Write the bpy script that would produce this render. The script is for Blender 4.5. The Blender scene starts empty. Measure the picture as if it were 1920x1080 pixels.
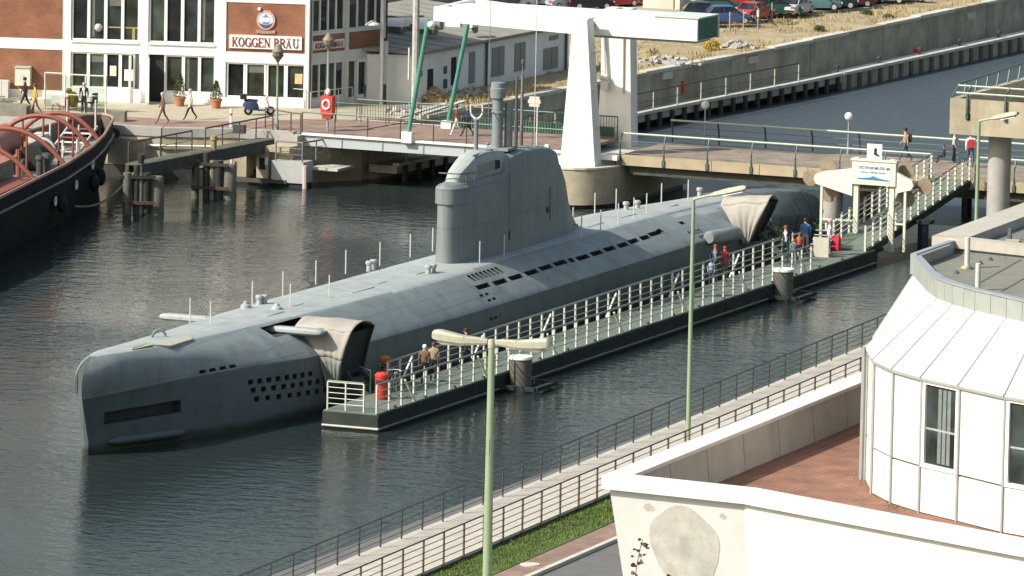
import bpy, bmesh, math, random
import numpy as np
from mathutils import Vector, Matrix, Euler, noise
random.seed(7)
R = math.radians
SC = bpy.context.scene
COL = SC.collection

# ---------------------------------------------------------------- camera
cam = bpy.data.cameras.new('camera')
cam.sensor_width = 36.0
cam.lens = 262.5
cam.clip_start = 1.0
cam.clip_end = 6000.0
camo = bpy.data.objects.new('camera', cam)
COL.objects.link(camo)
camo.matrix_world = Matrix(((0.38997202,0.11892993,-0.91311418,-265.4139),(-0.92061362,0.07168729,-0.38383786,-129.8737),(0.01980887,0.99031137,0.13744455,48.0000),(0,0,0,1)))
SC.camera = camo

# ---------------------------------------------------------------- daylight
SUN_DIR = Vector((-0.78, 0.625, 0.0)).normalized()
SUN_EL = R(40)
world = bpy.data.worlds.new('World')
SC.world = world
world.use_nodes = True
wn = world.node_tree
sky = wn.nodes.new('ShaderNodeTexSky')
sky.sky_type = 'NISHITA'
sky.sun_disc = False
sky.sun_elevation = SUN_EL
sky.sun_rotation = math.atan2(SUN_DIR.x, SUN_DIR.y)
sky.air_density = 1.6
sky.dust_density = 4.0
bg = wn.nodes['Background']
wn.links.new(sky.outputs[0], bg.inputs[0])
bg.inputs[1].default_value = 0.108
sun = bpy.data.lights.new('sun', 'SUN')
sun.energy = 4.4
sun.angle = R(0.53)
sun.color = (1.0, 0.962, 0.885)
suno = bpy.data.objects.new('sun', sun)
COL.objects.link(suno)
d = Vector((SUN_DIR.x * math.cos(SUN_EL), SUN_DIR.y * math.cos(SUN_EL), math.sin(SUN_EL)))
suno.rotation_euler = d.to_track_quat('Z', 'Y').to_euler()
suno.location = (-40, 60, 80)
SC.view_settings.view_transform = 'Standard'
SC.view_settings.look = 'None'
SC.view_settings.gamma = 1.0
SC.view_settings.use_curve_mapping = False
SC.view_settings.exposure = 0.35

# ---------------------------------------------------------------- materials
def M(name, col, rough=0.75, var=0.18, scale=2.0, bump=0.0, metal=0.0, stain=None, stain_amt=0.0,
      stain_scale=0.6, streak=False, spec=0.5, bscale=None, plates=None, weed=None):
    m = bpy.data.materials.new(name)
    m.use_nodes = True
    nt = m.node_tree
    p = nt.nodes['Principled BSDF']
    p.inputs['Roughness'].default_value = rough
    p.inputs['Metallic'].default_value = metal
    p.inputs['Specular IOR Level'].default_value = spec
    tc = nt.nodes.new('ShaderNodeTexCoord')
    n1 = nt.nodes.new('ShaderNodeTexNoise')
    n1.inputs['Scale'].default_value = scale
    n1.inputs['Detail'].default_value = 6
    n1.inputs['Roughness'].default_value = 0.65
    nt.links.new(tc.outputs['Object'], n1.inputs['Vector'])
    mx = nt.nodes.new('ShaderNodeMix'); mx.data_type = 'RGBA'
    lo = [max(0, c * (1 - var)) for c in col] + [1]
    hi = [min(1, c * (1 + var)) for c in col] + [1]
    mr = nt.nodes.new('ShaderNodeMapRange')
    mr.inputs[1].default_value = 0.3; mr.inputs[2].default_value = 0.7
    nt.links.new(n1.outputs['Fac'], mr.inputs[0])
    nt.links.new(mr.outputs[0], mx.inputs[0])
    mx.inputs[6].default_value = lo; mx.inputs[7].default_value = hi
    out = mx.outputs[2]
    if stain is not None:
        n2 = nt.nodes.new('ShaderNodeTexNoise')
        n2.inputs['Scale'].default_value = stain_scale
        n2.inputs['Detail'].default_value = 7
        n2.inputs['Roughness'].default_value = 0.7
        if streak:
            mp = nt.nodes.new('ShaderNodeMapping')
            mp.inputs['Scale'].default_value = (1, 1, 0.12)
            nt.links.new(tc.outputs['Object'], mp.inputs[0])
            nt.links.new(mp.outputs[0], n2.inputs['Vector'])
        else:
            nt.links.new(tc.outputs['Object'], n2.inputs['Vector'])
        m2 = nt.nodes.new('ShaderNodeMapRange')
        m2.inputs[1].default_value = 0.48; m2.inputs[2].default_value = 0.75
        m2.inputs[4].default_value = stain_amt
        nt.links.new(n2.outputs['Fac'], m2.inputs[0])
        mx2 = nt.nodes.new('ShaderNodeMix'); mx2.data_type = 'RGBA'
        nt.links.new(m2.outputs[0], mx2.inputs[0])
        nt.links.new(out, mx2.inputs[6])
        mx2.inputs[7].default_value = list(stain) + [1]
        out = mx2.outputs[2]
    if weed:                       # growth and grime along the waterline
        g = nt.nodes.new('ShaderNodeSeparateXYZ'); nt.links.new(tc.outputs['Object'], g.inputs[0])
        wm = nt.nodes.new('ShaderNodeMath'); wm.operation = 'MULTIPLY_ADD'; wm.inputs[1].default_value = -.55
        nt.links.new(n1.outputs['Fac'], wm.inputs[0]); nt.links.new(g.outputs[2], wm.inputs[2])
        wr = nt.nodes.new('ShaderNodeMapRange'); wr.inputs[1].default_value = .16; wr.inputs[2].default_value = -.12
        nt.links.new(wm.outputs[0], wr.inputs[0])
        mw = nt.nodes.new('ShaderNodeMix'); mw.data_type = 'RGBA'; nt.links.new(wr.outputs[0], mw.inputs[0])
        nt.links.new(out, mw.inputs[6]); mw.inputs[7].default_value = list(weed) + [1]; out = mw.outputs[2]
    seam = None
    if plates:
        uv = nt.nodes.new('ShaderNodeUVMap'); br = nt.nodes.new('ShaderNodeTexBrick')
        br.inputs['Scale'].default_value = 1; br.inputs['Brick Width'].default_value = plates[0]; br.inputs['Row Height'].default_value = plates[1]
        br.inputs['Mortar Size'].default_value = .018; br.inputs['Color1'].default_value = (1, 1, 1, 1); br.inputs['Color2'].default_value = (.88, .89, .88, 1); br.inputs['Mortar'].default_value = (.58, .58, .57, 1)
        nt.links.new(uv.outputs[0], br.inputs['Vector'])
        mp_ = nt.nodes.new('ShaderNodeMix'); mp_.data_type = 'RGBA'; mp_.blend_type = 'MULTIPLY'; mp_.inputs[0].default_value = plates[2]
        nt.links.new(out, mp_.inputs[6]); nt.links.new(br.outputs['Color'], mp_.inputs[7]); out = mp_.outputs[2]
    nt.links.new(out, p.inputs['Base Color'])
    if bump > 0:
        b = nt.nodes.new('ShaderNodeBump')
        b.inputs['Strength'].default_value = bump
        b.inputs['Distance'].default_value = 0.05
        if bscale:
            n3 = nt.nodes.new('ShaderNodeTexNoise')
            n3.inputs['Scale'].default_value = bscale
            n3.inputs['Detail'].default_value = 5
            nt.links.new(tc.outputs['Object'], n3.inputs['Vector'])
            nt.links.new(n3.outputs['Fac'], b.inputs['Height'])
        else:
            nt.links.new(n1.outputs['Fac'], b.inputs['Height'])
        nt.links.new(b.outputs[0], p.inputs['Normal'])
    return m

def brick_mat(name, c1, c2, mortar, bw, bh, ms=0.012, offset=0.5, rough=0.85, bump=0.4):
    m = bpy.data.materials.new(name); m.use_nodes = True
    nt = m.node_tree; p = nt.nodes['Principled BSDF']
    p.inputs['Roughness'].default_value = rough
    uv = nt.nodes.new('ShaderNodeUVMap')
    br = nt.nodes.new('ShaderNodeTexBrick')
    br.inputs['Scale'].default_value = 1.0
    br.inputs['Brick Width'].default_value = bw
    br.inputs['Row Height'].default_value = bh
    br.inputs['Mortar Size'].default_value = ms
    br.inputs['Color1'].default_value = c1 + (1,)
    br.inputs['Color2'].default_value = c2 + (1,)
    br.inputs['Mortar'].default_value = mortar + (1,)
    br.offset = offset
    nt.links.new(uv.outputs[0], br.inputs['Vector'])
    n = nt.nodes.new('ShaderNodeTexNoise'); n.inputs['Scale'].default_value = 0.9; n.inputs['Detail'].default_value = 8
    nt.links.new(uv.outputs[0], n.inputs['Vector'])
    mr = nt.nodes.new('ShaderNodeMapRange'); mr.inputs[1].default_value = .3; mr.inputs[2].default_value = .7
    mr.inputs[3].default_value = .72; mr.inputs[4].default_value = 1.2
    nt.links.new(n.outputs['Fac'], mr.inputs[0])
    mx = nt.nodes.new('ShaderNodeMix'); mx.data_type = 'RGBA'; mx.blend_type = 'MULTIPLY'; mx.inputs[0].default_value = 1
    nt.links.new(br.outputs['Color'], mx.inputs[6]); nt.links.new(mr.outputs[0], mx.inputs[7])
    nt.links.new(mx.outputs[2], p.inputs['Base Color'])
    b = nt.nodes.new('ShaderNodeBump'); b.inputs['Strength'].default_value = bump; b.inputs['Distance'].default_value = .02
    inv = nt.nodes.new('ShaderNodeMath'); inv.operation = 'SUBTRACT'; inv.inputs[0].default_value = 1
    nt.links.new(br.outputs['Fac'], inv.inputs[1]); nt.links.new(inv.outputs[0], b.inputs['Height'])
    nt.links.new(b.outputs[0], p.inputs['Normal'])
    return m

lowergrey = M('hull_lower_dark', (0.085, 0.112, 0.117), .6, .14, 0.8, .06, stain=(.05, .062, .058), stain_amt=.75, stain_scale=.9, streak=True, bscale=3, plates=(4.2, 1.15, .7), weed=(.03, .04, .025))  # darker hull tone used below the knuckle line
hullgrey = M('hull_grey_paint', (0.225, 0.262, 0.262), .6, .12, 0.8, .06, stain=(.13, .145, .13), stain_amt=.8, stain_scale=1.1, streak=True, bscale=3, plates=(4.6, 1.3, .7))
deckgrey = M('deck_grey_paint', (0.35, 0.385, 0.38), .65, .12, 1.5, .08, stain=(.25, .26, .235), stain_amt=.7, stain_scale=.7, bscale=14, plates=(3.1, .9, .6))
sailgrey = M('sail_grey_paint', (0.185, 0.215, 0.22), .6, .09, 1.0, .05, stain=(.12, .14, .13), stain_amt=.8, stain_scale=1.3, streak=True, plates=(2.4, 1.7, .6))
holeblk = M('hole_black', (.035, .042, .045), .8, .2)  # black of cut holes, with the shade of the recesses put in
mastgrey = M('mast_grey', (.2, .23, .24), .5, .12, 3)
mastdark = M('mast_dark', (.10, .105, .10), .5, .2, 5)
white = M('white_paint', (.78, .78, .74), .5, .04, 3, stain=(.50, .44, .34), stain_amt=.45, stain_scale=1.6, streak=True)
panelwhite = M('panel_white', (.63, .64, .62), .5, .05, 1.5, stain=(.45, .45, .38), stain_amt=.55, stain_scale=1.4, streak=True)
cleanwhite = M('clean_white', (.82, .82, .79), .45, .03, 2)
bluewhite = M('plaster_white', (.56, .58, .55), .85, .05, 1.2, .15, stain=(.56, .56, .5), stain_amt=.45, stain_scale=.7, bscale=30)
plaster2 = M('plaster_cream', (.67, .665, .61), .9, .04, 1.2, .25, stain=(.70, .69, .6), stain_amt=.3, stain_scale=.5, bscale=25)
patchgrey = M('plaster_patch_grey', (.44, .43, .385), .95, .2, 1.3, .4, stain=(.33, .315, .27), stain_amt=.8, stain_scale=2.2)
concrete = M('concrete', (.40, .35, .25), .9, .2, .9, .3, stain=(.17, .155, .12), stain_amt=.6, stain_scale=.7, streak=True)
concgrey = M('concrete_grey', (.36, .35, .32), .9, .15, 1.2, .3, stain=(.22, .21, .18), stain_amt=.6, stain_scale=.8, streak=True)
concdark = M('concrete_dark', (.37, .345, .27), .9, .28, .7, .35, stain=(.15, .14, .09), stain_amt=.85, stain_scale=.5, streak=True)
concpale = M('concrete_pale', (.52, .50, .43), .9, .15, 1.5, .2, stain=(.36, .34, .28), stain_amt=.5, stain_scale=1.0)
pileconc = M('pile_concrete', (.13, .128, .10), .9, .25, 1.2, .3, stain=(.07, .065, .05), stain_amt=.7, stain_scale=.8, streak=True)
wetpile = M('wet_pile', (.035, .035, .03), .5, .35, 2, .2)
navypile = M('pile_navy', (.022, .028, .05), .4, .3, 2)
timber = M('timber_dark', (.06, .065, .05), .85, .3, 2.5, .3)
timbergrey = M('timber_grey', (.20, .20, .16), .85, .25, 2.0, .3)
pontside = M('pontoon_side_paint', (.028, .038, .036), .7, .25, 1.5, .1, spec=.2, stain=(.06, .055, .045), stain_amt=.6, stain_scale=1.2)
pontdeck = M('pontoon_deck', (.13, .165, .135), .85, .16, 2.0, .15, stain=(.12, .14, .12), stain_amt=.6, stain_scale=1.1)
railcream = M('rail_cream', (.62, .63, .52), .5, .06, 3, stain=(.35, .28, .18), stain_amt=.3, stain_scale=3)
railgreen = M('rail_green', (.07, .135, .095), .5, .15, 3)
rodgreen = M('rod_green', (.07, .25, .19), .45, .08, 2)
boxgreen = M('end_green', (.012, .12, .075), .5, .08, 2)
raildark = M('rail_dark', (.055, .06, .06), .5, .2, 4)
railbrown = M('rail_brown', (.10, .075, .06), .6, .25, 4)
railpale = M('rail_pale_green', (.40, .45, .36), .5, .1, 3)
lampgreen = M('lamp_green', (.26, .34, .21), .5, .06, 2)
lamphead = M('lamp_head', (.36, .37, .285), .55, .1, 6, stain=(.27, .25, .16), stain_amt=.6, stain_scale=4)
lampglass = M('lamp_glass', (.75, .75, .70), .3, .03, 4)
tarp = M('tarp_beige', (.345, .33, .29), .9, .08, 2.5, .2, stain=(.33, .31, .25), stain_amt=.4, stain_scale=1.2, streak=True)
tarpgrey = M('tarp_grey', (.19, .20, .18), .9, .08, 2.5, .2)
tarpdark = M('tarp_dark_green', (.10, .125, .12), .85, .16, 1.5, .3)
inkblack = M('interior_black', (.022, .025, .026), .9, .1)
red = M('red_paint', (.55, .05, .03), .5, .1, 4)
orange = M('orange_rust', (.45, .15, .04), .7, .25, 4)
bronze = M('bronze_blade', (.27, .215, .15), .5, .2, 3)
bronzedark = M('bronze_shade', (.17, .13, .08), .6, .2, 3)
brickfront = brick_mat('brick_front', (.30, .105, .05), (.24, .085, .045), (.26, .16, .10), .25, .075)
brickpath = brick_mat('brick_path', (.30, .19, .145), (.255, .16, .125), (.22, .17, .14), .22, .11)
terrtile = brick_mat('terrace_tile', (.275, .135, .085), (.24, .115, .075), (.185, .105, .07), .42, .21, .022, 0.5)
paving = M('quay_paving', (.40, .36, .265), .9, .14, .8, .2, stain=(.28, .25, .18), stain_amt=.5, stain_scale=.35)
drygrass = M('dry_grass_ground', (.33, .265, .15), .95, .3, .55, .5, stain=(.36, .33, .25), stain_amt=.8, stain_scale=.16, bscale=2.5)
asphalt = M('asphalt', (.13, .13, .125), .9, .15, 2, .2)
lotground = M('parking_gravel', (.34, .31, .25), .95, .18, .5, .3)
grassgreen = M('grass_green', (.07, .115, .022), .9, .3, 2.5, .5)
blade = M('grass_blade', (.115, .165, .028), .8, .5, 1.3)
straw = M('straw', (.36, .28, .13), .9, .3, 3)
board = M('boardwalk_wood', (.47, .44, .38), .85, .12, 1.2, .1, stain=(.30, .27, .23), stain_amt=.5, stain_scale=1.5)
steelframe = M('window_seam_grey', (.36, .37, .36), .5, .08, 3)
zinc = M('zinc_cladding', (.30, .32, .295), .5, .08, 2, metal=.0)
roofwhite = M('roof_white_sheet', (.66, .665, .65), .5, .05, 1.2, stain=(.52, .52, .46), stain_amt=.45, stain_scale=.9)
roofelt = M('roof_felt', (.185, .185, .155), .95, .15, 1.5, .2, stain=(.22, .21, .17), stain_amt=.4, stain_scale=.6)
gravelbrown = M('gravel_brown', (.22, .155, .085), .95, .35, 8, .4)
clad = M('grey_cladding', (.17, .175, .165), .7, .1, 2)
parapetconc = M('parapet_concrete', (.43, .405, .35), .9, .1, 1.2, .15, stain=(.28, .26, .22), stain_amt=.55, stain_scale=.9, streak=True)
copewhite = M('coping_white', (.68, .675, .64), .7, .05, 1.5, .06, stain=(.5, .48, .42), stain_amt=.45, stain_scale=2.0)
hullblack = M('tug_black', (.018, .021, .021), .8, .3, 1.2, spec=.12, stain=(.045, .04, .03), stain_amt=.5, stain_scale=.8)
tugred = M('tug_red', (.245, .075, .05), .55, .12, 2, stain=(.22, .06, .04), stain_amt=.5, stain_scale=2)
tugpink = M('tug_pink_roof', (.33, .15, .11), .7, .12, 2)
tugdeck = M('tug_deck', (.24, .225, .18), .85, .2, 1.2, .2)
greymetal = M('grey_metal', (.30, .32, .32), .5, .12, 3)
palemetal = M('pale_metal', (.55, .56, .53), .5, .1, 3)
terracotta = M('terracotta', (.40, .17, .09), .85, .12, 6)
leafdark = M('leaf_dark', (.05, .075, .025), .8, .35, 6)
yellow = M('yellow_cloth', (.65, .45, .03), .8, .12, 6)
yellowbush = M('yellow_bush', (.45, .32, .03), .9, .3, 4)
roofgrey = M('roof_grey', (.25, .245, .21), .9, .14, .9, .2, stain=(.32, .31, .26), stain_amt=.5, stain_scale=.35)
rooftile = M('roof_tile_grey', (.16, .165, .15), .85, .2, 2.0, .3)
wallwhite = M('wall_white', (.76, .77, .75), .85, .05, .8, .1, stain=(.45, .45, .43), stain_amt=.4, stain_scale=.5, streak=True)
shutter = M('shutter_grey', (.24, .25, .23), .7, .1, 4)
tyre = M('tyre_black', (.015, .015, .015), .8, .2, 5)
rubble = M('rubble_grey', (.36, .34, .30), .95, .2, 1.5, .4)
rust = M('rust', (.085, .05, .035), .9, .3, 3)
skin = M('skin', (.48, .27, .19), .7, .06, 9)
rope = M('rope', (.24, .22, .18), .9, .2, 9)

def glass_mat(name, c, rough=.06):
    m = bpy.data.materials.new(name); m.use_nodes = True
    nt = m.node_tree; p = nt.nodes['Principled BSDF']
    n = nt.nodes.new('ShaderNodeTexNoise'); n.inputs['Scale'].default_value = .9; n.inputs['Detail'].default_value = 4
    tc = nt.nodes.new('ShaderNodeTexCoord'); nt.links.new(tc.outputs['Object'], n.inputs['Vector'])
    mx = nt.nodes.new('ShaderNodeMix'); mx.data_type = 'RGBA'
    mr = nt.nodes.new('ShaderNodeMapRange'); mr.inputs[1].default_value = .35; mr.inputs[2].default_value = .7
    nt.links.new(n.outputs['Fac'], mr.inputs[0]); nt.links.new(mr.outputs[0], mx.inputs[0])
    mx.inputs[6].default_value = [a * .5 for a in c] + [1]; mx.inputs[7].default_value = [a * 1.7 for a in c] + [1]
    nt.links.new(mx.outputs[2], p.inputs['Base Color'])
    p.inputs['Roughness'].default_value = rough
    p.inputs['Specular IOR Level'].default_value = .5
    return m
winglass = glass_mat('window_glass', (.028, .038, .036))
shopglass = glass_mat('shop_glass', (.035, .042, .030))
winglass2 = glass_mat('window_glass_green', (.045, .06, .05))
winglass3 = glass_mat('window_glass_dim', (.014, .018, .02))
carglass = glass_mat('car_glass', (.02, .025, .028))

def clear_mat():
    m = bpy.data.materials.new('clear_glass'); m.use_nodes = True
    nt = m.node_tree
    for n in list(nt.nodes):
        if n.type == 'BSDF_PRINCIPLED': nt.nodes.remove(n)
    g = nt.nodes.new('ShaderNodeBsdfGlossy'); g.inputs['Roughness'].default_value = .05
    t = nt.nodes.new('ShaderNodeBsdfTransparent'); t.inputs[0].default_value = (.80, .86, .82, 1)
    x = nt.nodes.new('ShaderNodeMixShader'); f = nt.nodes.new('ShaderNodeFresnel')
    nt.links.new(f.outputs[0], x.inputs[0]); nt.links.new(t.outputs[0], x.inputs[1]); nt.links.new(g.outputs[0], x.inputs[2])
    nt.links.new(x.outputs[0], nt.nodes['Material Output'].inputs[0])
    return m
clearglass = clear_mat()

def cloth(name, c): return M(name, c, .9, .1, 12)

def water_mat():
    m = bpy.data.materials.new('harbour_water'); m.use_nodes = True
    nt = m.node_tree; p = nt.nodes['Principled BSDF']
    p.inputs['Base Color'].default_value = (.020, .029, .028, 1)
    p.inputs['Roughness'].default_value = .09
    p.inputs['IOR'].default_value = 1.333
    tc = nt.nodes.new('ShaderNodeTexCoord')
    def nz(sc, sx, sy, rot, det):
        mp = nt.nodes.new('ShaderNodeMapping'); mp.inputs['Scale'].default_value = (sx, sy, 1); mp.inputs['Rotation'].default_value = (0, 0, R(rot))
        nt.links.new(tc.outputs['Object'], mp.inputs[0])
        n = nt.nodes.new('ShaderNodeTexNoise'); n.inputs['Scale'].default_value = sc; n.inputs['Detail'].default_value = det
        n.inputs['Roughness'].default_value = .55
        nt.links.new(mp.outputs[0], n.inputs['Vector'])
        return n.outputs['Fac']
    a = nz(1.5, 1.0, .5, 25, 3)
    b = nz(4.4, 1.0, .55, -15, 3)
    c = nz(.045, 1, .5, 20, 3)          # calm and ruffled patches
    ad = nt.nodes.new('ShaderNodeMath'); ad.operation = 'MULTIPLY_ADD'; ad.inputs[1].default_value = .35
    nt.links.new(b, ad.inputs[0]); nt.links.new(a, ad.inputs[2])
    bp = nt.nodes.new('ShaderNodeBump'); bp.inputs['Distance'].default_value = .16
    mr = nt.nodes.new('ShaderNodeMapRange'); mr.inputs[1].default_value = .38; mr.inputs[2].default_value = .62
    mr.inputs[3].default_value = .17; mr.inputs[4].default_value = .52
    nt.links.new(c, mr.inputs[0])
    # open canal beyond the bridge is ruffled by the wind, the basin lies sheltered
    sx = nt.nodes.new('ShaderNodeSeparateXYZ'); nt.links.new(tc.outputs['Object'], sx.inputs[0])
    wx = nt.nodes.new('ShaderNodeMapRange'); wx.inputs[1].default_value = 60; wx.inputs[2].default_value = 96
    xy = nt.nodes.new('ShaderNodeMath'); xy.operation = 'MULTIPLY_ADD'; xy.inputs[1].default_value = -.9
    nt.links.new(sx.outputs[1], xy.inputs[0]); nt.links.new(sx.outputs[0], xy.inputs[2]); nt.links.new(xy.outputs[0], wx.inputs[0])
    ru = nt.nodes.new('ShaderNodeMath'); ru.operation = 'MULTIPLY_ADD'; ru.inputs[1].default_value = .65
    nt.links.new(wx.outputs[0], ru.inputs[0]); nt.links.new(mr.outputs[0], ru.inputs[2]); nt.links.new(ru.outputs[0], bp.inputs['Strength'])
    rr = nt.nodes.new('ShaderNodeMapRange'); rr.inputs[3].default_value = .09; rr.inputs[4].default_value = .40
    cm = nt.nodes.new('ShaderNodeMix'); cm.data_type = 'RGBA'; cm.inputs[6].default_value = (.020, .029, .028, 1); cm.inputs[7].default_value = (.052, .068, .078, 1)  # bluer, paler base towards the open canal: sky reflection put into the colour
    nt.links.new(wx.outputs[0], cm.inputs[0]); nt.links.new(cm.outputs[2], p.inputs['Base Color'])
    nt.links.new(wx.outputs[0], rr.inputs[0]); nt.links.new(rr.outputs[0], p.inputs['Roughness'])
    nt.links.new(ad.outputs[0], bp.inputs['Height'])
    nt.links.new(bp.outputs[0], p.inputs['Normal'])
    return m
watermat = water_mat()

# ---------------------------------------------------------------- mesh helpers
class MB:
    def __init__(s): s.v = []; s.f = []; s.mi = []
    def add(s, verts, faces, mi=0):
        o = len(s.v)
        s.v += [Vector(a) for a in verts]
        s.f += [tuple(i + o for i in f) for f in faces]
        s.mi += [mi] * len(faces)
        return s
    def box(s, c, size, rz=0.0, mi=0, rot=None):
        x, y, z = [a / 2 for a in size]
        vs = [Vector((a, b, d)) for a in (-x, x) for b in (-y, y) for d in (-z, z)]
        m = rot if rot is not None else Matrix.Rotation(rz, 3, 'Z')
        vs = [m @ v + Vector(c) for v in vs]
        return s.add(vs, [(0, 1, 3, 2), (4, 6, 7, 5), (0, 4, 5, 1), (2, 3, 7, 6), (0, 2, 6, 4), (1, 5, 7, 3)], mi)
    def span(s, a, b, mi=0):
        a = Vector(a); b = Vector(b)
        return s.box((a + b) / 2, [abs(q) for q in (b - a)], 0, mi)
    def bar(s, p, q, w, h=None, mi=0, upv=(0, 0, 1)):
        p = Vector(p); q = Vector(q); h = h or w
        d = (q - p); L = d.length; d.normalize()
        u = Vector(upv)
        if abs(d.dot(u)) > .98: u = Vector((1, 0, 0))
        sd = d.cross(u).normalized(); u = sd.cross(d).normalized()
        m = Matrix((d, sd, u)).transposed()
        return s.box((p + q) / 2, (L, w, h), rot=m, mi=mi)
    def tube(s, pts, r, n=8, mi=0, cap=True, taper=None):
        pts = [Vector(p) for p in pts]
        rings = []
        for i, p in enumerate(pts):
            if i == 0: d = pts[1] - p
            elif i == len(pts) - 1: d = p - pts[i - 1]
            else: d = pts[i + 1] - pts[i - 1]
            d.normalize()
            u = Vector((0, 0, 1)) if abs(d.z) < .95 else Vector((1, 0, 0))
            a = d.cross(u).normalized(); b = d.cross(a).normalized()
            rr = r if taper is None else taper[i]
            rings.append([p + (a * math.cos(t) + b * math.sin(t)) * rr for t in [2 * math.pi * k / n for k in range(n)]])
        return s.loft(rings, mi=mi, cap=cap)
    def loft(s, rings, mi=0, cap=True, closed=True):
        n = len(rings[0]); vs = [v for r in rings for v in r]; fs = []
        for i in range(len(rings) - 1):
            for k in range(n if closed else n - 1):
                k2 = (k + 1) % n
                fs.append((i * n + k, i * n + k2, (i + 1) * n + k2, (i + 1) * n + k))
        if cap:
            fs.append(tuple(range(n - 1, -1, -1))); fs.append(tuple((len(rings) - 1) * n + k for k in range(n)))
        return s.add(vs, fs, mi)
    def lathe(s, c, prof, n=16, mi=0, cap=True):
        c = Vector(c)
        rings = [[c + Vector((r * math.cos(2 * math.pi * k / n), r * math.sin(2 * math.pi * k / n), z)) for k in range(n)] for r, z in prof]
        return s.loft(rings, mi=mi, cap=cap)
    def prism(s, poly, z0, z1, mi=0):
        n = len(poly)
        a = sum(poly[i][0] * poly[(i + 1) % n][1] - poly[(i + 1) % n][0] * poly[i][1] for i in range(n))
        if a < 0: poly = poly[::-1]
        vs = [Vector((p[0], p[1], z0)) for p in poly] + [Vector((p[0], p[1], z1)) for p in poly]
        fs = [tuple(range(n - 1, -1, -1)), tuple(range(n, 2 * n))] + [(i, (i + 1) % n, n + (i + 1) % n, n + i) for i in range(n)]
        return s.add(vs, fs, mi)
    def quad(s, a, b, c, d, mi=0): return s.add([a, b, c, d], [(0, 1, 2, 3)], mi)
    def slab(s, quadpts, th, mi=0):
        """quad given as 4 points, thickened along its normal by th (backwards)"""
        q = [Vector(p) for p in quadpts]; n = (q[1] - q[0]).cross(q[3] - q[0]).normalized()
        b = [p - n * th for p in q]
        return s.add(q + b, [(0, 1, 2, 3), (7, 6, 5, 4), (0, 4, 5, 1), (1, 5, 6, 2), (2, 6, 7, 3), (3, 7, 4, 0)], mi)
    def sphere(s, c, r, nu=12, nv=8, mi=0, sz=(1, 1, 1)):
        c = Vector(c); rings = []
        for i in range(1, nv):
            t = math.pi * i / nv
            rings.append([c + Vector((r * sz[0] * math.sin(t) * math.cos(2 * math.pi * k / nu), r * sz[1] * math.sin(t) * math.sin(2 * math.pi * k / nu), r * sz[2] * math.cos(t))) for k in range(nu)])
        return s.loft(rings[::-1], mi=mi, cap=True)
    def mesh(s, name, off=(0, 0, 0), smooth=None, fix=True):
        off = Vector(off)
        me = bpy.data.meshes.new(name)
        me.from_pydata([v - off for v in s.v], [], s.f)
        me.polygons.foreach_set('material_index', s.mi)
        if fix:
            bm = bmesh.new(); bm.from_mesh(me); bmesh.ops.recalc_face_normals(bm, faces=bm.faces); bm.to_mesh(me); bm.free()
        uv = me.uv_layers.new(name='UVMap')
        dat = np.zeros(len(me.loops) * 2, 'f')
        for p in me.polygons:
            n = p.normal
            if abs(n.z) > .75: ax = Vector((1, 0, 0)); ay = Vector((0, 1, 0))
            else:
                ax = Vector((-n.y, n.x, 0)).normalized(); ay = Vector((0, 0, 1))
            for li in p.loop_indices:
                co = me.vertices[me.loops[li].vertex_index].co
                dat[2 * li] = co.dot(ax); dat[2 * li + 1] = co.dot(ay)
        uv.data.foreach_set('uv', dat)
        if smooth is not None:
            me.polygons.foreach_set('use_smooth', [True] * len(me.polygons))
            me.set_sharp_from_angle(angle=R(smooth))
        me.update()
        return me

WO = {}          # world origin of every object
def wo(o): return WO.get(o.name, Vector((0, 0, 0))) if o else Vector((0, 0, 0))
def link(o, parent=None, w=(0, 0, 0)):
    COL.objects.link(o)
    if parent: o.parent = parent
    WO[o.name] = Vector(w)
    return o
def obj(name, mb, mats, parent=None, label=None, smooth=None, kind=None, origin=None, fix=True):
    """mesh given in world coordinates; local frame = parent's base (or 'origin')"""
    w = Vector(origin) if origin is not None else wo(parent)
    me = mb.mesh(name, w, smooth, fix)
    for m in (mats if isinstance(mats, (list, tuple)) else [mats]): me.materials.append(m)
    o = bpy.data.objects.new(name, me)
    o.location = w - wo(parent)
    link(o, parent, w)
    if label: o['label'] = label
    if kind: o['kind'] = kind
    return o
def tag(o, label, cat, group=None):
    o['label'] = label; o['category'] = cat
    if group: o['group'] = group
    return o
def thing(name, label, cat, loc=(0, 0, 0), rz=0.0, group=None):
    o = bpy.data.objects.new(name, None)
    o.empty_display_size = .3
    o.location = loc; o.rotation_euler = (0, 0, rz)
    link(o, None, loc)
    return tag(o, label, cat, group)
def copy_of(src, name, loc, parent, rot=None, label=None):
    """a repeat of a part: shares the mesh of src; loc in world"""
    o = src.copy(); o.name = name
    COL.objects.link(o); o.parent = parent
    o.location = Vector(loc) - wo(parent)
    if rot is not None: o.rotation_euler = rot
    WO[o.name] = Vector(loc)
    if label: o['label'] = label
    return o
def dup(root, loc, rz=None, label=None):
    def rec(o, par):
        c = o.copy(); COL.objects.link(c); c.parent = par
        for ch in list(o.children): rec(ch, c)
        return c
    r = rec(root, None)
    r.location = loc
    if rz is not None: r.rotation_euler = (0, 0, rz)
    if label: r['label'] = label
    WO[r.name] = Vector(loc)
    return r
def recolour(o, m, idx=0):
    s = o.material_slots[idx]; s.link = 'OBJECT'; s.material = m
def lerp(a, b, t): return a + (b - a) * t
def V(*a): return Vector(a)

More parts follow.
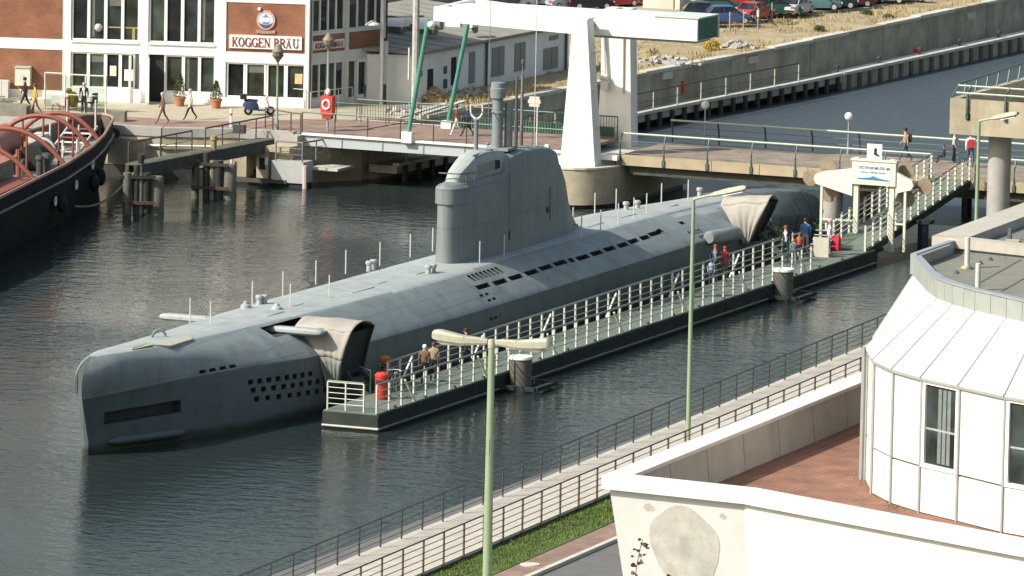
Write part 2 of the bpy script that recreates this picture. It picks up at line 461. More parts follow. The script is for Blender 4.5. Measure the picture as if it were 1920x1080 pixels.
def railing(name, label, cat, pts, spacing, h, nrail, postw, mat, railmat=None, group=None, base=None, topw=None, posts_round=True, lean=0.0, fill=0):
    """posts along a polyline, horizontal rails between; every post and rail its own part"""
    pts = [Vector(p) for p in pts]
    t = thing(name, label, cat, pts[0], 0, group)
    railmat = railmat or mat
    seglen = [(pts[i + 1] - pts[i]).length for i in range(len(pts) - 1)]
    post0 = None
    for i in range(len(pts) - 1):
        n = max(1, round(seglen[i] / spacing))
        for k in range(n + 1):
            if k == n and i < len(pts) - 2: continue
            p = pts[i].lerp(pts[i + 1], k / n)
            if post0 is None:
                b = MB()
                if posts_round: b.tube([p + V(0, 0, -(base or 0)), p + V(0, 0, h)], postw / 2, 6)
                else: b.box(p + V(0, 0, (h - (base or 0)) / 2), (postw, postw, h + (base or 0)))
                post0 = obj('post', b, mat, t, origin=p)
            else: copy_of(post0, 'post', p, t)
    for r in range(nrail):
        z = h - r * (h / (nrail if nrail > 1 else 1)) * .97
        w = (topw or postw) if r == 0 else postw * .38
        b = MB()
        b.tube([p + V(0, 0, z) for p in pts], w / 2, 6)
        obj('rail', b, railmat, t)
    return t

# ================================================================ THE SETTING
def structure(name, mb, m, smooth=None):
    return obj(name, mb, m, None, kind='structure', smooth=smooth)

b = MB(); b.quad((-900, -900, 0), (2400, -900, 0), (2400, 1500, 0), (-900, 1500, 0)); structure('water', b, watermat)
# bed of the basin, far below
b = MB(); b.quad((-900, -900, -6), (2400, -900, -6), (2400, 1500, -6), (-900, 1500, -6)); structure('basin_bed', b, wetpile)

# far bank: solid land behind the quay faces
QF = [(81.9, 62), (81.7, 40.2), (82.0, 36.0), (83.6, 32.4), (84.0, 29.4)]      # quay face looking at the tug
LW = [(84.0, 29.0), (87.0, 26.6), (103.0, 25.3), (119.0, 24.2), (136.0, 22.3), (172.0, 19.9), (260.0, 13.6), (600.0, -10.0)]  # canal wall line
b = MB()
b.prism([(81.9, 300), (81.9, 62), (81.7, 40.2), (82.0, 36.0), (83.6, 32.4), (84.0, 29.4), (87.0, 26.9), (92.0, 26.3), (99.5, 25.7), (99.5, 60), (140, 60), (140, 300)], -3, 2.6)
structure('quay', b, [paving])
# rough land with small heaps, as a displaced grid
b = MB()
nx, ny = 110, 46
def wall_y(x):
    for (x0, y0), (x1, y1) in zip(LW[:-1], LW[1:]):
        if x0 <= x <= x1: return lerp(y0, y1, (x - x0) / (x1 - x0))
    return LW[-1][1]
xs = [99.5 + (i / nx) ** 1.6 * 500 for i in range(nx + 1)]
vs = []; fs = []
for i, x in enumerate(xs):
    y0 = wall_y(x) + .35
    for j in range(ny + 1):
        y = y0 + (j / ny) ** 2.2 * 500
        dd = y - y0
        z = 2.76 + .005 * max(0, min(60, x - 115)) - .16 * max(0, min(1, (104 - x) / 4.5))
        if dd < 16: z += .16 * noise.noise((x * .35, y * .5, 1)) * min(1, dd) + .10 * noise.noise((x * 1.1, y * 1.4, 5)) * min(1, dd)
        vs.append((x, y, z))
for i in range(nx):
    for j in range(ny):
        a = i * (ny + 1) + j
        fs.append((a, a + ny + 1, a + ny + 2, a + 1))
b.add(vs, fs); structure('rough_ground', b, drygrass, smooth=60)
# gravel of the car park, laid over the rough land
b = MB(); b.prism([(139, 34.0), (139, 120), (420, 120), (420, 16.5), (200, 21.0), (158, 25.0)], 2.9, 3.10); structure('parking_ground', b, lotground)
# strips of red paving on the quay
b = MB(); b.prism([(82.3, 62), (82.1, 40.0), (82.5, 36.2), (84.1, 32.6), (84.2, 29.4), (91.0, 29.4), (90.2, 31.4), (87.6, 33.4), (86.0, 36.6), (85.8, 62)], 2.58, 2.606)
structure('quay_brick_path', b, brickpath)
b = MB(); b.prism([(84.4, 29.3), (91.0, 29.3), (93.5, 27.6), (91.9, 26.5), (86.4, 27.1)], 2.58, 2.61); structure('bridge_approach', b, brickpath)

# near bank
b = MB(); b.prism([(-400, -24.2), (400, -16.8), (400, -500), (-400, -500)], -3, 1.2); structure('near_bank', b, asphalt)
b = MB(); b.prism([(-400, -29.45), (-16, -28.75), (-8, -28.6), (110, -27.1), (110, -60), (-400, -60)], 1.19, 1.204); structure('road', b, asphalt)
b = MB(); b.prism([(-400, -25.9), (110, -21.7), (110, -26.6), (-8, -27.3), (-24.5, -27.9), (-400, -28.2)], 1.15, 1.32); structure('lawn_bed', b, grassgreen)
b = MB(); b.prism([(-400, -28.25), (-24.5, -27.95), (-8, -27.35), (110, -26.65), (110, -26.9), (-8, -28.55), (-24.5, -29.0), (-400, -29.2)], 1.15, 1.31); structure('brick_footpath', b, brickpath)
b = MB(); b.prism([(-400, -29.2), (-24.5, -29.0), (-8, -28.55), (110, -26.9), (110, -27.08), (-8, -28.75), (-24.5, -29.22), (-400, -29.42)], 1.15, 1.335); structure('kerb', b, concpale)

# real blades on the lawn in view
b = MB()
rg = random.Random(3)
for i in range(15000):
    x = rg.uniform(-34, -2); y = rg.uniform(-28.2, -25.0)
    ylo = lerp(-27.9, -27.3, (x + 24.5) / 16.5) + .05
    if y < ylo or y > -25.9 + (x + 400) * .005 - .05: continue
    a = rg.uniform(0, 6.28); h = rg.uniform(.03, .10) * (1 + 1.2 * max(0, noise.noise((x * .9, y * 1.1, 3)))); w = .02
    if noise.noise((x * .6, y * .8, 14)) > .38: continue
    p = V(x, y, 1.32); s = V(math.cos(a), math.sin(a), 0) * w
    b.add([p - s, p + s, p + V(rg.uniform(-.04, .04), rg.uniform(-.04, .04), h)], [(0, 1, 2)])
obj('grass', b, blade, None, kind='stuff', fix=False)

# straw tufts on the wasteland behind the canal wall
b = MB()
for i in range(5200):
    x = 100 + rg.random() ** 1.3 * 120
    y = wall_y(x) + .5 + rg.random() ** 1.4 * 14
    if noise.noise((x * .18, y * .3, 9)) < -.12: continue
    for k in range(4):
        a = rg.uniform(0, 6.28); h = rg.uniform(.06, .26) ; w = rg.uniform(.02, .05)
        p = V(x + rg.uniform(-.2, .2), y + rg.uniform(-.2, .2), 2.70 + .005 * max(0, min(60, x - 115))); s = V(math.cos(a), math.sin(a), 0) * w
        b.add([p - s, p + s, p + V(rg.uniform(-.12, .12), rg.uniform(-.12, .12), h + .08)], [(0, 1, 2)])
obj('dry_grass', b, straw, None, kind='stuff', fix=False)

# ---------------------------------------------------------------- canal wall beyond the bridge
t = thing('canal_wall', 'long stained concrete quay wall with pale capping behind the bridge', 'wall', (119, 24.2, 0))
def along(line, s):
    for (x0, y0), (x1, y1) in zip(line[:-1], line[1:]):
        L = math.hypot(x1 - x0, y1 - y0)
        if s <= L: return V(x0 + (x1 - x0) * s / L, y0 + (y1 - y0) * s / L, 0), V((x1 - x0) / L, (y1 - y0) / L, 0)
        s -= L
    return V(x1, y1, 0), V((x1 - x0) / L, (y1 - y0) / L, 0)
s = 0.0
k = 0
while s < 300:
    L = 5.2
    p0, d0 = along(LW, s); p1, d1 = along(LW, s + L - .04)
    n = V(d0.y, -d0.x, 0)
    w = .02 * math.sin(k * 2.7)
    bb = MB().prism([p0 - n * w, p1 - n * w, p1 - n * .5, p0 - n * .5], -2, (2.62 + .005 * max(0, min(60, p0.x - 115))) if s > 6 else 2.55)
    obj('wall_panel', bb, concdark, t)
    cc = MB().prism([p0 + n * .10, p1 + n * .10, p1 - n * .52, p0 - n * .52], 2.624 + .005 * max(0, min(60, p0.x - 115)), 2.80 + .005 * max(0, min(60, p0.x - 115)) + .02 * math.sin(k * 1.9)) if s > 6 else None
    if cc: obj('capping', cc, concpale if k % 3 else concrete, t)
    if k in (7, 9, 15, 19, 22, 26):
        pp = (p0 + p1) / 2; obj('repair_block', MB().prism([pp + n * .13 - d0 * .55, pp + n * .13 + d0 * .55, pp + n * .005 + d0 * .55, pp + n * .005 - d0 * .55], 2.2, 2.61), concpale, t)
    s += L; k += 1
# low ledge along the wall
lt = thing('wall_ledge', 'low concrete ledge with pale edge at the foot of the canal wall', 'ledge', (119, 22.5, 0))
s = 4.0
while s < 300:
    L = 6.0
    p0, d0 = along(LW, s); p1, d1 = along(LW, s + L - .03)
    n = V(d0.y, -d0.x, 0)
    far = s > 52
    bb = MB().prism([p0 + n * 1.7, p1 + n * 1.7, p1 + n * .03, p0 + n * .03], -1.0 if far else .45, .85)
    obj('ledge_slab', bb, concdark, lt)
    bb = MB().prism([p0 + n * 1.82, p1 + n * 1.82, p1 + n * (1.0 if far else 1.45), p0 + n * (1.0 if far else 1.45)], .854, 1.02)
    obj('edge_beam', bb, concpale, lt)
    for q in (.8, 2.3, 3.8, 5.3):
        pp = p0.lerp(p1, q / L) + n * 1.75
        obj('pile', MB().tube([(pp.x, pp.y, -2), (pp.x, pp.y, .84)], .17, 6), pileconc if far else wetpile, lt)
    if far:
        pp = p0 + n * 1.35
        obj('mooring_bollard', MB().lathe((pp.x, pp.y, 1.02), [(.10, 0), (.09, .28), (.15, .3), (.13, .42), (.02, .44)], 8), raildark, lt)
    s += L
# railing on the ledge: white spur posts and a top rail
p0, d0 = along(LW, 2.0); n0 = V(d0.y, -d0.x, 0)
rp = []
for s in (5, 16, 28, 40, 52): 
    p, dd = along(LW, s); n = V(dd.y, -dd.x, 0); rp.append(p + n * 1.7 + V(0, 0, 1.0))
railing('ledge_railing', 'brown railing with pale posts along the ledge under the canal wall', 'railing', rp, 3.4, 1.1, 2, .10, railpale, railbrown, topw=.09)

# ================================================================ SUBMARINE
def cint(xs, ys, x): return float(np.interp(x, xs, ys))
KX = [0, .4, 1, 2, 3.5, 5.4, 8.5, 12, 15, 20, 55, 60, 65, 70, 75, 79, 81.5, 82.7]
HALF = dict(
    zd=([0, 1, 2, 5, 10, 17, 24, 30, 36, 54, 58, 62, 65, 70, 75, 79, 81.5, 82.7], [3.9, 3.93, 3.9, 3.8, 3.72, 3.65, 3.58, 3.53, 3.5, 3.42, 3.32, 3.18, 3.05, 2.85, 2.5, 2.1, 1.55, .8]),
    wd=([0, .4, 1, 2, 5, 8, 11, 15, 20, 30, 36, 54, 58, 62, 65, 70, 75, 79, 81.5, 82.7], [.06, .22, .40, .62, .90, 1.08, 1.28, 1.55, 1.76, 1.85, 1.8, 1.65, 1.45, 1.25, 1.1, .95, .8, .6, .4, .05]),
    yk=(KX, [.10, .28, .46, .72, 1.12, 1.62, 2.45, 3.15, 3.5, 3.55, 3.5, 3.4, 3.05, 2.5, 1.85, 1.15, .6, .12]),
    zk=([0, 5, 10, 14, 30, 60, 70, 76, 82.7], [2.35, 2.5, 2.55, 2.4, 2.22, 2.2, 1.9, 1.3, .2]),
    yw=(KX, [.08, .28, .46, .72, 1.2, 1.85, 2.8, 3.48, 3.7, 3.6, 3.55, 3.4, 2.9, 2.2, 1.5, .8, .35, .06]))
_pf = np.polyfit([-1.2, 0, .6, 1.15, 1.8, 2.3, 2.75, 3.1, 3.5, 3.75, 3.9], [.10, 0.0, -.08, -.2, -.46, -.69, -.86, -.86, -.58, -.22, .12], 6)
STEM = (list(np.linspace(-2.6, 4.0, 60)), [float(np.polyval(_pf, max(-1.0, z))) for z in np.linspace(-2.6, 4.0, 60)])
def section(X, grow=0.0):
    zd, wd, yk, zk, yw = [cint(*HALF[k], X) for k in ('zd', 'wd', 'yk', 'zk', 'yw')]
    zk = min(zk, zd - .35)
    pts = [(0, zd + .05), (wd * .6, zd + .03), (wd * .93, zd), (wd + .05, zd - .07)]
    for t in (.14, .28, .42, .56, .70, .84, .96):
        bul = (.06 + .17 * max(0.0, 1 - X / 15.0) * min(1.0, X)) * math.sin(math.pi * t)
        pts.append((lerp(wd + .05, yk, t) + bul, lerp(zd - .07, zk, t) + bul))
    pts += [(yk, zk - .03), (lerp(yk, yw, .2) + .015, zk * .8), (lerp(yk, yw, .4) + .02, zk * .6), (lerp(yk, yw, .6) + .015, zk * .42), (lerp(yk, yw, .8), zk * .22), (yw, -.05), (yw * .93, -.9), (yw * .5, -2.2), (0, -2.6)]
    return [(y + (grow if y > 0 else 0), z + grow) for y, z in pts]
def ring_at(X, grow=0.0):
    half = section(X, grow)
    k = max(0.0, 1 - X / 7.0) ** 1.3
    out = []
    for y, z in half: out.append(V(X + k * cint(*STEM, z), -y, z))
    for y, z in half[-2:0:-1]: out.append(V(X + k * cint(*STEM, z), y, z))
    return out
b = MB()
st = [0, .12, .3, .6, 1, 1.5, 2, 2.8, 3.5, 4.4, 5.4, 7, 8.5, 10, 12, 14, 16, 18] + list(range(20, 64, 3)) + [63, 65, 67, 69, 71, 73, 75, 77, 79, 80.5, 81.5, 82.2, 82.7]
st = sorted(set(st))
b.loft([ring_at(x) for x in st])
sub = thing('submarine', 'long grey museum submarine with a tall sail moored beside the pontoon', 'submarine', (35, 0, 0))
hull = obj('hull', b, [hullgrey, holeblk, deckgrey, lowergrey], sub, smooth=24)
# flood holes and recesses cut right into the hull
c = MB()
def side(X, f):          # point on the starboard casing flank, f from deck edge (0) to knuckle (1)
    wd, zd, yk, zk = [cint(*HALF[k], X) for k in ('wd', 'zd', 'yk', 'zk')]
    return V(X, -lerp(wd + .05, yk, f), lerp(zd - .07, zk, f))
def hole(X, f, lx, ls, dep=.35):
    p = side(X, f); q0 = side(X, f - .2); q1 = side(X, f + .2)
    t = (q1 - q0).normalized(); n = V(0, t.z, -t.y).normalized()
    if n.y > 0: n = -n
    e = (side(X + .5, f) - side(X - .5, f)).normalized()
    s = n.cross(e)
    m = Matrix((e, s, n)).transposed()
    c.box(p - n * (dep / 2 - .16), (lx, ls, dep), rot=m)
def fz(P): # fraction on flank from a point on plane Y=-2.5..-3 (by height)
    X = P[0]; zd = cint(*HALF['zd'], X) - .07; zk = cint(*HALF['zk'], X)
    return (zd - P[2]) / (zd - zk)
slots = [((33.848, -2.600, 2.871), 1.5), ((35.705, -2.600, 2.839), 1.5), ((37.520, -2.600, 2.837), 1.5), ((39.352, -2.600, 2.836), 1.5), ((41.079, -2.600, 2.849), 1.5), ((42.822, -2.600, 2.850), 1.5), ((44.079, -2.600, 2.824), .55), ((45.376, -2.600, 2.807), 1.5), ((47.065, -2.600, 2.807), 1.5), ((48.704, -2.600, 2.814), 1.5), ((50.294, -2.600, 2.804), 1.5), ((51.731, -2.600, 2.825), 1.5), ((53.181, -2.600, 2.822), 1.5), ((54.573, -2.600, 2.851), 1.5), ((55.507, -2.600, 2.870), .55)]
for i, (p, l) in enumerate(slots):
    gap = min([abs(p[0] - q_[0]) for q_, l2 in slots if q_ is not p])
    if l > 1 and gap < 1.35 and any(l2 < 1 and abs(q_[0] - p[0]) < 1.4 for q_, l2 in slots): gap = 1.75
    hole(p[0], max(.3, min(.6, fz(p))), l if l < 1 else .80 * min(gap, 1.8), .27)
for i in range(8): hole(lerp((33.759, -2.300, 3.168)[0], (36.881, -2.300, 3.083)[0], i / 7), .17, .30, .46)
for p in [(32.863, -2.900, 2.610), (33.458, -2.900, 2.609), (33.170, -2.900, 2.407), (33.706, -2.900, 2.413)]: hole(p[0], fz(p), .36, .13)
for p in [(32.810, -3.400, 1.685), (33.287, -3.400, 1.673)]: c.box((p[0], -3.45, p[2]), (.3, .5, .12))
hole((58.787, -2.300, 3.452)[0], .36, .6, .24)
for i in range(5): hole(lerp((58.061, -2.600, 2.972)[0], (59.420, -2.600, 3.023)[0], i / 4), .72, .22, .32)
for i in range(4): hole(lerp((58.598, -2.800, 2.623)[0], (59.552, -2.800, 2.667)[0], i / 3), .90, .22, .2)
# three rows of square flood holes near the bow
for r, (a, bb) in enumerate([((9.524, -3.100, 1.831), (13.897, -3.100, 1.657)), ((9.641, -3.100, 1.484), (14.499, -3.100, 1.263)), ((9.810, -3.100, 1.107), (15.106, -3.100, 0.824))]):
    for i in range(8):
        X = lerp(a[0], bb[0], i / 7); z = lerp(a[2], bb[2], i / 7) + .05
        zk = cint(*HALF['zk'], X); y = lerp(cint(*HALF['yw'], X), cint(*HALF['yk'], X), max(0, min(1, z / zk)))
        sl = (cint(*HALF['yk'], X + .5) - cint(*HALF['yk'], X - .5))
        c.box((X, -y, z), (.34, .5, .21), rz=-math.atan(sl))
for i in range(4):
    q = lerp((6.647, -2.200, 2.559)[0], (8.538, -2.200, 2.510)[0], i / 3)
    hole(q, .93, .42, .13)
# torpedo door recess low on the bow, long and shallow
p0 = (0.977, -0.900, 1.667); p1 = (4.763, -1.600, 1.645)
c.box(((p0[0] + p1[0]) / 2, -1.12, 1.40), (4.7, .9, .5), rz=-math.atan(.30))
# bow-plane slots
for sg in (-1, 1):
    c.box((14.9, sg * 1.75, 3.42), (3.7, 1.5, .36), rz=0)
cut = bpy.data.objects.new('hole_cutter', c.mesh('hole_cutter', wo(sub)))
cut.data.materials.append(hullgrey); cut.data.materials.append(holeblk)
cut.data.polygons.foreach_set('material_index', [1] * len(cut.data.polygons))
COL.objects.link(cut); cut.parent = sub
md = hull.modifiers.new('holes', 'BOOLEAN'); md.operation = 'DIFFERENCE'; md.object = cut; md.solver = 'EXACT'
md.use_self = True
dg = bpy.context.evaluated_depsgraph_get()
newme = bpy.data.meshes.new_from_object(hull.evaluated_get(dg), depsgraph=dg)
hull.modifiers.clear()
if len(newme.polygons) > 500: hull.data = newme
mats_ = [m_.name if m_ else '' for m_ in hull.data.materials]
idx_ = [1 if mats_[p.material_index] == 'hole_black' else 0 for p in hull.data.polygons]
hull.data.materials.clear()
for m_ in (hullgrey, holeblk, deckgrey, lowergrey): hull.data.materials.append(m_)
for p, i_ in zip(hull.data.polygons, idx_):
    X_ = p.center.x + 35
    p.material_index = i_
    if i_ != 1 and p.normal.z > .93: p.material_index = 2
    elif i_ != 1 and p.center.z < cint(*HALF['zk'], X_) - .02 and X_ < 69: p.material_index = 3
hull.data.polygons.foreach_set('use_smooth', [True] * len(hull.data.polygons))
hull.data.set_sharp_from_angle(angle=R(24))
bpy.data.objects.remove(cut)

# pale bulge below the torpedo doors
b = MB(); a0 = V(.9, -.50, .42); a1 = V(5.2, -1.84, .32)
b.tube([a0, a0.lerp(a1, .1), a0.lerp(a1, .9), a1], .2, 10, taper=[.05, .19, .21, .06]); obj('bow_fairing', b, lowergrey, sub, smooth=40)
# plating patches: bare boards on the bow deck
b = MB(); zt = 4.19
b.slab([(4.646, -0.618, 3.900), (5.366, -1.088, 3.800), (7.585, -1.040, 3.800), (8.236, -0.586, 3.860), ], .10)
obj('deck_plate', b, M('bare_plate', (.40, .405, .31), .85, .15, 4), sub, 'pale yellowish plate on the bow deck')
b = MB(); b.slab([(2.910, -0.548, 3.920), (4.357, -0.685, 3.920), (4.841, -0.452, 3.950), (3.157, -0.476, 3.970)], .08); obj('deck_plate', b, M('lime_plate', (.34, .37, .19), .85, .15, 4), sub, 'yellow green plate near the stem')
b = MB(); pts = [V(*(7.278, 0.356, 3.800)) + V(.15 * math.cos(a), -.22 * math.cos(a), .30 * math.sin(a)) for a in np.linspace(0, math.pi, 9)]
b.tube(pts, .06, 8); obj('towing_ring', b, hullgrey, sub, smooth=40)
# bow planes (folded out)
for sg, y0, y1, x in ((-1, -1.2, -3.75, 14.3), (1, 1.9, 4.15, 15.3)):
    b = MB(); rings = []
    for t in (0, .06, .5, .9, .97, 1):
        y = lerp(y0, y1, t); k = 1 if .03 < t < .95 else (.75 if t < 1 else .45)
        rings.append([V(x + dx * k, y, 3.38 + dz * k) for dx, dz in ((-.16, -.05), (-.16, .06), (-.05, .15), (.45, .12), (1.0, .03), (1.0, -.02), (.45, -.12), (-.05, -.14))])
    b.loft(rings); obj('bow_plane', b, deckgrey, sub, smooth=40)
# saddle-shaped stern fin guard
b = MB(); a0 = V(*(58.837, -3.550, 2.269)); a1 = V(*(62.653, -3.550, 2.090))
b.tube([a0, a0.lerp(a1, .04), a0.lerp(a1, .92), a1], .33, 14, taper=[.24, .34, .34, .2]); obj('exhaust_housing', b, hullgrey, sub, smooth=40)

# ---------------------------------------------------------------- sail
SX = [35.55, 35.62, 35.8, 36.15, 36.7, 37.5, 38.6, 40.0, 40.6, 40.95, 42.5, 44.5, 46.0, 47.0, 47.35, 47.7, 48.3, 49.0, 49.8, 50.6, 51.0]
SW = [.05, .25, .42, .55, .66, .74, .81, .86, .88, .88, .87, .83, .77, .71, .68, .65, .58, .47, .34, .19, .08]
STP = [6.98, 7.02, 7.06, 7.1, 7.12, 7.14, 7.16, 7.18, 7.2, 7.78, 7.92, 7.9, 7.74, 7.5, 6.95, 6.8, 6.2, 5.1, 4.3, 3.75, 3.5]
b = MB(); rings = []
for x, w, zt in zip(SX, SW, STP):
    zb = 3.2
    r = min(.32, w * .6)
    half = [(w + .10, zb), (w + .03, zb + .45), (w * .98, lerp(zb, zt, .5)), (w * .95, zt - r), (w * .95 - r * .3, zt - r * .3), (w * .95 - r, zt), (0, zt + .02)]
    dx = lambda z: .0
    ring = [V(x, -y, z) for y, z in half] + [V(x, y, z) for y, z in half[-2::-1]]
    rings.append(ring)
b.loft(rings, cap=True); sail = obj('sail', b, sailgrey, sub, smooth=35)
# flared base skirt and the rolled collar round the bridge front
b = MB(); rings = []
for z, g in ((6.15, .0), (6.19, .07), (6.88, .07), (6.97, .0)):
    pts = []
    for x, w in zip(SX[:5], SW[:5]): pts.append((x, w))
    ring = [V(x - g * (1 if w < .9 else .4), -(w + g), z) for x, w in pts[::-1]] + [V(x - g * (1 if w < .9 else .4), (w + g), z) for x, w in pts]
    rings.append(ring)
b.loft(rings, cap=True); obj('collar', b, sailgrey, sail, smooth=30)
# raised bridge cowl
b = MB(); rings = []
HX = [36.3, 36.45, 36.8, 37.3, 37.9, 38.5, 39.1, 40.0, 41.0, 41.6]
HZ = [7.14, 7.35, 7.62, 7.82, 8.06, 8.2, 8.25, 8.22, 8.12, 7.9]
HW = [.22, .34, .42, .46, .49, .51, .53, .55, .6, .5]
for x, z, w in zip(HX, HZ, HW):
    rings.append([V(x, -w, 7.0), V(x, -w, max(7.05, z - .35)), V(x, -w * .8, z - .08), V(x, -w * .4, z), V(x, w * .4, z), V(x, w * .8, z - .08), V(x, w, max(7.05, z - .35)), V(x, w, 7.0)])
b.loft(rings); cowl = obj('bridge_cowl', b, deckgrey, sail, smooth=40)
b = MB(); b.slab([(38.15, -.55, 7.26), (39.95, -.575, 7.3), (39.95, -.575, 7.74), (38.15, -.55, 7.68)], .08); obj('cowl_window', b, hullgrey, sail)
b = MB(); b.slab([(40.00, -.58, 7.3), (40.50, -.595, 7.34), (40.45, -.595, 7.7), (40.00, -.58, 7.74)], .08); obj('cowl_window', b, inkblack, sail)
b = MB(); b.slab([(37.95, -.45, 8.02), (40.15, -.46, 8.06), (40.15, -.34, 8.22), (37.95, -.34, 8.17)], .05); obj('cowl_hatch', b, mastgrey, sail)
b = MB()
b.tube([(36.1, .5, 7.5), (36.25, -.45, 7.5), (37.3, -.72, 7.48)], .035, 6)
for q in ((36.7, -.57), (37.3, -.72)): b.tube([(q[0], q[1], 7.15), (q[0], q[1], 7.75)], .03, 6)
obj('grab_rail', b, mastdark, sail)
# plate seams and rungs on the starboard face
for x, z0, z1 in ((41.0, 3.6, 7.1), (46.0, 4.4, 5.9)):
    b = MB().box((x, -.885 if x < 43 else -.79, (z0 + z1) / 2), (.05, .06, z1 - z0)); obj('plate_seam', b, mastgrey, sail)
for i in range(5):
    b = MB().bar((41.25, -.91, 4.5 + i * .3), (41.8, -.91, 4.5 + i * .3), .035); obj('rung', b, mastgrey, sail)
b = MB().box((40.98, -.88, 4.25), (.12, .10, .4)); obj('drain_hole', b, holeblk, sail)
b = MB().box((45.6, -.80, 4.9), (.14, .10, .26)); obj('drain_hole', b, holeblk, sail)

# masts and periscopes
def mast(name, px, segs, m, n=10, smooth=40):
    b = MB()
    b.lathe((px[0], px[1], 0), [(r, z) for z, r in segs], n); return obj(name, b, m, sail, smooth=smooth)
b = MB(); b.box((42.1, .05, 8.02), (1.1, 1.1, .12)); obj('mast_foot', b, hullgrey, sail)
mast('snorkel', (41.9, .18), [(8.0, .25), (9.6, .25), (9.62, .29), (9.70, .29), (9.72, .25), (10.3, .25), (10.32, .35), (10.75, .37), (10.78, .33), (11.0, .33), (11.02, .24), (11.05, .05)], mastgrey, 14)
mast('exhaust_mast', (42.3, -.2), [(8.0, .19), (10.1, .19), (10.12, .05)], mastgrey, 12)
mast('periscope', (43.4, -.1), [(7.9, .10), (9.1, .10), (9.12, .075), (11.2, .06), (11.22, .02)], mastdark, 8)
mast('periscope', (44.4, .05), [(7.9, .09), (8.9, .09), (8.92, .075), (11.1, .07), (11.15, .03), (11.6, .03), (11.62, .07), (11.8, .07), (11.85, .01)], mastdark, 8)
mast('antenna_mast', (39.3, .1), [(8.15, .16), (8.22, .12), (8.24, .10), (9.45, .09), (9.6, .15), (9.7, .04)], mastgrey, 10)
b = MB(); pts = [V(39.3, .1 + .30 * math.cos(a), 10.05 + .42 * math.sin(a)) for a in np.linspace(R(150), R(390), 13)]
b.tube(pts, .05, 6); obj('loop_antenna', b, palemetal, sail, smooth=40)
b = MB(); b.tube([(41.9, .2, 9.66), (39.1, .75, 9.7)], .028, 6); obj('aerial_arm', b, mastgrey, sail)
b = MB(); b.tube([(40.3, -.05, 8.2), (40.3, -.05, 15.6)], .014, 5); b.sphere((40.3, -.05, 8.4), .1, 8, 6); obj('whip_aerial', b, mastgrey, sail)
b = MB(); b.tube([(44.6, -.5, 7.8), (44.6, -.5, 15.2)], .02, 5); obj('flagpole', b, palemetal, sail)
b = MB(); b.box((46.0, .1, 9.75), (.08, .5, .46)); b.box((46.0, .1, 9.75), (.10, .62, .16)); obj('signal_plate', b, M('signal_cream', (.55, .53, .45), .7, .1, 3), sail)
b = MB(); b.tube([(46.0, -.05, 7.6), (46.0, -.05, 9.7)], .045, 6); obj('signal_pole', b, palemetal, sail)
b = MB(); b.box((47.2, .1, 7.35), (.6, .4, .22), rz=.3); b.sphere((47.6, .1, 7.5), .16, 8, 6); obj('aft_lookout_seat', b, palemetal, sail)

# deck fittings
stan = None
for (x, y, _z) in [(12.542, 1.457, 3.680), (12.001, 0.259, 3.680), (18.947, 1.583, 3.650), (22.602, 1.839, 3.600), (19.095, -0.121, 3.620), (22.586, -0.348, 3.600), (26.802, 2.194, 3.580), (30.784, 2.565, 3.550), (34.083, 2.393, 3.530), (36.827, -1.233, 3.500), (39.460, -1.298, 3.500), (37.421, 2.390, 3.500), (39.922, 2.390, 3.500), (47.648, -1.660, 3.460), (50.167, -1.577, 3.440), (56.447, 1.294, 3.440), (58.883, 1.204, 3.380), (53.000, -1.299, 3.400), (55.603, -1.021, 3.340), (57.843, -0.764, 3.300), (63.291, 0.660, 3.240), (50.400, -0.099, 3.460), (66.142, 0.417, 3.100)]:
    z = cint(*HALF['zd'], x)
    if stan is None:
        stan = obj('stanchion', MB().tube([(x, y, z - .05), (x, y, z + 1.0)], .03, 5), palemetal, sub, origin=(x, y, z)); s0 = stan
    else: copy_of(s0, 'stanchion', (x, y, z), sub)
bol = None
for (x, y, _z) in [(19.020, 1.285, 3.640), (19.283, 1.158, 3.640), (32.019, 1.989, 3.540), (32.593, 2.039, 3.540), (32.224, -0.763, 3.500), (32.649, -0.807, 3.500), (58.988, 0.730, 3.350), (60.003, 0.568, 3.300), (68.735, 0.833, 3.050)]:
    z = cint(*HALF['zd'], x)
    if bol is None:
        bol = obj('deck_bollard', MB().lathe((x, y, z - .05), [(.13, 0), (.11, .3), (.16, .32), (.17, .42), (.12, .47), (.02, .48)], 10), deckgrey, sub, origin=(x, y, z), smooth=40)
    else: copy_of(bol, 'deck_bollard', (x, y, z), sub)
for (x, y, _z) in [(17.728, 1.306, 3.660), (17.805, -0.095, 3.640)]:
    z = cint(*HALF['zd'], x); obj('fairlead', MB().lathe((x, y, z), [(.24, 0), (.22, .14), (.12, .2), (.1, .3), (.02, .32)], 10), deckgrey, sub, smooth=40)
for (x, y, lx, ly) in [(16.4, 0, 1.7, 1.4), (19.5, .1, 1.2, .8), (25.5, 0, 2.4, 1.3), (28.2, .1, 1.0, .9), (32.0, 0, 1.0, 1.0), (52.0, 0, 2.0, 1.2), (56.0, 0, 2.4, 1.0), (62.0, 0, 1.6, .8)]:
    z = cint(*HALF['zd'], x)
    b = MB().box((x, y, z + .04), (lx, ly, .05)); obj('deck_hatch', b, deckgrey, sub)

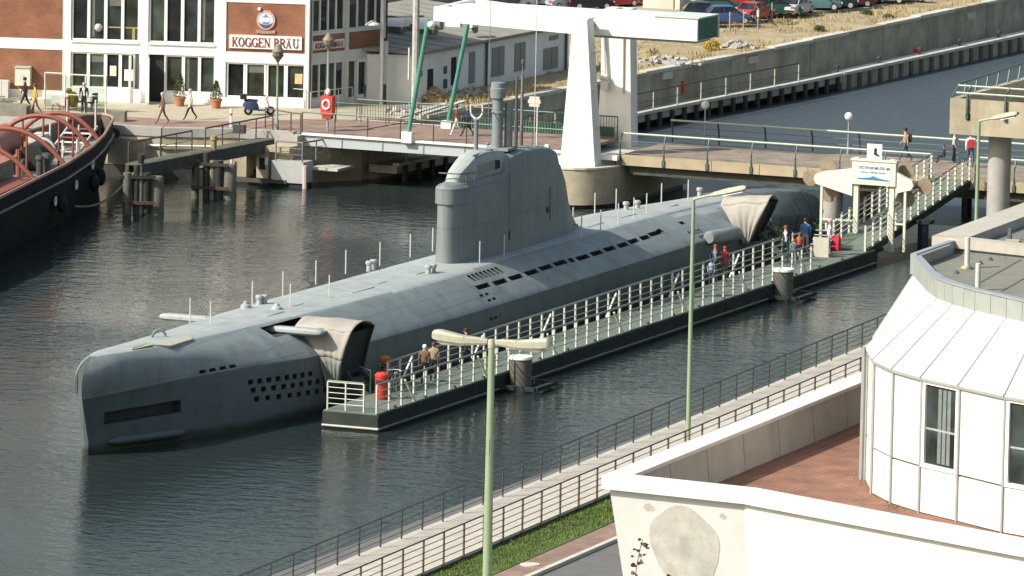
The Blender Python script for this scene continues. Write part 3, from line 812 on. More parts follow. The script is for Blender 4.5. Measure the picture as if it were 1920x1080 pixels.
# ---------------------------------------------------------------- tarpaulin over the stern
tp = thing('stern_tarpaulin', 'dark green tarpaulin stretched over the stern of the submarine', 'tarpaulin', (76, 0, 0))
b = MB(); rings = []
for x in np.linspace(69.5, 82.9, 24):
    r = ring_at(min(x, 82.65), .07)
    h = len(r); cz = []
    for i, p in enumerate(r):
        q = p.copy(); q.x = x + (0 if x < 82.6 else .1)
        wv = .04 * math.sin(x * 5 + i * .4) + .03 * noise.noise((x * 1.5, p.y * 2, p.z))
        q.y += wv * (1 if q.y > 0 else -1) * (1 if abs(q.y) > .2 else 0); q.z = max(q.z, -.06)
        cz.append(q)
    rings.append(cz)
b.loft(rings); obj('canvas', b, tarpdark, tp, smooth=50)
for x in (71.5, 75.0, 78.5):
    r = ring_at(x, .12); b = MB(); b.tube([p for p in r[:16] if p.z > .2], .02, 5); obj('lashing', b, raildark, tp)

# ---------------------------------------------------------------- the two entrance canopies
def canopy(label, near, X1, rise, split, flip=0):
    """near: side curtain facing the bow, rows from top to bottom as (inner point, outer point); X1: far side of the tunnel"""
    rows = [(Vector(a), Vector(c_)) for a, c_ in near]
    t = thing('entrance_canopy', label, 'canopy', (rows[0][0].x, -4.5, .8), 0, 'canvas canopies over the submarine entrances')
    n = 22
    def row(f):
        k = min(int(f * (len(rows) - 1)), len(rows) - 2); g = f * (len(rows) - 1) - k
        return rows[k][0].lerp(rows[k + 1][0], g), rows[k][1].lerp(rows[k + 1][1], g)
    def curtain(f0, f1, m):
        vs = []; fs = []
        for j in range(m + 1):
            f = lerp(f0, f1, j / m); a, c_ = row(f)
            for i in range(n + 1):
                u = i / n; p = a.lerp(c_, u)
                w = .035 * math.sin(u * 31 + 2 * f) * (.3 + f) + .07 * noise.noise((u * 4, f * 3, rise * 9))
                vs.append(p + V(w - .16 * math.sin(math.pi * min(1, f * 1.1)), 0, -.05 * math.sin(u * math.pi * 3) * (1 - f)))
        for j in range(m):
            for i in range(n): fs.append((j * (n + 1) + i, j * (n + 1) + i + 1, (j + 1) * (n + 1) + i + 1, (j + 1) * (n + 1) + i))
        return MB().add(vs, fs)
    def put_(nm, b, m_):
        o = obj(nm, b, m_, t, smooth=60, fix=False); md = o.modifiers.new('thick', 'SOLIDIFY'); md.thickness = .03; md.offset = 0
    put_('canvas_side', curtain(0, split, 8), tarp)
    if split < 1: put_('canvas_skirt', curtain(split + .003, 1, 6), tarpgrey)
    a, c_ = rows[0]; dX = X1 - a.x
    vs = []; fs = []; m = 8
    for j in range(m + 1):
        g = j / m
        for i in range(n + 1):
            u = i / n; p = a.lerp(c_, u)
            z = rise * math.sin(math.pi * lerp(.0, 1, g) ) ** .8 - .05 * math.sin(u * math.pi * 3) * (1 - g) + .03 * noise.noise((u * 5, g * 4, 2))
            vs.append(p + V(dX * g, 0, z + (0 if j else .0)))
    for j in range(m):
        for i in range(n): fs.append((j * (n + 1) + i, j * (n + 1) + i + 1, (j + 1) * (n + 1) + i + 1, (j + 1) * (n + 1) + i))
    put_('canvas_roof', MB().add(vs, fs), tarp)
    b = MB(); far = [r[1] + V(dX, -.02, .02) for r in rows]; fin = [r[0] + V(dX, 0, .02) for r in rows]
    pl = far + fin[::-1]; b.add(pl, [tuple(range(len(pl)))]); put_('far_side_shade', b, inkblack)  # far side coloured black for the shade inside the tunnel
    b = MB().slab([row(.05)[1] + V(.06, .14, 0), row(1)[1] + V(.06, .1, 0), row(1)[1] + V(dX - .05, .1, .02), row(.05)[1] + V(dX - .05, .14, .02)], .03); obj('doorway', b, inkblack, t)  # black sheet across the opening, painting the shade behind it
    for r_ in ([r[1] for r in rows], far): obj('frame_tube', MB().tube(r_, .035, 6), raildark, t)
    return t
canopy('beige canvas canopy at the bow entrance beside the near pontoon end', [((15.000, -2.198, 3.443), (15.000, -4.805, 3.436)), ((15.000, -2.892, 2.889), (15.000, -4.599, 2.749)), ((15.000, -3.343, 2.205), (15.000, -4.442, 2.064)), ((15.000, -3.549, 1.592), (15.000, -4.330, 1.517)), ((15.000, -3.657, 1.016), (15.000, -4.239, 1.151))], 17.3, .30, .44)
canopy('beige canvas canopy at the stern entrance in front of the dark tarpaulin', [((64.000, -2.098, 3.196), (64.000, -4.514, 3.462)), ((64.000, -2.464, 2.759), (64.000, -4.311, 2.937)), ((64.000, -2.862, 2.120), (64.000, -3.950, 2.195)), ((64.000, -3.344, 1.384), (64.000, -3.589, 1.402))], 65.3, .30, 1.0)

# ================================================================ PONTOON
pt = thing('pontoon', 'long dark floating pontoon with grey green deck alongside the submarine', 'pontoon', (11, -6.6, 0))
PX0, PX1, PY0, PY1, PZ = 11.0, 70.0, -7.83, -5.35, .75
b = MB().span((PX0, PY0, -.6), (PX1, PY1, PZ - .06)); obj('float', b, pontside, pt)
n = 24
for i in range(n):
    x0 = lerp(PX0, PX1, i / n); x1 = lerp(PX0, PX1, (i + 1) / n) - .025
    obj('deck_plate', MB().span((x0, PY0 + .04, PZ - .058), (x1, PY1 - .04, PZ + .006 * (i % 3))), pontdeck, pt)
b = MB().span((PX0 - .03, PY0 - .05, PZ - .14), (PX1, PY0 - .003, PZ - .02)); obj('edge_strip', b, pontside, pt)
b = MB().tube([(PX0 - .05, PY0 - .05, .13), (PX1, PY0 - .05, .13)], .05, 6); obj('rubbing_strake', b, timbergrey, pt)
b = MB().tube([(PX0 - .05, PY0 - .05, .13), (PX0 - .05, PY1, .13)], .05, 6); obj('rubbing_strake', b, concpale, pt)
for i in range(1, 6):
    b = MB().span((PX0 + i * 9.8, PY0 - .02, -.3), (PX0 + i * 9.8 + .12, PY0 + .01, .6)); obj('joint', b, inkblack, pt)
for i in range(18):
    obj('cleat', MB().box((13 + i * 3.1, PY0 + .12, PZ + .05), (.16, .08, .08)), raildark, pt)

r1 = railing('pontoon_railing', 'cream post and rail fence along the outer edge of the pontoon', 'railing', [(PX0 + .15, PY0 + .12, PZ), (61.5, PY0 + .12, PZ)], 1.27, 1.16, 4, .105, railcream, M('rail_dull', (.33, .36, .30), .6, .1, 3) if 'rail_dull' not in bpy.data.materials else bpy.data.materials['rail_dull'], topw=.05)
r2 = railing('pontoon_railing', 'cream post and rail fence along the submarine side of the pontoon', 'railing', [(17.2, PY1 - .15, PZ), (63.5, PY1 - .15, PZ)], 1.27, 1.16, 4, .105, railcream, M('rail_dull', (.33, .36, .30), .6, .1, 3) if 'rail_dull' not in bpy.data.materials else bpy.data.materials['rail_dull'], topw=.05)
r3 = railing('pontoon_railing', 'short cream railing across the near end of the pontoon', 'railing', [(PX0 + .15, PY1 - .15, PZ), (PX0 + .15, PY0 + .7, PZ)], .85, 1.16, 5, .085, railcream, railcream, topw=.06)
for rr, y in ((r1, PY0 + .12), (r1, PY0 + .12)):
    pass
for i, x in enumerate(np.arange(14.0, 60, 7.62)):
    b = MB().bar((x, PY0 + .12, PZ + 1.02), (x + .75, PY0 - .02, PZ + .03), .07); obj('brace', b, railcream, r1)
for i, x in enumerate(np.arange(19.7, 62, 7.62)):
    b = MB().bar((x, PY1 - .15, PZ + 1.02), (x - .9, PY1 - .05, PZ + .03), .07); obj('brace', b, railcream, r2)
b = MB().tube([(PX0 + .15, PY1 - .15, PZ + 1.2), (PX0 + .15, PY0 + .7, PZ + 1.2)], .035, 6); obj('handrail', b, railgreen, r3)
b = MB().tube([(PX0 + .15, PY0 + .12, PZ + 1.2), (61.5, PY0 + .12, PZ + 1.2)], .022, 6); obj('handrail', b, bpy.data.materials['rail_dull'], r1)
b = MB().tube([(17.2, PY1 - .15, PZ + 1.2), (63.5, PY1 - .15, PZ + 1.2)], .022, 6); obj('handrail', b, bpy.data.materials['rail_dull'], r2)
# boarding steps at both entrances
for x0, lab in ((15.6, 'dark boarding steps with short green posts under the bow canopy'), (64.6, 'dark boarding steps with short green posts under the stern canopy')):
    t = thing('boarding_steps', lab, 'steps', (x0, -5, .75))
    for k in range(5): obj('step', MB().box((x0 + .8, -5.1 + k * .32, .72 + k * .28), (1.3, .3, .06)), timber, t)
    for dx in (.1, 1.5):
        obj('string', MB().bar((x0 + dx, -5.35, .6), (x0 + dx, -3.6, 2.05), .05, .25), raildark, t)
        obj('post', MB().tube([(x0 + dx, -5.4, .75), (x0 + dx, -5.4, 1.75), (x0 + dx, -4.9, 1.9)], .03, 6), railgreen, t)
# stepped platform beside the stern canopy
t = thing('ticket_platform', 'low cream railed platform on the pontoon near the stern canopy', 'platform', (63.2, -6, .75))
for k in range(4): obj('rail', MB().tube([(62.5, -5.4, 1.0 + k * .28), (66.5, -5.4, 1.0 + k * .28)], .035, 6), railcream, t)
for k in range(4): obj('post', MB().tube([(62.5 + k * 1.3, -5.4, .75), (62.5 + k * 1.3, -5.4, 1.95)], .045, 6), railcream, t)
obj('side_panel', MB().span((66.0, -6.9, .76), (66.08, -6.1, 1.7)), M('board_cream', (.5, .47, .38), .8, .1, 5), t)
t = thing('steel_steps', 'dark open steps at the far end of the pontoon', 'steps', (67.8, -5.7, .75))
for k in range(5): obj('step', MB().box((67.9 + k * .22, -5.75, .85 + k * .2), (.3, 1.0, .05)), inkblack, t); obj('nosing', MB().box((67.76 + k * .22, -5.75, .885 + k * .2), (.04, 1.0, .03)), palemetal, t)

# mooring piles
def pile(px, base, label):
    x, y, _ = base
    t = thing('mooring_pile', label, 'mooring pile', (x, y, 0), 0, 'mooring piles holding the pontoon')
    b = MB().lathe((x, y, 0), [(.47, -3), (.47, 1.32)], 20); obj('pile_shaft', b, M('pile_grey_brown', (.12, .118, .10), .8, .2, 1.5, .2, stain=(.20, .10, .05), stain_amt=.5, stain_scale=1.5, streak=True), t, smooth=40)
    b = MB().lathe((x, y, 1.32), [(.52, -.02), (.52, .05), (.50, .10), (.05, .16)], 20); obj('cap', b, cleanwhite, t, smooth=40)
    k = MB(); w = 1.15
    for a, c_ in (((x - w, y - w), (x + w, y - w)), ((x - w, y + w), (x + w, y + w)), ((x - w, y - w), (x - w, y + w)), ((x + w, y - w), (x + w, y + w))):
        k = MB(); k.bar((a[0], a[1], .2), (c_[0], c_[1], .2), .22, .16); obj('guide_bar', k, pontside, t)
pile(0, (24.871, -8.330, 0.300), 'round mooring pile with white cap behind the double street lamp')
pile(0, (56.727, -8.135, 0.300), 'round mooring pile with white cap at the far third of the pontoon')

# things standing on the near end
def bin_(p, r, h, m, label, name, rim):
    t = thing(name, label, 'bin', p)
    b = MB().lathe(p, [(r * .92, 0), (r, .06), (r, h - .12), (r * 1.08, h - .1), (r * 1.08, h)], 16); obj('body', b, m, t, smooth=40)
    b = MB().lathe((p[0], p[1], p[2] + h), [(r * 1.02, 0.003), (r * .8, .07), (r * .35, .1), (r * .3, .05)], 16); obj('lid', b, rim, t, smooth=40)
    b = MB().span((p[0] - r * 1.05, p[1] - r * .5, p[2] + h * .62), (p[0] - r * .95, p[1] + r * .5, p[2] + h * .8)); obj('slot', b, inkblack, t)
bin_((14.699, -6.348, 0.750), .27, 1.05, red, 'red round litter bin at the near end of the pontoon', 'litter_bin', red)
bin_((18.402, -4.875, 0.750), .22, 1.15, orange, 'rusty orange standing cylinder behind the red bin', 'ash_bin', orange)

def bicycle():
    t = thing('bicycle', 'dark bicycle leaning on the pontoon railing by the red bin', 'bicycle')
    for x in (-.53, .53):
        b = MB(); b.tube([(x + .33 * math.cos(a), 0, .34 + .33 * math.sin(a)) for a in np.linspace(0, 2 * math.pi, 21)], .022, 6, cap=False)
        w = obj('wheel', b, tyre, t, smooth=60)
        b = MB()
        for a in np.linspace(0, math.pi, 5)[:-1]: b.tube([(x - .32 * math.cos(a), 0, .34 - .32 * math.sin(a)), (x + .32 * math.cos(a), 0, .34 + .32 * math.sin(a))], .005, 4)
        obj('spokes', b, palemetal, w)
    f = MB()
    for a, c_ in (((-.53, .34), (-.12, .32)), ((-.53, .34), (-.2, .82)), ((-.12, .32), (-.22, .92)), ((-.12, .32), (.36, .80)), ((-.2, .82), (.36, .86)), ((.36, .95), (.53, .34))): f.tube([(a[0], 0, a[1]), (c_[0], 0, c_[1])], .022, 6)
    obj('frame', f, mastdark, t)
    obj('saddle', MB().box((-.23, 0, .95), (.26, .13, .06)), tyre, t)
    obj('handlebar', MB().tube([(.28, -.28, 1.0), (.36, -.1, 1.03), (.36, .1, 1.03), (.28, .28, 1.0)], .018, 6), palemetal, t)
    obj('headlight', MB().sphere((.45, 0, .86), .07, 8, 6), cleanwhite, t)
    obj('pedals', MB().box((-.12, 0, .3), (.1, .36, .04)), mastdark, t)
    return t
k = bicycle(); k.location = (16.011, -6.299, 0.750); k.rotation_euler = (0, 0, R(10))

# ---------------------------------------------------------------- gate with sign and propeller blades
gt = thing('entrance_gate', 'cream portal with museum sign and white pictogram board over the gangway', 'gate', (72, -6.9, .75))
GX = 72.0
def onx(p): return V(*p)
yl, yr = (72.000, -6.007, 3.470)[1], (72.000, -7.845, 3.593)[1]
for y in (yl + .0, yr - .0):
    obj('portal_post', MB().span((GX, y - .12, .4), (GX + .2, y + .12, 4.9)), railcream, gt)
sy0 = (72.000, -5.848, 4.241)[1]; sy1 = (72.000, -8.042, 4.386)[1]; sz0 = (72.000, -6.966, 3.612)[2]; sz1 = (72.000, -6.933, 4.780)[2]
b = MB().span((GX - .12, sy1 - .03, sz0), (GX + .25, sy0 + .03, sz1)); obj('sign_box', b, railcream, gt)
b = MB().span((GX - .16, sy1 - .09, sz1 - .02), (GX + .28, sy0 + .09, sz1 + .08)); obj('sign_cornice', b, railcream, gt)
# raised picture frame and the sign face
fy0, fy1, fz0, fz1 = sy0 - .2, sy1 + .2, sz0 + .16, sz1 - .14
face = obj('sign_face', MB().span((GX - .135, fy1, fz0), (GX - .123, fy0, fz1)), M('sign_pale', (.72, .76, .76), .5, .03, 3), gt)
def text(s, size, loc, m, parent, rotz=-math.pi / 2, align='CENTER', shear=0, off=0.0, rot=None):
    cu = bpy.data.curves.new('lettering', 'FONT'); cu.body = s; cu.size = size; cu.align_x = align; cu.shear = shear; cu.offset = off; cu.extrude = .004
    cu.resolution_u = 3
    o = bpy.data.objects.new('lettering', cu); COL.objects.link(o)
    o.rotation_euler = (R(90), 0, rotz)
    dg = bpy.context.evaluated_depsgraph_get()
    me = bpy.data.meshes.new_from_object(o.evaluated_get(dg)); bpy.data.objects.remove(o)
    q = bpy.data.objects.new('lettering', me); me.materials.clear(); me.materials.append(m)
    q.rotation_euler = (R(90), 0, rotz) if rot is None else rot
    q.location = Vector(loc) - wo(parent)
    COL.objects.link(q); q.parent = parent; WO[q.name] = Vector(loc)
    return q
ym = (fy0 + fy1) / 2
inkgrey = M('sign_ink', (.10, .14, .15), .6, .05)
text('TECHNIKMUSEUM', .205, (GX - .142, ym, fz1 - .26), inkgrey, face, shear=.15, off=.003)
text('U-Boot Wilhelm Bauer', .14, (GX - .142, ym + .05, fz1 - .45), inkgrey, face, shear=.15)
b = MB()
w_ = fy0 - fy1
pl = [(fy0 - .06, fz0 + .10), (fy1 + .06, fz0 + .06), (fy1 + .06, fz0 + .12), (ym - .45, fz0 + .17), (ym - .25, fz0 + .21), (ym - .12, fz0 + .25), (ym + .02, fz0 + .30), (ym + .18, fz0 + .22), (ym + .5, fz0 + .18), (fy0 - .06, fz0 + .17)]
b.add([V(GX - .142, y, z) for y, z in pl] + [V(GX - .138, y, z) for y, z in pl], [tuple(range(10)), tuple(range(19, 9, -1))] + [(i, (i + 1) % 10, 10 + (i + 1) % 10, 10 + i) for i in range(10)])
obj('submarine_emblem', b, M('sign_blue', (.06, .20, .36), .5, .1), face)
py0 = (72.000, -6.537, 5.196)[1]; py1 = (72.000, -7.305, 5.246)[1]; pz1 = (72.000, -6.910, 5.610)[2]
pic = obj('pictogram_board', MB().span((GX - .02, py1, sz1 + .085), (GX + .02, py0, pz1)), cleanwhite, gt)
pm = (py0 + py1) / 2; zz = sz1 + .1
pl = [(pm + .02, zz + .52), (pm - .12, zz + .54), (pm - .12, zz + .30), (pm - .28, zz + .16), (pm - .26, zz + .11), (pm - .06, zz + .17), (pm + .03, zz + .22)]
b = MB().add([V(GX - .03, y, z) for y, z in pl] + [V(GX - .022, y, z) for y, z in pl], [tuple(range(7)), tuple(range(13, 6, -1))] + [(i, (i + 1) % 7, 7 + (i + 1) % 7, 7 + i) for i in range(7)]); obj('pictogram', b, inkblack, pic)
b = MB().bar((GX - .03, pm + .24, zz + .14), (GX - .03, pm + .08, zz + .4), .008, .03); obj('pictogram_line', b, palemetal, pic)
# tapered side arms and outer posts
for sg, ye, yo in ((1, sy0, (72.000, -3.820, 3.715)[1]), (-1, sy1, (72.000, -8.967, 3.668)[1])):
    zc = lerp(sz0, sz1, .12) - .02
    pts = [(ye + sg * .02, zc + .62), (yo - sg * .5, zc + .38), (yo - sg * .08, zc + .22), (yo, zc - .02), (yo - sg * .12, zc - .25), (yo - sg * .8, zc - .42), (ye + sg * .02, zc - .72)]
    b = MB().add([V(GX - .06, y, z) for y, z in pts] + [V(GX + .2, y, z) for y, z in pts], [tuple(range(7)), tuple(range(13, 6, -1))] + [(i, (i + 1) % 7, 7 + (i + 1) % 7, 7 + i) for i in range(7)])
    obj('side_arm', b, M('gate_cream', (.62, .63, .56), .6, .05, 3), gt)
    yp = yo - sg * .42
    obj('outer_post', MB().span((GX - .03, yp - .06, .75 if sg > 0 else .45), (GX + .09, yp + .06, zc - .2)), railcream, gt)
    zb = 1.75
    obj('cross_rail', MB().span((GX - .02, min(yp, ye), zb), (GX + .08, max(yp, ye), zb + .08)), railcream, gt)
    # bronze propeller mounted behind the arm: three broad rounded blades round a hub
    hub = V(GX + .55, yo - sg * .18, zc - .05)
    pr_ = obj('propeller', MB().lathe((0, 0, 0), [(.2, -.2), (.22, 0), (.18, .2), (.05, .3)], 12), bronze, gt, origin=(0, 0, 0), smooth=40)
    pr_.location = hub - wo(gt); pr_.rotation_euler = (0, R(-90), 0); WO[pr_.name] = hub
    for k, (dy, dz, rr) in enumerate(((.60 * sg, -.02, .40), (-.40 * sg, .60, .44), (-.42 * sg, -.70, .45))):
        bb = MB(); nn = 16; vs = []
        for side_ in (-.035, .035):
            for a in range(nn):
                aa = 2 * math.pi * a / nn
                yy = dy + rr * math.cos(aa); z_ = dz + rr * 1.0 * math.sin(aa)
                vs.append(hub + V(side_ + .22 * (yy * .6 - z_ * .35) , yy, z_))
        bb.add(vs, [tuple(range(nn)), tuple(range(2 * nn - 1, nn - 1, -1))] + [(i, (i + 1) % nn, nn + (i + 1) % nn, nn + i) for i in range(nn)])
        me = bb.mesh('propeller_blade', hub, 40); me.materials.append(bronze)
        o = bpy.data.objects.new('propeller_blade', me); o.rotation_euler = (0, R(90), 0); COL.objects.link(o); o.parent = pr_

# ---------------------------------------------------------------- gangway from the pontoon up to the bridge
gw = thing('gangway', 'sloping gangway with cream railings from the pontoon up to the bridge', 'gangway', (70, -6.6, .75))
A0 = V(69.0, -6.65, .80); A1 = V(84.0, -6.6, 2.62); hw = .95
n = 18
for i in range(n):
    p = A0.lerp(A1, (i + .5) / n)
    m_ = (A1 - A0).normalized(); sd = V(0, 1, 0); up_ = m_.cross(sd) * -1
    obj('deck_board', MB().box(p, ((A1 - A0).length / n - .03, 2 * hw, .06), rot=Matrix((m_, sd, m_.cross(sd))).transposed()), pontdeck, gw)
for s_ in (-1, 1):
    o_ = V(0, s_ * (hw + .06), 0)
    obj('side_beam', MB().bar(A0 + o_ + V(0, 0, -.18), A1 + o_ + V(0, 0, -.18), .10, .34), pontside, gw)
    for q in (.25, .5, .75, 1.0, 1.2): obj('rail', MB().tube([A0 + o_ + V(0, 0, q), A1 + o_ + V(0, 0, q)], .022 if q < 1.1 else .03, 6), railcream if q < 1.1 else raildark, gw)
    k0 = None
    for i in range(15):
        p = A0.lerp(A1, i / 14) + o_
        if k0 is None: k0 = obj('post', MB().span(p + V(-.045, -.045, -.3), p + V(.045, .045, 1.22)), railcream, gw, origin=p)
        else: copy_of(k0, 'post', p, gw)
t0 = None
for p, top in (((71.190, -7.229, 0.0), .5), ((76.187, -8.028, 0.0), 1.35), ((89.368, -5.625, 0.0), 2.1)):
    b = MB().tube([(p[0], p[1], -3), (p[0], p[1], top)], .27, 14)
    o = obj('support_pile', b, navypile, None, smooth=40, origin=(p[0], p[1], 0))
    tag(o, {.5: 'dark round pile under the foot of the gangway by the pontoon end', 1.35: 'dark round pile under the middle of the gangway', 2.1: 'dark round pile under the bridge landing'}[top], 'pile', 'piles under the gangway')
    obj('pile_head', MB().box((p[0], p[1], top + .08), (.7, .9, .16)), pontside, o)

# ================================================================ BASCULE BRIDGE
br = thing('bascule_bridge', 'white counterweighted bascule bridge with green rods across the canal', 'bridge', (84, 13, 0))
ZB = 2.6
# pier with rounded nose
nose = []
for a in np.linspace(-90, -270, 13):
    nose.append((84.6 + 3.0 * math.cos(R(a)), 13.3 + 2.15 * math.sin(R(a))))
pier = [(93.4, 11.15)] + nose + [(93.4, 15.45)]
obj('pier', MB().prism(pier, .22, 2.02), concrete, br, smooth=30)
obj('pier_coping', MB().prism([(lerp(88, x, 1.008), lerp(13.3, y, 1.015)) for x, y in pier], 2.024, 2.12), concpale, br)
obj('pier_footing', MB().prism([(lerp(88, x, .95), lerp(13.3, y, .92)) for x, y in pier], -4, .216), wetpile, br)
# leaf over the left opening
L0, L1 = 29.0, 14.2
obj('leaf_deck', MB().span((84.25, L1, ZB - .14), (91.2, L0, ZB)), brickpath, br)
obj('edge_girder', MB().span((84.06, L1, ZB - .62), (84.22, L0, ZB - .06)), M('girder_blue_grey', (.42, .46, .48), .5, .08, 2, stain=(.3, .28, .22), stain_amt=.3, stain_scale=2), br)
obj('edge_flange', MB().span((83.92, L1, ZB - .055), (84.245, L0, ZB + .05)), white, br)
obj('edge_girder', MB().span((91.2, L1, ZB - .6), (91.36, L0, ZB + .02)), white, br)
for y in np.arange(L1 + 1, L0, 2.3): obj('stiffener', MB().span((84.02, y, ZB - .60), (84.056, y + .05, ZB - .07)), greymetal, br)
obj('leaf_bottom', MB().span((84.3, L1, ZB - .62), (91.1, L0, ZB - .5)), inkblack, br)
# fixed span towards the right bank
R0, R1 = 11.4, -12.0
obj('fixed_deck', MB().span((84.2, R1, ZB - .12), (91.2, R0, ZB)), brick_mat('span_paving', (.30, .235, .185), (.265, .205, .165), (.22, .18, .15), .3, .15), br)
for i in range(9):
    y0 = lerp(R0, R1, i / 9); y1 = lerp(R0, R1, (i + 1) / 9) + .03
    obj('fascia_panel', MB().span((84.02, y1, ZB - .46), (84.195, y0, ZB + .07)), M('fascia_concrete', (.40, .33, .22), .85, .14, 1.0, .2, stain=(.25, .2, .14), stain_amt=.5, stain_scale=1.2) if i == 0 else bpy.data.materials['fascia_concrete'], br)
obj('main_girder', MB().span((84.35, R1, ZB - .95), (84.75, R0 - .6, ZB - .47)), timber, br)
obj('main_girder', MB().span((90.2, R1, ZB - .95), (90.6, R0 - .6, ZB - .2)), timber, br)
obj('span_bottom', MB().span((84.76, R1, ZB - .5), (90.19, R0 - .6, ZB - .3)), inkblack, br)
obj('bearing_ledge', MB().span((83.6, 11.2, ZB - .20), (84.6, 12.1, ZB + .05)), white, br)
obj('bearing', MB().span((84.3, 11.6, 2.13), (84.9, 12.4, ZB - .22)), greymetal, br)
for y, x in ((.9, 84.9), (.9, 89.8)):
    obj('round_column', MB().tube([(x, y - .9, -4), (x, y - .9, ZB - .96)], .55, 20), concgrey, br, smooth=40)
# towers
def tower(x0, x1, base, top, z0, z1):
    (ya, yb), (yc, yd) = base, top
    b = MB(); b.add([(x0, yb, z0), (x1, yb, z0), (x1, ya, z0), (x0, ya, z0), (x0 + .04, yd, z1), (x1 - .04, yd, z1), (x1 - .04, yc, z1), (x0 + .04, yc, z1)],
                    [(0, 1, 2, 3), (4, 5, 6, 7), (0, 1, 5, 4), (1, 2, 6, 5), (2, 3, 7, 6), (3, 0, 4, 7)])
    return obj('tower', b, white, br)
tw = tower(82.7, 83.65, (13.95, 12.05), (13.42, 12.66), 2.13, 9.56)
obj('tower_cap', MB().span((82.74, 12.6, 9.565), (83.66, 13.45, 9.64)), white, tw)
for z in (4.0, 5.9, 7.8):
    hwz = lerp(.95, .38, (z - 2.13) / 7.43) + .012
    obj('joint_band', MB().span((82.7 + .04 * (z - 2.13) / 7.43 - .006, 13.0 - hwz, z), (83.66, 13.04 + hwz, z + .035)), M('joint_grey', (.55, .55, .52), .6) if z == 4.0 else bpy.data.materials['joint_grey'], tw)
for i in range(9): obj('rung', MB().bar((83.66, 12.75, 2.9 + i * .36), (83.66, 13.15, 2.9 + i * .36), .03), greymetal, tw)
tw2 = tower(91.45, 92.4, (15.55, 13.6), (15.2, 13.85), 2.13, 9.3)
obj('ladder', MB().span((91.36, 15.25, 6.0), (91.43, 15.35, 8.6)), white, tw2)
obj('motor_box', MB().span((91.1, 14.85, 5.05), (91.44, 15.25, 5.55)), palemetal, tw2)
obj('drive_shaft', MB().tube([(91.3, 15.25, 8.0), (91.25, 15.05, 5.5)], .09, 8), white, tw2)
obj('motor_hood', MB().tube([(91.2, 15.3, 5.7), (91.2, 14.9, 5.7)], .14, 8), palemetal, tw2)
obj('conduit', MB().tube([(91.4, 14.1, 4.9), (91.4, 14.15, 8.2)], .05, 6), palemetal, tw2)
# balance beam: open frame at the left end, solid plate, boxed counterweight at the right
zt, zb = 9.78, 8.72
def bm(p, z0, z1, m=white, name='balance_beam'): return obj(name, MB().prism(p, z0, z1), m, br)
b = MB()
# front girder deepens towards the pivot
yl_, ym_, yr_ = 21.8, 13.2, 7.2
b.add([(84.3, yl_, 8.85), (84.62, yl_, 8.85), (84.62, ym_, 8.62), (84.3, ym_, 8.62), (84.3, yl_, 9.6), (84.62, yl_, 9.6), (84.62, ym_, 9.74), (84.3, ym_, 9.74)],
      [(0, 1, 2, 3), (4, 5, 6, 7), (0, 1, 5, 4), (1, 2, 6, 5), (2, 3, 7, 6), (3, 0, 4, 7)]); obj('front_girder', b, white, br)
b = MB()
b.prism([(89.5, 22.0), (89.85, 22.0), (86.72, 16.2), (86.72, 17.4)], 8.86, 9.55); obj('rear_arm', b, white, br)
bm([(84.63, 21.8), (84.63, 21.5), (89.49, 21.7), (89.49, 22.0)], 9.2, 9.56, white, 'end_beam')
bm([(84.63, 20.9), (84.63, 13.2), (86.7, 13.2), (86.7, 19.6)], 8.75, 9.74, white, 'beam_box')
bm([(84.28, 13.195), (84.28, 7.25), (86.7, 7.15), (86.7, 13.195)], 8.66, 9.80, white, 'counterweight')
obj('beam_soffit', MB().prism([(84.5, 13.1), (84.5, 7.4), (86.5, 7.4), (86.5, 13.1)], 8.52, 8.655), greymetal, br)
obj('roof_sheet', MB().prism([(84.22, 9.6), (84.22, 7.15), (86.75, 7.05), (86.75, 9.2)], 9.803, 9.86), M('roof_pale_green', (.52, .62, .56), .6, .1, 2), br)
obj('counterweight_end', MB().add([(84.42, 7.215, 8.72), (86.58, 7.128, 8.72), (86.58, 7.128, 9.74), (84.42, 7.215, 9.74), (84.42, 7.155, 8.72), (86.58, 7.068, 8.72), (86.58, 7.068, 9.74), (84.42, 7.155, 9.74)], [(0, 1, 2, 3), (4, 5, 6, 7), (0, 1, 5, 4), (1, 2, 6, 5), (2, 3, 7, 6), (3, 0, 4, 7)]), boxgreen, br)
obj('corner_post', MB().span((86.62, 7.02, 8.66), (86.78, 7.16, 9.79)), palemetal, br)
obj('pivot', MB().tube([(83.4, 13.1, 9.2), (84.29, 13.1, 9.2)], .28, 12), greymetal, br, smooth=40)
obj('pivot', MB().tube([(86.72, 14.4, 9.1), (91.5, 14.4, 9.1)], .28, 12), greymetal, br, smooth=40)
obj('beam_shoe', MB().span((84.25, 20.3, 8.62), (84.6, 21.1, 8.84)), white, br)
# green rods, ball and foot
def rod(p, q, foot):
    o = obj('lift_rod', MB().tube([p, q], .115, 10), rodgreen, br, smooth=40)
    obj('rod_shoe', MB().span(Vector(q) - V(.22, .28, .32), Vector(q) + V(.12, .28, .25)), white, o)
    obj('rod_ball', MB().sphere(Vector(p) + V(-.2, -.25, -.25), .2, 10, 8), cleanwhite, o, smooth=60)
    return o
rod((84.1, 22.0, 8.95), (83.95, 22.95, 2.85), 0)
rod((89.95, 22.15, 8.9), (90.3, 23.5, 2.75), 0)
obj('hinge_block', MB().span((84.2, 21.4, 8.4), (84.7, 21.7, 8.86)), timbergrey, br)

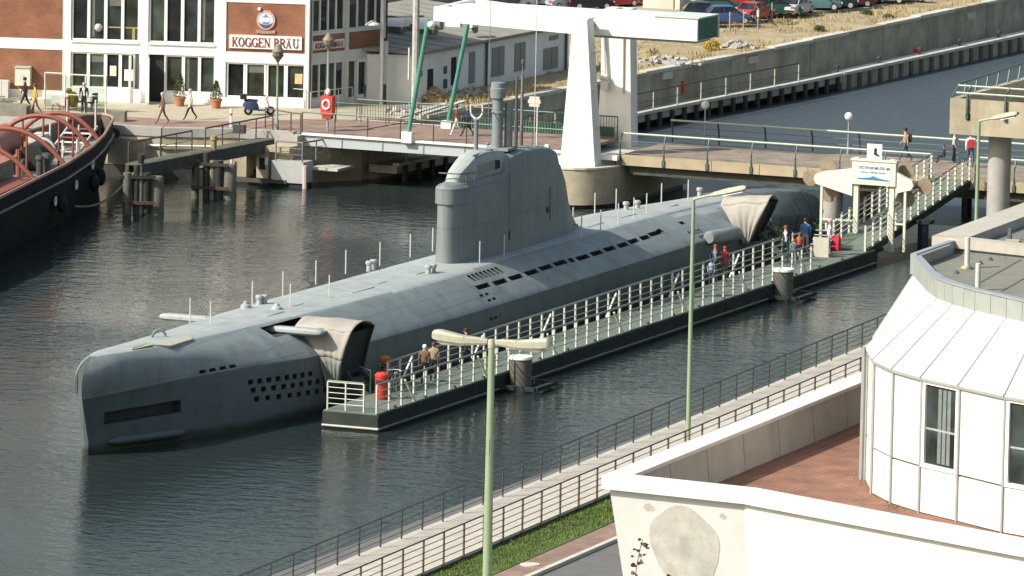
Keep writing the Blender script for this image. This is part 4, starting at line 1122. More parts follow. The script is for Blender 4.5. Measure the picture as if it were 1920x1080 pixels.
# railings of the bridge
railing('bridge_railing', 'green railing with thin dark bars along the near edge of the bascule leaf', 'railing', [(84.1, 29.0, ZB), (84.1, 14.2, ZB)], 1.85, 1.12, 3, .07, raildark, railgreen, topw=.08)
fr = railing('bridge_railing', 'green barred railing along the far edge of the bascule leaf', 'railing', [(91.0, 29.0, ZB), (91.0, 14.2, ZB)], 1.85, 1.12, 2, .06, raildark, railgreen, topw=.08)
for i in range(96): 
    y = 29.0 - i * .154
    if i == 0: g0 = obj('bar', MB().span((90.985, y - .01, ZB + .08), (91.015, y + .01, ZB + 1.08)), raildark, fr, origin=(91, y, ZB))
    else: copy_of(g0, 'bar', (91, y, ZB), fr)
obj('kick_panel', MB().span((91.03, 14.4, ZB + .04), (91.05, 23.4, ZB + .55)), M('panel_green', (.035, .12, .075), .7, .2), fr)
def curved_railing(label, pts, lean, far):
    pts = [Vector(p) for p in pts]
    t = thing('bridge_railing', label, 'railing', pts[0])
    L = (pts[1] - pts[0]).length; n = round(L / 2.55); p0 = None
    for i in range(n + 1):
        p = pts[0].lerp(pts[1], i / n)
        if p0 is None:
            p0 = obj('post', MB().tube([p + V(lean * .10, 0, -.35), p + V(lean * .10, 0, .35), p + V(lean * .02, 0, .8), p + V(-lean * .16, 0, 1.14)], .05, 6), railgreen if not far else raildark, t, origin=p, smooth=50)
            q0 = obj('post_shoe', MB().span(p + V(-.09 + lean * .05, -.08, -.42), p + V(.09 + lean * .05, .08, -.08)), raildark, t, origin=p)
        else: copy_of(p0, 'post', p, t); copy_of(q0, 'post_shoe', p, t)
    for z, w, dx in ((1.15, .055, -.16), (.78, .016, 0), (.46, .016, .06), (.18, .016, .08)):
        obj('rail', MB().tube([q + V(lean * dx, 0, z) for q in pts], w, 6), railpale if z > 1 else railgreen, t)
    return t
curved_railing('pale green curved post railing along the near edge of the fixed bridge span', [(84.1, 11.2, ZB), (84.1, -5.45, ZB)], -1, False)
curved_railing('pale green curved post railing along the far edge of the fixed bridge span', [(91.1, 11.2, ZB), (91.1, -12.0, ZB)], 1, True)
curved_railing('pale green curved post railing to the right of the gangway landing', [(84.1, -7.9, ZB), (84.1, -12.0, ZB)], -1, False)

def globe_lamp(p, h, label):
    t = thing('globe_lamp', label, 'street lamp', p, 0, 'globe lamps on the bridge')
    obj('pole', MB().lathe(p, [(.07, 0), (.06, .6), (.04, .62), (.035, h)], 8), greymetal, t)
    obj('globe', MB().sphere((p[0], p[1], p[2] + h + .2), .22, 14, 10), lampglass, t, smooth=80)
    obj('globe_neck', MB().lathe((p[0], p[1], p[2] + h), [(.06, -.08), (.09, 0.0), (.05, .03)], 8), greymetal, t)
globe_lamp((91.0, (91.000, 9.345, 2.841)[1], ZB), 1.85, 'white globe lamp on the bridge, just right of the white towers')
globe_lamp((91.0, (91.000, 1.457, 2.855)[1], ZB), 1.75, 'white globe lamp on the bridge, above the museum gate')

# ================================================================ LEFT QUAY: face, jetty, abutment
qw = thing('quay_wall', 'concrete quay wall with white pipe behind the jetty', 'wall', (82, 36, 0))
for (x0, y0), (x1, y1) in zip(QF[:-1], QF[1:]):
    L = math.hypot(x1 - x0, y1 - y0); n = max(1, round(L / 3.0)); dx, dy = (x1 - x0) / L, (y1 - y0) / L; nx_, ny_ = dy, -dx
    if nx_ > 0: nx_, ny_ = -nx_, -ny_
    for i in range(n):
        a = i * L / n; c_ = (i + 1) * L / n - .03
        A = V(x0 + dx * a, y0 + dy * a, 0); B = V(x0 + dx * c_, y0 + dy * c_, 0); N = V(nx_, ny_, 0)
        obj('wall_panel', MB().prism([A + N * .06, B + N * .06, B + N * .02, A + N * .02], .62, 2.2), concrete, qw)
        obj('coping', MB().prism([A + N * .14, B + N * .14, B - N * .5, A - N * .5], 2.204, 2.66), concgrey, qw)
        obj('lower_panel', MB().prism([A + N * .01, B + N * .01, B - N * .3, A - N * .3], -2, .61), wetpile, qw)
obj('pipe', MB().tube([(81.6, 40.4, 1.75), (81.75, 36, 1.75), (83.3, 32.6, 1.75)], .06, 6), white, qw)
b = MB(); b.prism([(80.9, 38.6), (81.9, 38.9), (81.9, 36.6), (80.9, 36.9)], .75, 2.1); obj('fender_block', b, concrete, qw)
# abutment at the bridge seat
ab = thing('bridge_abutment', 'grey concrete abutment under the left end of the bascule leaf', 'abutment', (84, 29.2, 0))
obj('seat_block', MB().span((83.3, 28.9, -2), (91.4, 30.2, 2.55)), concgrey, ab)
obj('side_block', MB().span((82.1, 28.0, .25), (83.29, 29.8, 1.35)), M('abut_pale', (.40, .41, .40), .85, .1, 1.5), ab)
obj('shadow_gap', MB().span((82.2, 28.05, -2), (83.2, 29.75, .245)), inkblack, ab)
obj('service_deck', MB().span((83.3, 26.6, .85), (85.6, 28.2, .98)), concpale, ab)
t = railing('landing_railing', 'pale brown railing of the small landing under the bridge', 'railing', [(82.2, 29.6, 1.36), (82.2, 28.1, 1.36), (86.0, 27.5, 1.36)], 1.4, 1.0, 3, .09, timbergrey, timbergrey, topw=.10)
o = obj('marker_post', MB().tube([(82.1, 27.9, -2), (82.1, 27.9, 1.2)], .13, 8), M('marker_white', (.6, .5, .45), .8, .2, 4, stain=(.4, .1, .06), stain_amt=.6, stain_scale=2), None, origin=(82.1, 27.9, 0)); tag(o, 'white and red marker post standing in the water under the left bridge end', 'post')

# jetty
jt = thing('jetty', 'dark timber jetty on pile clusters in front of the quay wall', 'jetty', (70.5, 31.6, 0))
J0 = V(*(69.970, 31.490, 2.200)); J1 = V(*(85.131, 30.240, 2.200)); jd = (J1 - J0).normalized(); jn = V(-jd.y, jd.x, 0)
nb = 40
for i in range(nb):
    p = J0.lerp(J1, (i + .5) / nb) + jn * .38
    obj('plank', MB().box(p + V(0, 0, .06), ((J1 - J0).length / nb - .03, .9, .08), rz=math.atan2(jd.y, jd.x)), M('jetty_plank', (.11, .12, .09), .9, .25, 2, .2) if i == 0 else bpy.data.materials['jetty_plank'], jt)
obj('edge_beam', MB().bar(J0 - jn * .02 + V(0, 0, -.26), J1 - jn * .02 + V(0, 0, -.26), .22, .52), timber, jt)
obj('edge_beam', MB().bar(J0 + jn * .75 + V(0, 0, -.24), J1 + jn * .75 + V(0, 0, -.24), .2, .5), timber, jt)
def jp(s, off=0.0, z=2.32): p = J0 + jd * s + jn * off; return (p.x, p.y, z)
Lj = (J1 - J0).length
railing('jetty_railing', 'brown two bar railing on the outer half of the jetty', 'railing', [jp(.2, .78), jp(Lj * .43, .78)], 1.7, 1.0, 2, .08, railbrown, topw=.09)
railing('jetty_railing', 'brown two bar railing on the inner half of the jetty', 'railing', [jp(Lj * .52, .78), jp(Lj * .98, .78)], 1.9, 1.0, 2, .08, railbrown, topw=.09)
def cluster(pts, label, topz):
    t = thing('pile_cluster', label, 'piles', (pts[0][0], pts[0][1], 0))
    for i, (x, y, r, m) in enumerate(pts):
        if m is None: obj('pile', MB().lathe((x + .3, y, 0), [(.42, -3), (.40, .4), (.36, topz - .25), (.30, topz - .2)], 9), pileconc, t, smooth=50)
        else: obj('pile', MB().tube([(x, y, -3), (x, y, topz + (.4 if i == 1 else 0))], r, 10), m, t, smooth=40)
    obj('waling', MB().bar((pts[0][0] - .25, pts[0][1] + .2, .6), (pts[-1][0] - .25, pts[-1][1] - .2, .6), .12, .16), rust, t)
    obj('cap_rail', MB().bar((pts[0][0] - .2, pts[0][1] + .2, topz - .2), (pts[-1][0] - .2, pts[-1][1] - .2, topz - .2), .14, .16), wetpile, t)
P0 = (68.066, 31.248, 0.0); P1 = (68.769, 30.109, 0.0)
cluster([(P0[0], P0[1], .22, pileconc), (lerp(P0[0], P1[0], .35), lerp(P0[1], P1[1], .35), .17, wetpile), (lerp(P0[0], P1[0], .5), lerp(P0[1], P1[1], .5), .14, timbergrey), (lerp(P0[0], P1[0], .72), lerp(P0[1], P1[1], .72), .2, wetpile), (P1[0], P1[1], .32, None)], 'cluster of piles under the outer end of the jetty', 2.1)
P0 = (75.594, 31.046, 0.0); P1 = (75.846, 29.427, 0.0)
cluster([(P0[0], P0[1], .2, pileconc), (lerp(P0[0], P1[0], .35), lerp(P0[1], P1[1], .35), .18, wetpile), (lerp(P0[0], P1[0], .55), lerp(P0[1], P1[1], .55), .15, timbergrey), (lerp(P0[0], P1[0], .75), lerp(P0[1], P1[1], .75), .24, wetpile), (P1[0], P1[1], .34, None)], 'cluster of piles under the middle of the jetty', 2.0)
o = obj('jetty_post', MB().lathe((jp(.3, .1)[0], jp(.3, .1)[1], 1.6), [(.16, 0), (.15, .9), (.17, .92), (.17, 1.15), (.02, 1.2)], 10), wetpile, None, origin=jp(.3, .1)); tag(o, 'dark mooring post with pale band at the outer end of the jetty', 'post')
o = obj('jetty_post', MB().lathe((jp(Lj * .5, .1)[0], jp(Lj * .5, .1)[1], 1.6), [(.15, 0), (.15, 1.15), (.2, 1.2), (.18, 1.4), (.02, 1.44)], 10), M('post_brass', (.3, .24, .1), .7, .2), None, origin=jp(Lj * .5, .1)); tag(o, 'dark mooring post with yellowish head between the two jetty railings', 'post')
# frame and recessed chamber behind the jetty
fr_ = thing('wall_chamber', 'pale concrete chamber with a square opening below the inner jetty', 'chamber', (83.6, 31.2, 0))
fx = 82.9
q0, q1, q2, q3 = (82.600, 32.118, 0.612)[1], (82.600, 31.267, 0.668)[1], (82.600, 30.144, 0.743)[1], (82.600, 28.934, 0.823)[1]
obj('lintel', MB().span((fx - .5, q3, 1.75), (fx + .6, q0, 2.05)), concrete, fr_)
obj('upright', MB().span((fx - .5, q1 + .1, .35), (fx + .4, q0, 1.745)), concrete, fr_)
obj('block', MB().span((fx - .45, q2, .35), (fx + .3, q1 - .45, 1.745)), concrete, fr_)
obj('opening', MB().span((fx - .47, lerp(q1, q2, .55), .8), (fx - .44, lerp(q1, q2, .85), 1.4)), inkblack, fr_)
obj('notice', MB().span((fx - .53, lerp(q1, q2, .86), 1.05), (fx - .5, lerp(q1, q2, 1.02), 1.45)), cleanwhite, fr_)
obj('recess', MB().span((fx - .1, q3, .35), (fx + .3, q2 - .02, 1.745)), concrete, fr_)
obj('sill_beam', MB().bar((fx - .75, q0 + .3, .22), (fx - .75, q3, .28), .2, .2), timber, fr_)
obj('white_tube', MB().tube([(fx - .7, q0, .4), (fx - .7, q0, 1.3)], .06, 6), white, fr_)

# ================================================================ BREWERY BUILDING
bd = thing('brewery_building', 'white framed brick brewery house with large windows and name board', 'building', (91.13, 46.27, 2.6))
FO = V(91.13, 46.27, 0); FD = V(.2666, -.9638, 0); FN = V(-.9638, -.2666, 0)
SO = V(94.67, 33.47, 0); SD = V(.9563, -.2924, 0); SN = V(-.2924, -.9563, 0)
def fbox(O, D, N, u0, u1, z0, z1, d0, d1, mb=None):
    """box on a facade: u along, z up, d outwards"""
    b = mb or MB()
    c = [O + D * u + N * d_ for u, d_ in ((u0, d0), (u1, d0), (u1, d1), (u0, d1))]
    b.add([p + V(0, 0, z0) for p in c] + [p + V(0, 0, z1) for p in c], [(3, 2, 1, 0), (4, 5, 6, 7), (0, 1, 5, 4), (1, 2, 6, 5), (2, 3, 7, 6), (3, 0, 4, 7)])
    return b
def F(name, m, u0, u1, z0, z1, d0=-.3, d1=0.0, parent=None, label=None): return obj(name, fbox(FO, FD, FN, u0, u1, z0, z1, d0, d1), m, parent or bd, label)
def S(name, m, u0, u1, z0, z1, d0=-.3, d1=0.0, parent=None, label=None): return obj(name, fbox(SO, SD, SN, u0, u1, z0, z1, d0, d1), m, parent or bd, label)
UE = (SO - FO).dot(FD); UL = -9.0; ZT = 11.6; ZG = 2.55
# body: core behind the facade pieces, set back
core = [FO + FD * UL - FN * .34, SO - FN * .34 - SN * .34, SO + SD * 6.2 - SN * .34 + V(0, 0, 0), SO + SD * 6.2 - SN * 9, FO + FD * UL - FN * 15]
obj('core', MB().prism([(p.x, p.y) for p in core], ZG, ZT), bluewhite, bd)
roofp = [FO + FD * (UL - .2) + FN * .2, SO + FN * .2 + SN * .2, SO + SD * 6.3 + SN * .2, SO + SD * 6.3 - SN * 9.2, FO + FD * (UL - .2) - FN * 15.2]
obj('roof', MB().prism([(p.x, p.y) for p in roofp], ZT + .004, ZT + .35), roofgrey, bd)
_pc = [0]
dimcurtain = M('curtain_dim', (.13, .135, .12), .8, .15, 5)
def win(fn, name, u0, u1, z0, z1, panes, m=winglass, fr=.085, mull=.16, frame=cleanwhite):
    O, D, N = (FO, FD, FN) if fn is F else (SO, SD, SN)
    b = MB()
    fbox(O, D, N, u0, u1, z1 - fr, z1, -.22, -.08, b); fbox(O, D, N, u0, u1, z0, z0 + fr, -.22, -.08, b)
    fbox(O, D, N, u0, u0 + fr, z0 + fr, z1 - fr, -.22, -.083, b); fbox(O, D, N, u1 - fr, u1, z0 + fr, z1 - fr, -.22, -.083, b)
    w = (u1 - u0 - 2 * fr - (panes - 1) * mull) / panes
    for i in range(panes - 1):
        a = u0 + fr + (i + 1) * w + i * mull; fbox(O, D, N, a, a + mull, z0 + fr, z1 - fr, -.22, -.083, b)
    o = obj(name, b, frame, bd)
    for i in range(panes):
        a = u0 + fr + i * (w + mull)
        obj('pane', fbox(O, D, N, a + .002, a + w - .002, z0 + fr + .002, z1 - fr - .002, -.20, -.17), (m, winglass2, m, winglass3, shopglass)[(_pc[0] * 7 + 3) % 5], o); _pc[0] += 1
        if _pc[0] % 6 == 2: obj('curtain', fbox(O, D, N, a + .02, a + w * .32, z0 + fr + .1, z1 - fr - .05, -.168, -.162), dimcurtain, o)
        if _pc[0] % 7 == 3: obj('blind', fbox(O, D, N, a + .01, a + w - .01, z1 - fr - .02 - (z1 - z0) * .22, z1 - fr - .02, -.168, -.16), dimcurtain, o)
    return o
pA = (-0.052, 0.382, 5.388, 7.964); pB = (4.111, 4.573, 5.528, 8.100); pC = (8.236, 8.783, 5.382, 8.236); pD = (13.052, 13.267, 5.538, 8.388)
bandz = (0.454, 4.069, 5.200, 5.830); z2b = bandz[3]; z1t = bandz[2]
brk = (8.784, 13.039, 5.491, 8.143)
lb = (-3.447, -0.024, 3.087, 5.266); lu = (-3.475, -0.055, 5.839, 7.901)
sill1 = (0.484, 4.102, 2.737, 3.310)[3]
# pillars
for n_, (a, c_) in enumerate(((pA[0], pA[1]), (pB[0], pB[1]), (pC[0], pC[1]), (pD[0], UE + .02))):
    F('pillar', cleanwhite, a, c_, ZG, ZT, -.3, .0)
# floor bands and plinths between pillars
spans = [(pA[1], pB[0]), (pB[1], pC[0])]
for a, c_ in spans:
    F('band', cleanwhite, a, c_, z1t, z2b, -.3, -.02); F('cornice', cleanwhite, a + .02, c_ - .02, z2b - .10, z2b - .02, -.019, .06)
    F('band', cleanwhite, a, c_, z2b + 2.55, z2b + 3.1, -.3, -.02)
    F('wall_panel', cleanwhite, a, c_, z2b + 3.1, ZT, -.3, -.06)
F('plinth', cleanwhite, pA[1], (0.384, 4.228, 5.174, 8.033)[1], ZG, sill1, -.3, .22)
F('plinth', cleanwhite, (5.383, 5.585, 5.280, 8.137)[0], pC[0], ZG, (5.636, 8.262, 2.753, 3.211)[3], -.3, -.01)
# brick bays
F('brick_panel', brickfront, UL, pA[0], lu[2], ZT, -.3, -.05); F('brick_panel', brickfront, UL, pA[0], lb[2], lb[3], -.3, -.05)
F('band', cleanwhite, UL, pA[0], lb[3], lu[2], -.3, -.02); F('plinth', cleanwhite, UL, pA[0], ZG, lb[2], -.3, .0)
F('brick_panel', brickfront, pC[1], pD[0], brk[2], brk[3], -.3, -.05)
F('wall_panel', cleanwhite, pC[1], pD[0], brk[3], ZT, -.3, -.02)
shopz = (8.884, 13.056, 3.035, 4.921)
F('band', cleanwhite, pC[1], pD[0], shopz[3], brk[2], -.3, -.015); F('plinth', cleanwhite, pC[1], pD[0], ZG, shopz[2], -.3, .06)
# windows
w1 = (0.379, 4.108, 5.916, 8.032); w2 = (4.571, 8.233, 5.826, 8.167)
for a, c_ in spans: 
    mid = (a + c_) / 2
    win(F, 'window', a + .03, mid, z2b + .004, z2b + 2.546, 2); win(F, 'window', mid + .004, c_ - .03, z2b + .004, z2b + 2.546, 2)
g1 = (0.411, 2.264, 3.278, 5.197); g2 = (2.265, 4.174, 3.285, 5.146); g3 = (5.534, 6.486, 3.180, 5.040); g4 = (6.487, 8.275, 3.170, 5.000); dr = (4.609, 5.476, 3.032, 5.150)
win(F, 'window', g1[0], g1[1], g1[2], z1t - .004, 2, shopglass); win(F, 'window', g1[1] + .004, pB[0] - .25, g1[2], z1t - .004, 2, shopglass)
win(F, 'window', g3[0] - .02, g3[1], g4[2] + .02, z1t - .004, 1, shopglass); win(F, 'window', g3[1] + .004, pC[0] - .01, g4[2] + .02, z1t - .004, 2, shopglass)
for q in ((8.824, 9.832, 3.122, 5.008), (9.848, 10.956, 3.044, 4.987), (10.986, 12.021, 3.054, 4.939), (12.037, 13.086, 3.033, 4.918)):
    win(F, 'window', q[0] + .002, q[1] - .002, shopz[2] + .004, shopz[3] - .004, 1, shopglass, .09)
# doorway with the white leaf standing open
F('doorway', inkblack, dr[0], dr[1], ZG + .1, z1t - .02, -.29, -.25); F('door_frame', cleanwhite, dr[0] - .06, dr[0], ZG + .1, z1t - .02, -.3, .02); F('door_frame', cleanwhite, dr[1], dr[1] + .06, ZG + .1, z1t - .02, -.3, .02)
F('threshold', concpale, dr[0], dr[1], ZG, ZG + .1, -.3, .5)
dl = obj('door_leaf', fbox(FO + FD * (dr[0] - .1) + FN * .06, (FD * .35 + FN * .94).normalized() * 1.0, (FN * .35 - FD * .94).normalized(), 0, .95, ZG + .12, z1t - .1, 0, .05), cleanwhite, bd)
vest = F('door_screen', cleanwhite, pB[0] - .5, pB[0] - .42, ZG + .1, z1t - .1, -.02, .35)
# notices in the windows
F('notice', M('paper_cream', (.7, .66, .5), .8, .15, 4), *(2.496, 2.843, 3.954, 4.498), -.165, -.15); F('notice', M('paper_blue', (.6, .66, .66), .8, .1, 4), *(3.280, 3.801, 3.725, 4.327), -.165, -.15)
F('notice', M('paper_orange', (.65, .45, .25), .8, .3, 8), *(12.508, 12.911, 3.866, 4.409), -.165, -.15)
# upper floor: a white paper lantern and railing seen behind the glass line
cp = FO + FD * (1.860, 6.532)[0] - FN * .13; obj('paper_lantern', MB().sphere((cp.x, cp.y, (1.860, 6.532)[1]), .22, 10, 8), M('lantern_paper', (.42, .43, .42), .9), bd, smooth=60)
F('gallery_rail', M('gallery_ochre', (.35, .27, .1), .7, .1), *(2.322, 4.056, 6.533, 6.605), -.165, -.15); F('gallery_post', bpy.data.materials['gallery_ochre'], *(3.685, 3.830, 5.909, 6.538), -.165, -.15)
# ---- name board
sb = (8.969, 12.879, 5.691, 6.404)
board_o = F('name_board', cleanwhite, sb[0], sb[1], sb[2], sb[3], -.05, .04)
maroon = M('letter_maroon', (.20, .03, .03), .6, .1)
# serif capitals built from strokes: (x0,y0,x1,y1,width) in a unit cell one high; plus arcs
def seg(*a): return ('s',) + a
def arc(cx, cy, rx, ry, a0, a1, w, wt): return ('a', cx, cy, rx, ry, a0, a1, w, wt)
TH, TN = .17, .075
def stem_(x): return [seg(x, .0, x, 1.0, TH), seg(x - .16, .03, x + .16, .03, .06), seg(x - .16, .97, x + .16, .97, .06)]
GL = {
 'K': (.86, stem_(.18) + [seg(.26, .42, .72, .95, TN), seg(.36, .55, .74, .05, TH), seg(.58, .03, .9, .03, .06), seg(.56, .97, .86, .97, .06)]),
 'O': (.92, [arc(.46, .5, .36, .46, 0, 360, TH, TN)]),
 'G': (.90, [arc(.46, .5, .36, .46, 50, 330, TH, TN), seg(.78, .04, .78, .42, TH * .9), seg(.56, .44, .92, .44, .06), seg(.76, .72, .76, .95, .06)]),
 'E': (.78, stem_(.18) + [seg(.18, .965, .68, .965, TN), seg(.18, .52, .52, .52, TN), seg(.18, .035, .70, .035, TN), seg(.68, .78, .68, .97, .07), seg(.70, .03, .70, .24, .07), seg(.52, .42, .52, .62, .06)]),
 'N': (.92, [seg(.16, 0, .16, 1, TN), seg(.76, 0, .76, 1, TN), seg(.16, .98, .76, .02, TH), seg(.02, .03, .3, .03, .06), seg(.0, .97, .22, .97, .06), seg(.62, .97, .9, .97, .06)]),
 'B': (.80, stem_(.18) + [arc(.34, .75, .32, .22, -90, 90, TH * .9, TN), arc(.34, .27, .38, .24, -90, 90, TH, TN), seg(.18, .965, .36, .965, TN), seg(.18, .52, .36, .52, TN), seg(.18, .035, .36, .035, TN)]),
 'R': (.86, stem_(.18) + [arc(.36, .74, .32, .23, -90, 90, TH * .9, TN), seg(.18, .965, .38, .965, TN), seg(.18, .51, .38, .51, TN), seg(.42, .5, .76, .04, TH * .9), seg(.7, .03, .9, .03, .06)]),
 'A': (.90, [seg(.12, .02, .44, .98, TN), seg(.76, .02, .44, .98, TH), seg(.24, .36, .64, .36, TN), seg(0, .03, .26, .03, .06), seg(.6, .03, .92, .03, .06)]),
 'U': (.90, [seg(.18, .3, .18, 1, TH), seg(.74, .3, .74, 1, TN), arc(.46, .32, .28, .29, 180, 360, TH * .8, TN), seg(.02, .97, .34, .97, .06), seg(.6, .97, .88, .97, .06)]),
}
def glyph(ch, ox, oz, h, O, D, N, dout, umlaut=False):
    b = MB()
    wd, st_ = GL[ch]; k = 0
    def P(x, y, dd): return O + D * (ox + x * h) + V(0, 0, oz + y * h) + N * dd
    def poly(q):
        nonlocal k
        dd = dout + .0012 * k; k += 1
        n = len(q)
        b.add([P(x, y, dd + .012) for x, y in q] + [P(x, y, dd - .02) for x, y in q], [tuple(range(n)), tuple(range(2 * n - 1, n - 1, -1))] + [(i, (i + 1) % n, n + (i + 1) % n, n + i) for i in range(n)])
    for s_ in st_:
        if s_[0] == 's':
            _, x0, y0, x1, y1, w = s_
            L = math.hypot(x1 - x0, y1 - y0); px, py = -(y1 - y0) / L * w / 2, (x1 - x0) / L * w / 2
            poly([(x0 + px, y0 + py), (x1 + px, y1 + py), (x1 - px, y1 - py), (x0 - px, y0 - py)])
        else:
            _, cx, cy, rx, ry, a0, a1, w, wt = s_
            n = 14; pr_ = None
            for i in range(n + 1):
                a = R(lerp(a0, a1, i / n)); ww = lerp(wt, w, abs(math.cos(a)))
                o_ = (cx + (rx + ww / 2) * math.cos(a), cy + (ry + ww / 2) * math.sin(a)); i_ = (cx + (rx - ww / 2) * math.cos(a), cy + (ry - ww / 2) * math.sin(a))
                if pr_: poly([pr_[0], o_, i_, pr_[1]])
                pr_ = (o_, i_)
    if umlaut:
        for x in (.28, .60): poly([(x - .07, 1.08), (x + .07, 1.08), (x + .07, 1.22), (x - .07, 1.22)])
    return b, wd
def sign_text(s, u0, u1, z0, h, O, D, N, dout, parent, m):
    tot = 0; 
    for ch in s: tot += .42 if ch == ' ' else GL['A' if ch == 'Ä' else ch][0] + .06
    kx = (u1 - u0) / (tot * h); u = u0
    for ch in s:
        if ch == ' ': u += .42 * h * kx; continue
        g, wd = glyph('A' if ch == 'Ä' else ch, 0, z0, h if ch != 'Ä' else h * .86, O + D * u, D * kx, N, dout, ch == 'Ä')
        obj('letter', g, m, parent); u += (wd + .06) * h * kx
sign_text('KOGGEN BRÄU', sb[0] + .14, sb[1] - .14, sb[2] + .10, (sb[3] - sb[2]) - .22, FO, FD, FN, .055, board_o, maroon)
# ---- oval crest: pink rim, pale field, dark sea, ship with sails, ribbon
ec = (10.420, 11.426, 6.433, 7.802); eu = (ec[0] + ec[1]) / 2; ez = (ec[2] + ec[3]) / 2 + .12; ru = (ec[1] - ec[0]) / 2; rz_ = (ec[3] - ec[2]) / 2 - .16
def disc(ru, rz_, cu, cz, d0, d1, n=24, f=None):
    pts = []
    for i in range(n):
        a = 2 * math.pi * i / n; pts.append((cu + ru * math.cos(a), cz + rz_ * math.sin(a)))
    return flat(pts, d0, d1)
def flat(pts, d0, d1, O=FO, D=FD, N=FN):
    n = len(pts)
    return MB().add([O + D * u + V(0, 0, z) + N * d1 for u, z in pts] + [O + D * u + V(0, 0, z) + N * d0 for u, z in pts], [tuple(range(n)), tuple(range(2 * n - 1, n - 1, -1))] + [(i, (i + 1) % n, n + (i + 1) % n, n + i) for i in range(n)])
crest = obj('crest', disc(ru, rz_, eu, ez, -.05, .03), M('crest_pink', (.55, .33, .30), .7, .1), bd)
obj('crest_field', disc(ru * .78, rz_ * .80, eu, ez - .02, .0305, .036), M('crest_pale', (.62, .66, .68), .7, .08), crest)
navy = M('crest_navy', (.05, .07, .16), .6, .1); blue = M('crest_blue', (.16, .25, .5), .6, .1)
pts = [(eu + ru * .76 * math.cos(R(a)), ez - .02 + rz_ * .78 * math.sin(R(a))) for a in range(195, 346, 10)]
pts += [(eu + ru * .45, ez - rz_ * .40), (eu + ru * .2, ez - rz_ * .5), (eu - ru * .2, ez - rz_ * .5), (eu - ru * .45, ez - rz_ * .40)]
obj('crest_sea', flat(pts, .0365, .041), navy, crest)
obj('crest_ship', flat([(eu - ru * .42, ez - rz_ * .2), (eu + ru * .42, ez - rz_ * .2), (eu + ru * .3, ez - rz_ * .44), (eu - ru * .3, ez - rz_ * .44)], .0415, .046), blue, crest)
for dx in (-.26, 0, .26): obj('crest_sail', flat([(eu + ru * (dx - .10), ez - rz_ * .18), (eu + ru * (dx + .10), ez - rz_ * .18), (eu + ru * (dx + .08), ez + rz_ * .22), (eu + ru * (dx - .08), ez + rz_ * .22)], .0415, .047), cleanwhite, crest)
obj('crest_crown', flat([(eu - ru * .42, ez + rz_ * .30), (eu + ru * .42, ez + rz_ * .30), (eu + ru * .14, ez + rz_ * .42), (eu + ru * .05, ez + rz_ * .62), (eu - ru * .05, ez + rz_ * .62), (eu - ru * .14, ez + rz_ * .42)], .0415, .046), blue, crest)
obj('crest_ribbon', flat([(eu - ru * 1.05, ez - rz_ * 1.0), (eu - ru * .5, ez - rz_ * 1.06), (eu + ru * .5, ez - rz_ * 1.06), (eu + ru * 1.05, ez - rz_ * 1.0), (eu + ru * 1.0, ez - rz_ * 1.32), (eu + ru * .4, ez - rz_ * 1.38), (eu - ru * .4, ez - rz_ * 1.38), (eu - ru * 1.0, ez - rz_ * 1.32)], -.049, .038), M('crest_ribbon', (.42, .25, .2), .7, .2), crest)
F('spotlight', cleanwhite, *(10.495, 10.639, 7.762, 7.905), -.049, .12)
# ---- side facade
sz2 = (0.414, 5.137, 6.612, 6.641); sbz = (0.434, 5.204, 5.490, 6.036); 
S('pillar', bluewhite, -.02, .28, ZG, ZT, -.3, .0); S('pillar', bluewhite, *(2.912, 3.216, 5.327, 8.199)[:2], ZG, ZT, -.3, .0)
su0 = .28; su1 = (2.912, 3.216, 5.327, 8.199)[0]; su2 = (2.912, 3.216, 5.327, 8.199)[1]; su3 = 6.2
zb0, zb1 = (1.735, 5.508)[1], (1.711, 6.454)[1]; zw1 = (1.707, 6.625)[1]; zg1 = (1.749, 4.934)[1]; zg0 = (1.796, 3.068)[1]
for a, c_ in ((su0, su1), (su2, su3)):
    S('brick_panel', brickfront, a, c_, zb0, zb1, -.3, -.05); S('band', bluewhite, a, c_, zb1, zw1, -.3, -.01); S('band', bluewhite, a, c_, zg1, zb0, -.3, -.015)
    S('wall_panel', bluewhite, a, c_, zw1 + 1.75, ZT, -.3, -.02); win(S, 'window', a + .01, c_ - .01, zw1 + .004, zw1 + 1.746, 4, winglass, .05, .09, wallwhite)
S('plinth', bluewhite, su0, su1, ZG, zg0, -.3, .02); win(S, 'window', su0 + .01, su1 - .01, zg0 + .004, zg1 - .004, 4, shopglass, .05, .08, wallwhite)
S('plinth', bluewhite, su2, su3, ZG, zg0 - .2, -.3, .02); win(S, 'window', su2 + .01, su2 + .7, zg0 - .196, zg1 - .004, 1, shopglass, .06, .08, wallwhite)
win(S, 'door', su2 + .75, su2 + 1.75, zg0 - .196, zg1 - .004, 1, winglass, .16, .08, wallwhite); win(S, 'window', su2 + 1.8, su3 - .01, zg0 - .196, zg1 - .004, 2, shopglass, .06, .08, wallwhite)
so = S('name_board', wallwhite, su0 + .05, su1 - .1, (1.730, 5.680)[1], (1.719, 6.138)[1], -.05, .03)
sign_text('KOGGEN BRÄU', su0 + .15, su1 - .2, (1.730, 5.680)[1] + .06, .30, SO, SD, SN, .045, so, maroon)
obj('downpipe', MB().tube([SO + SN * .1 + FN * .1 + V(0, 0, ZG), SO + SN * .1 + FN * .1 + V(0, 0, ZT)], .07, 6), raildark, bd)
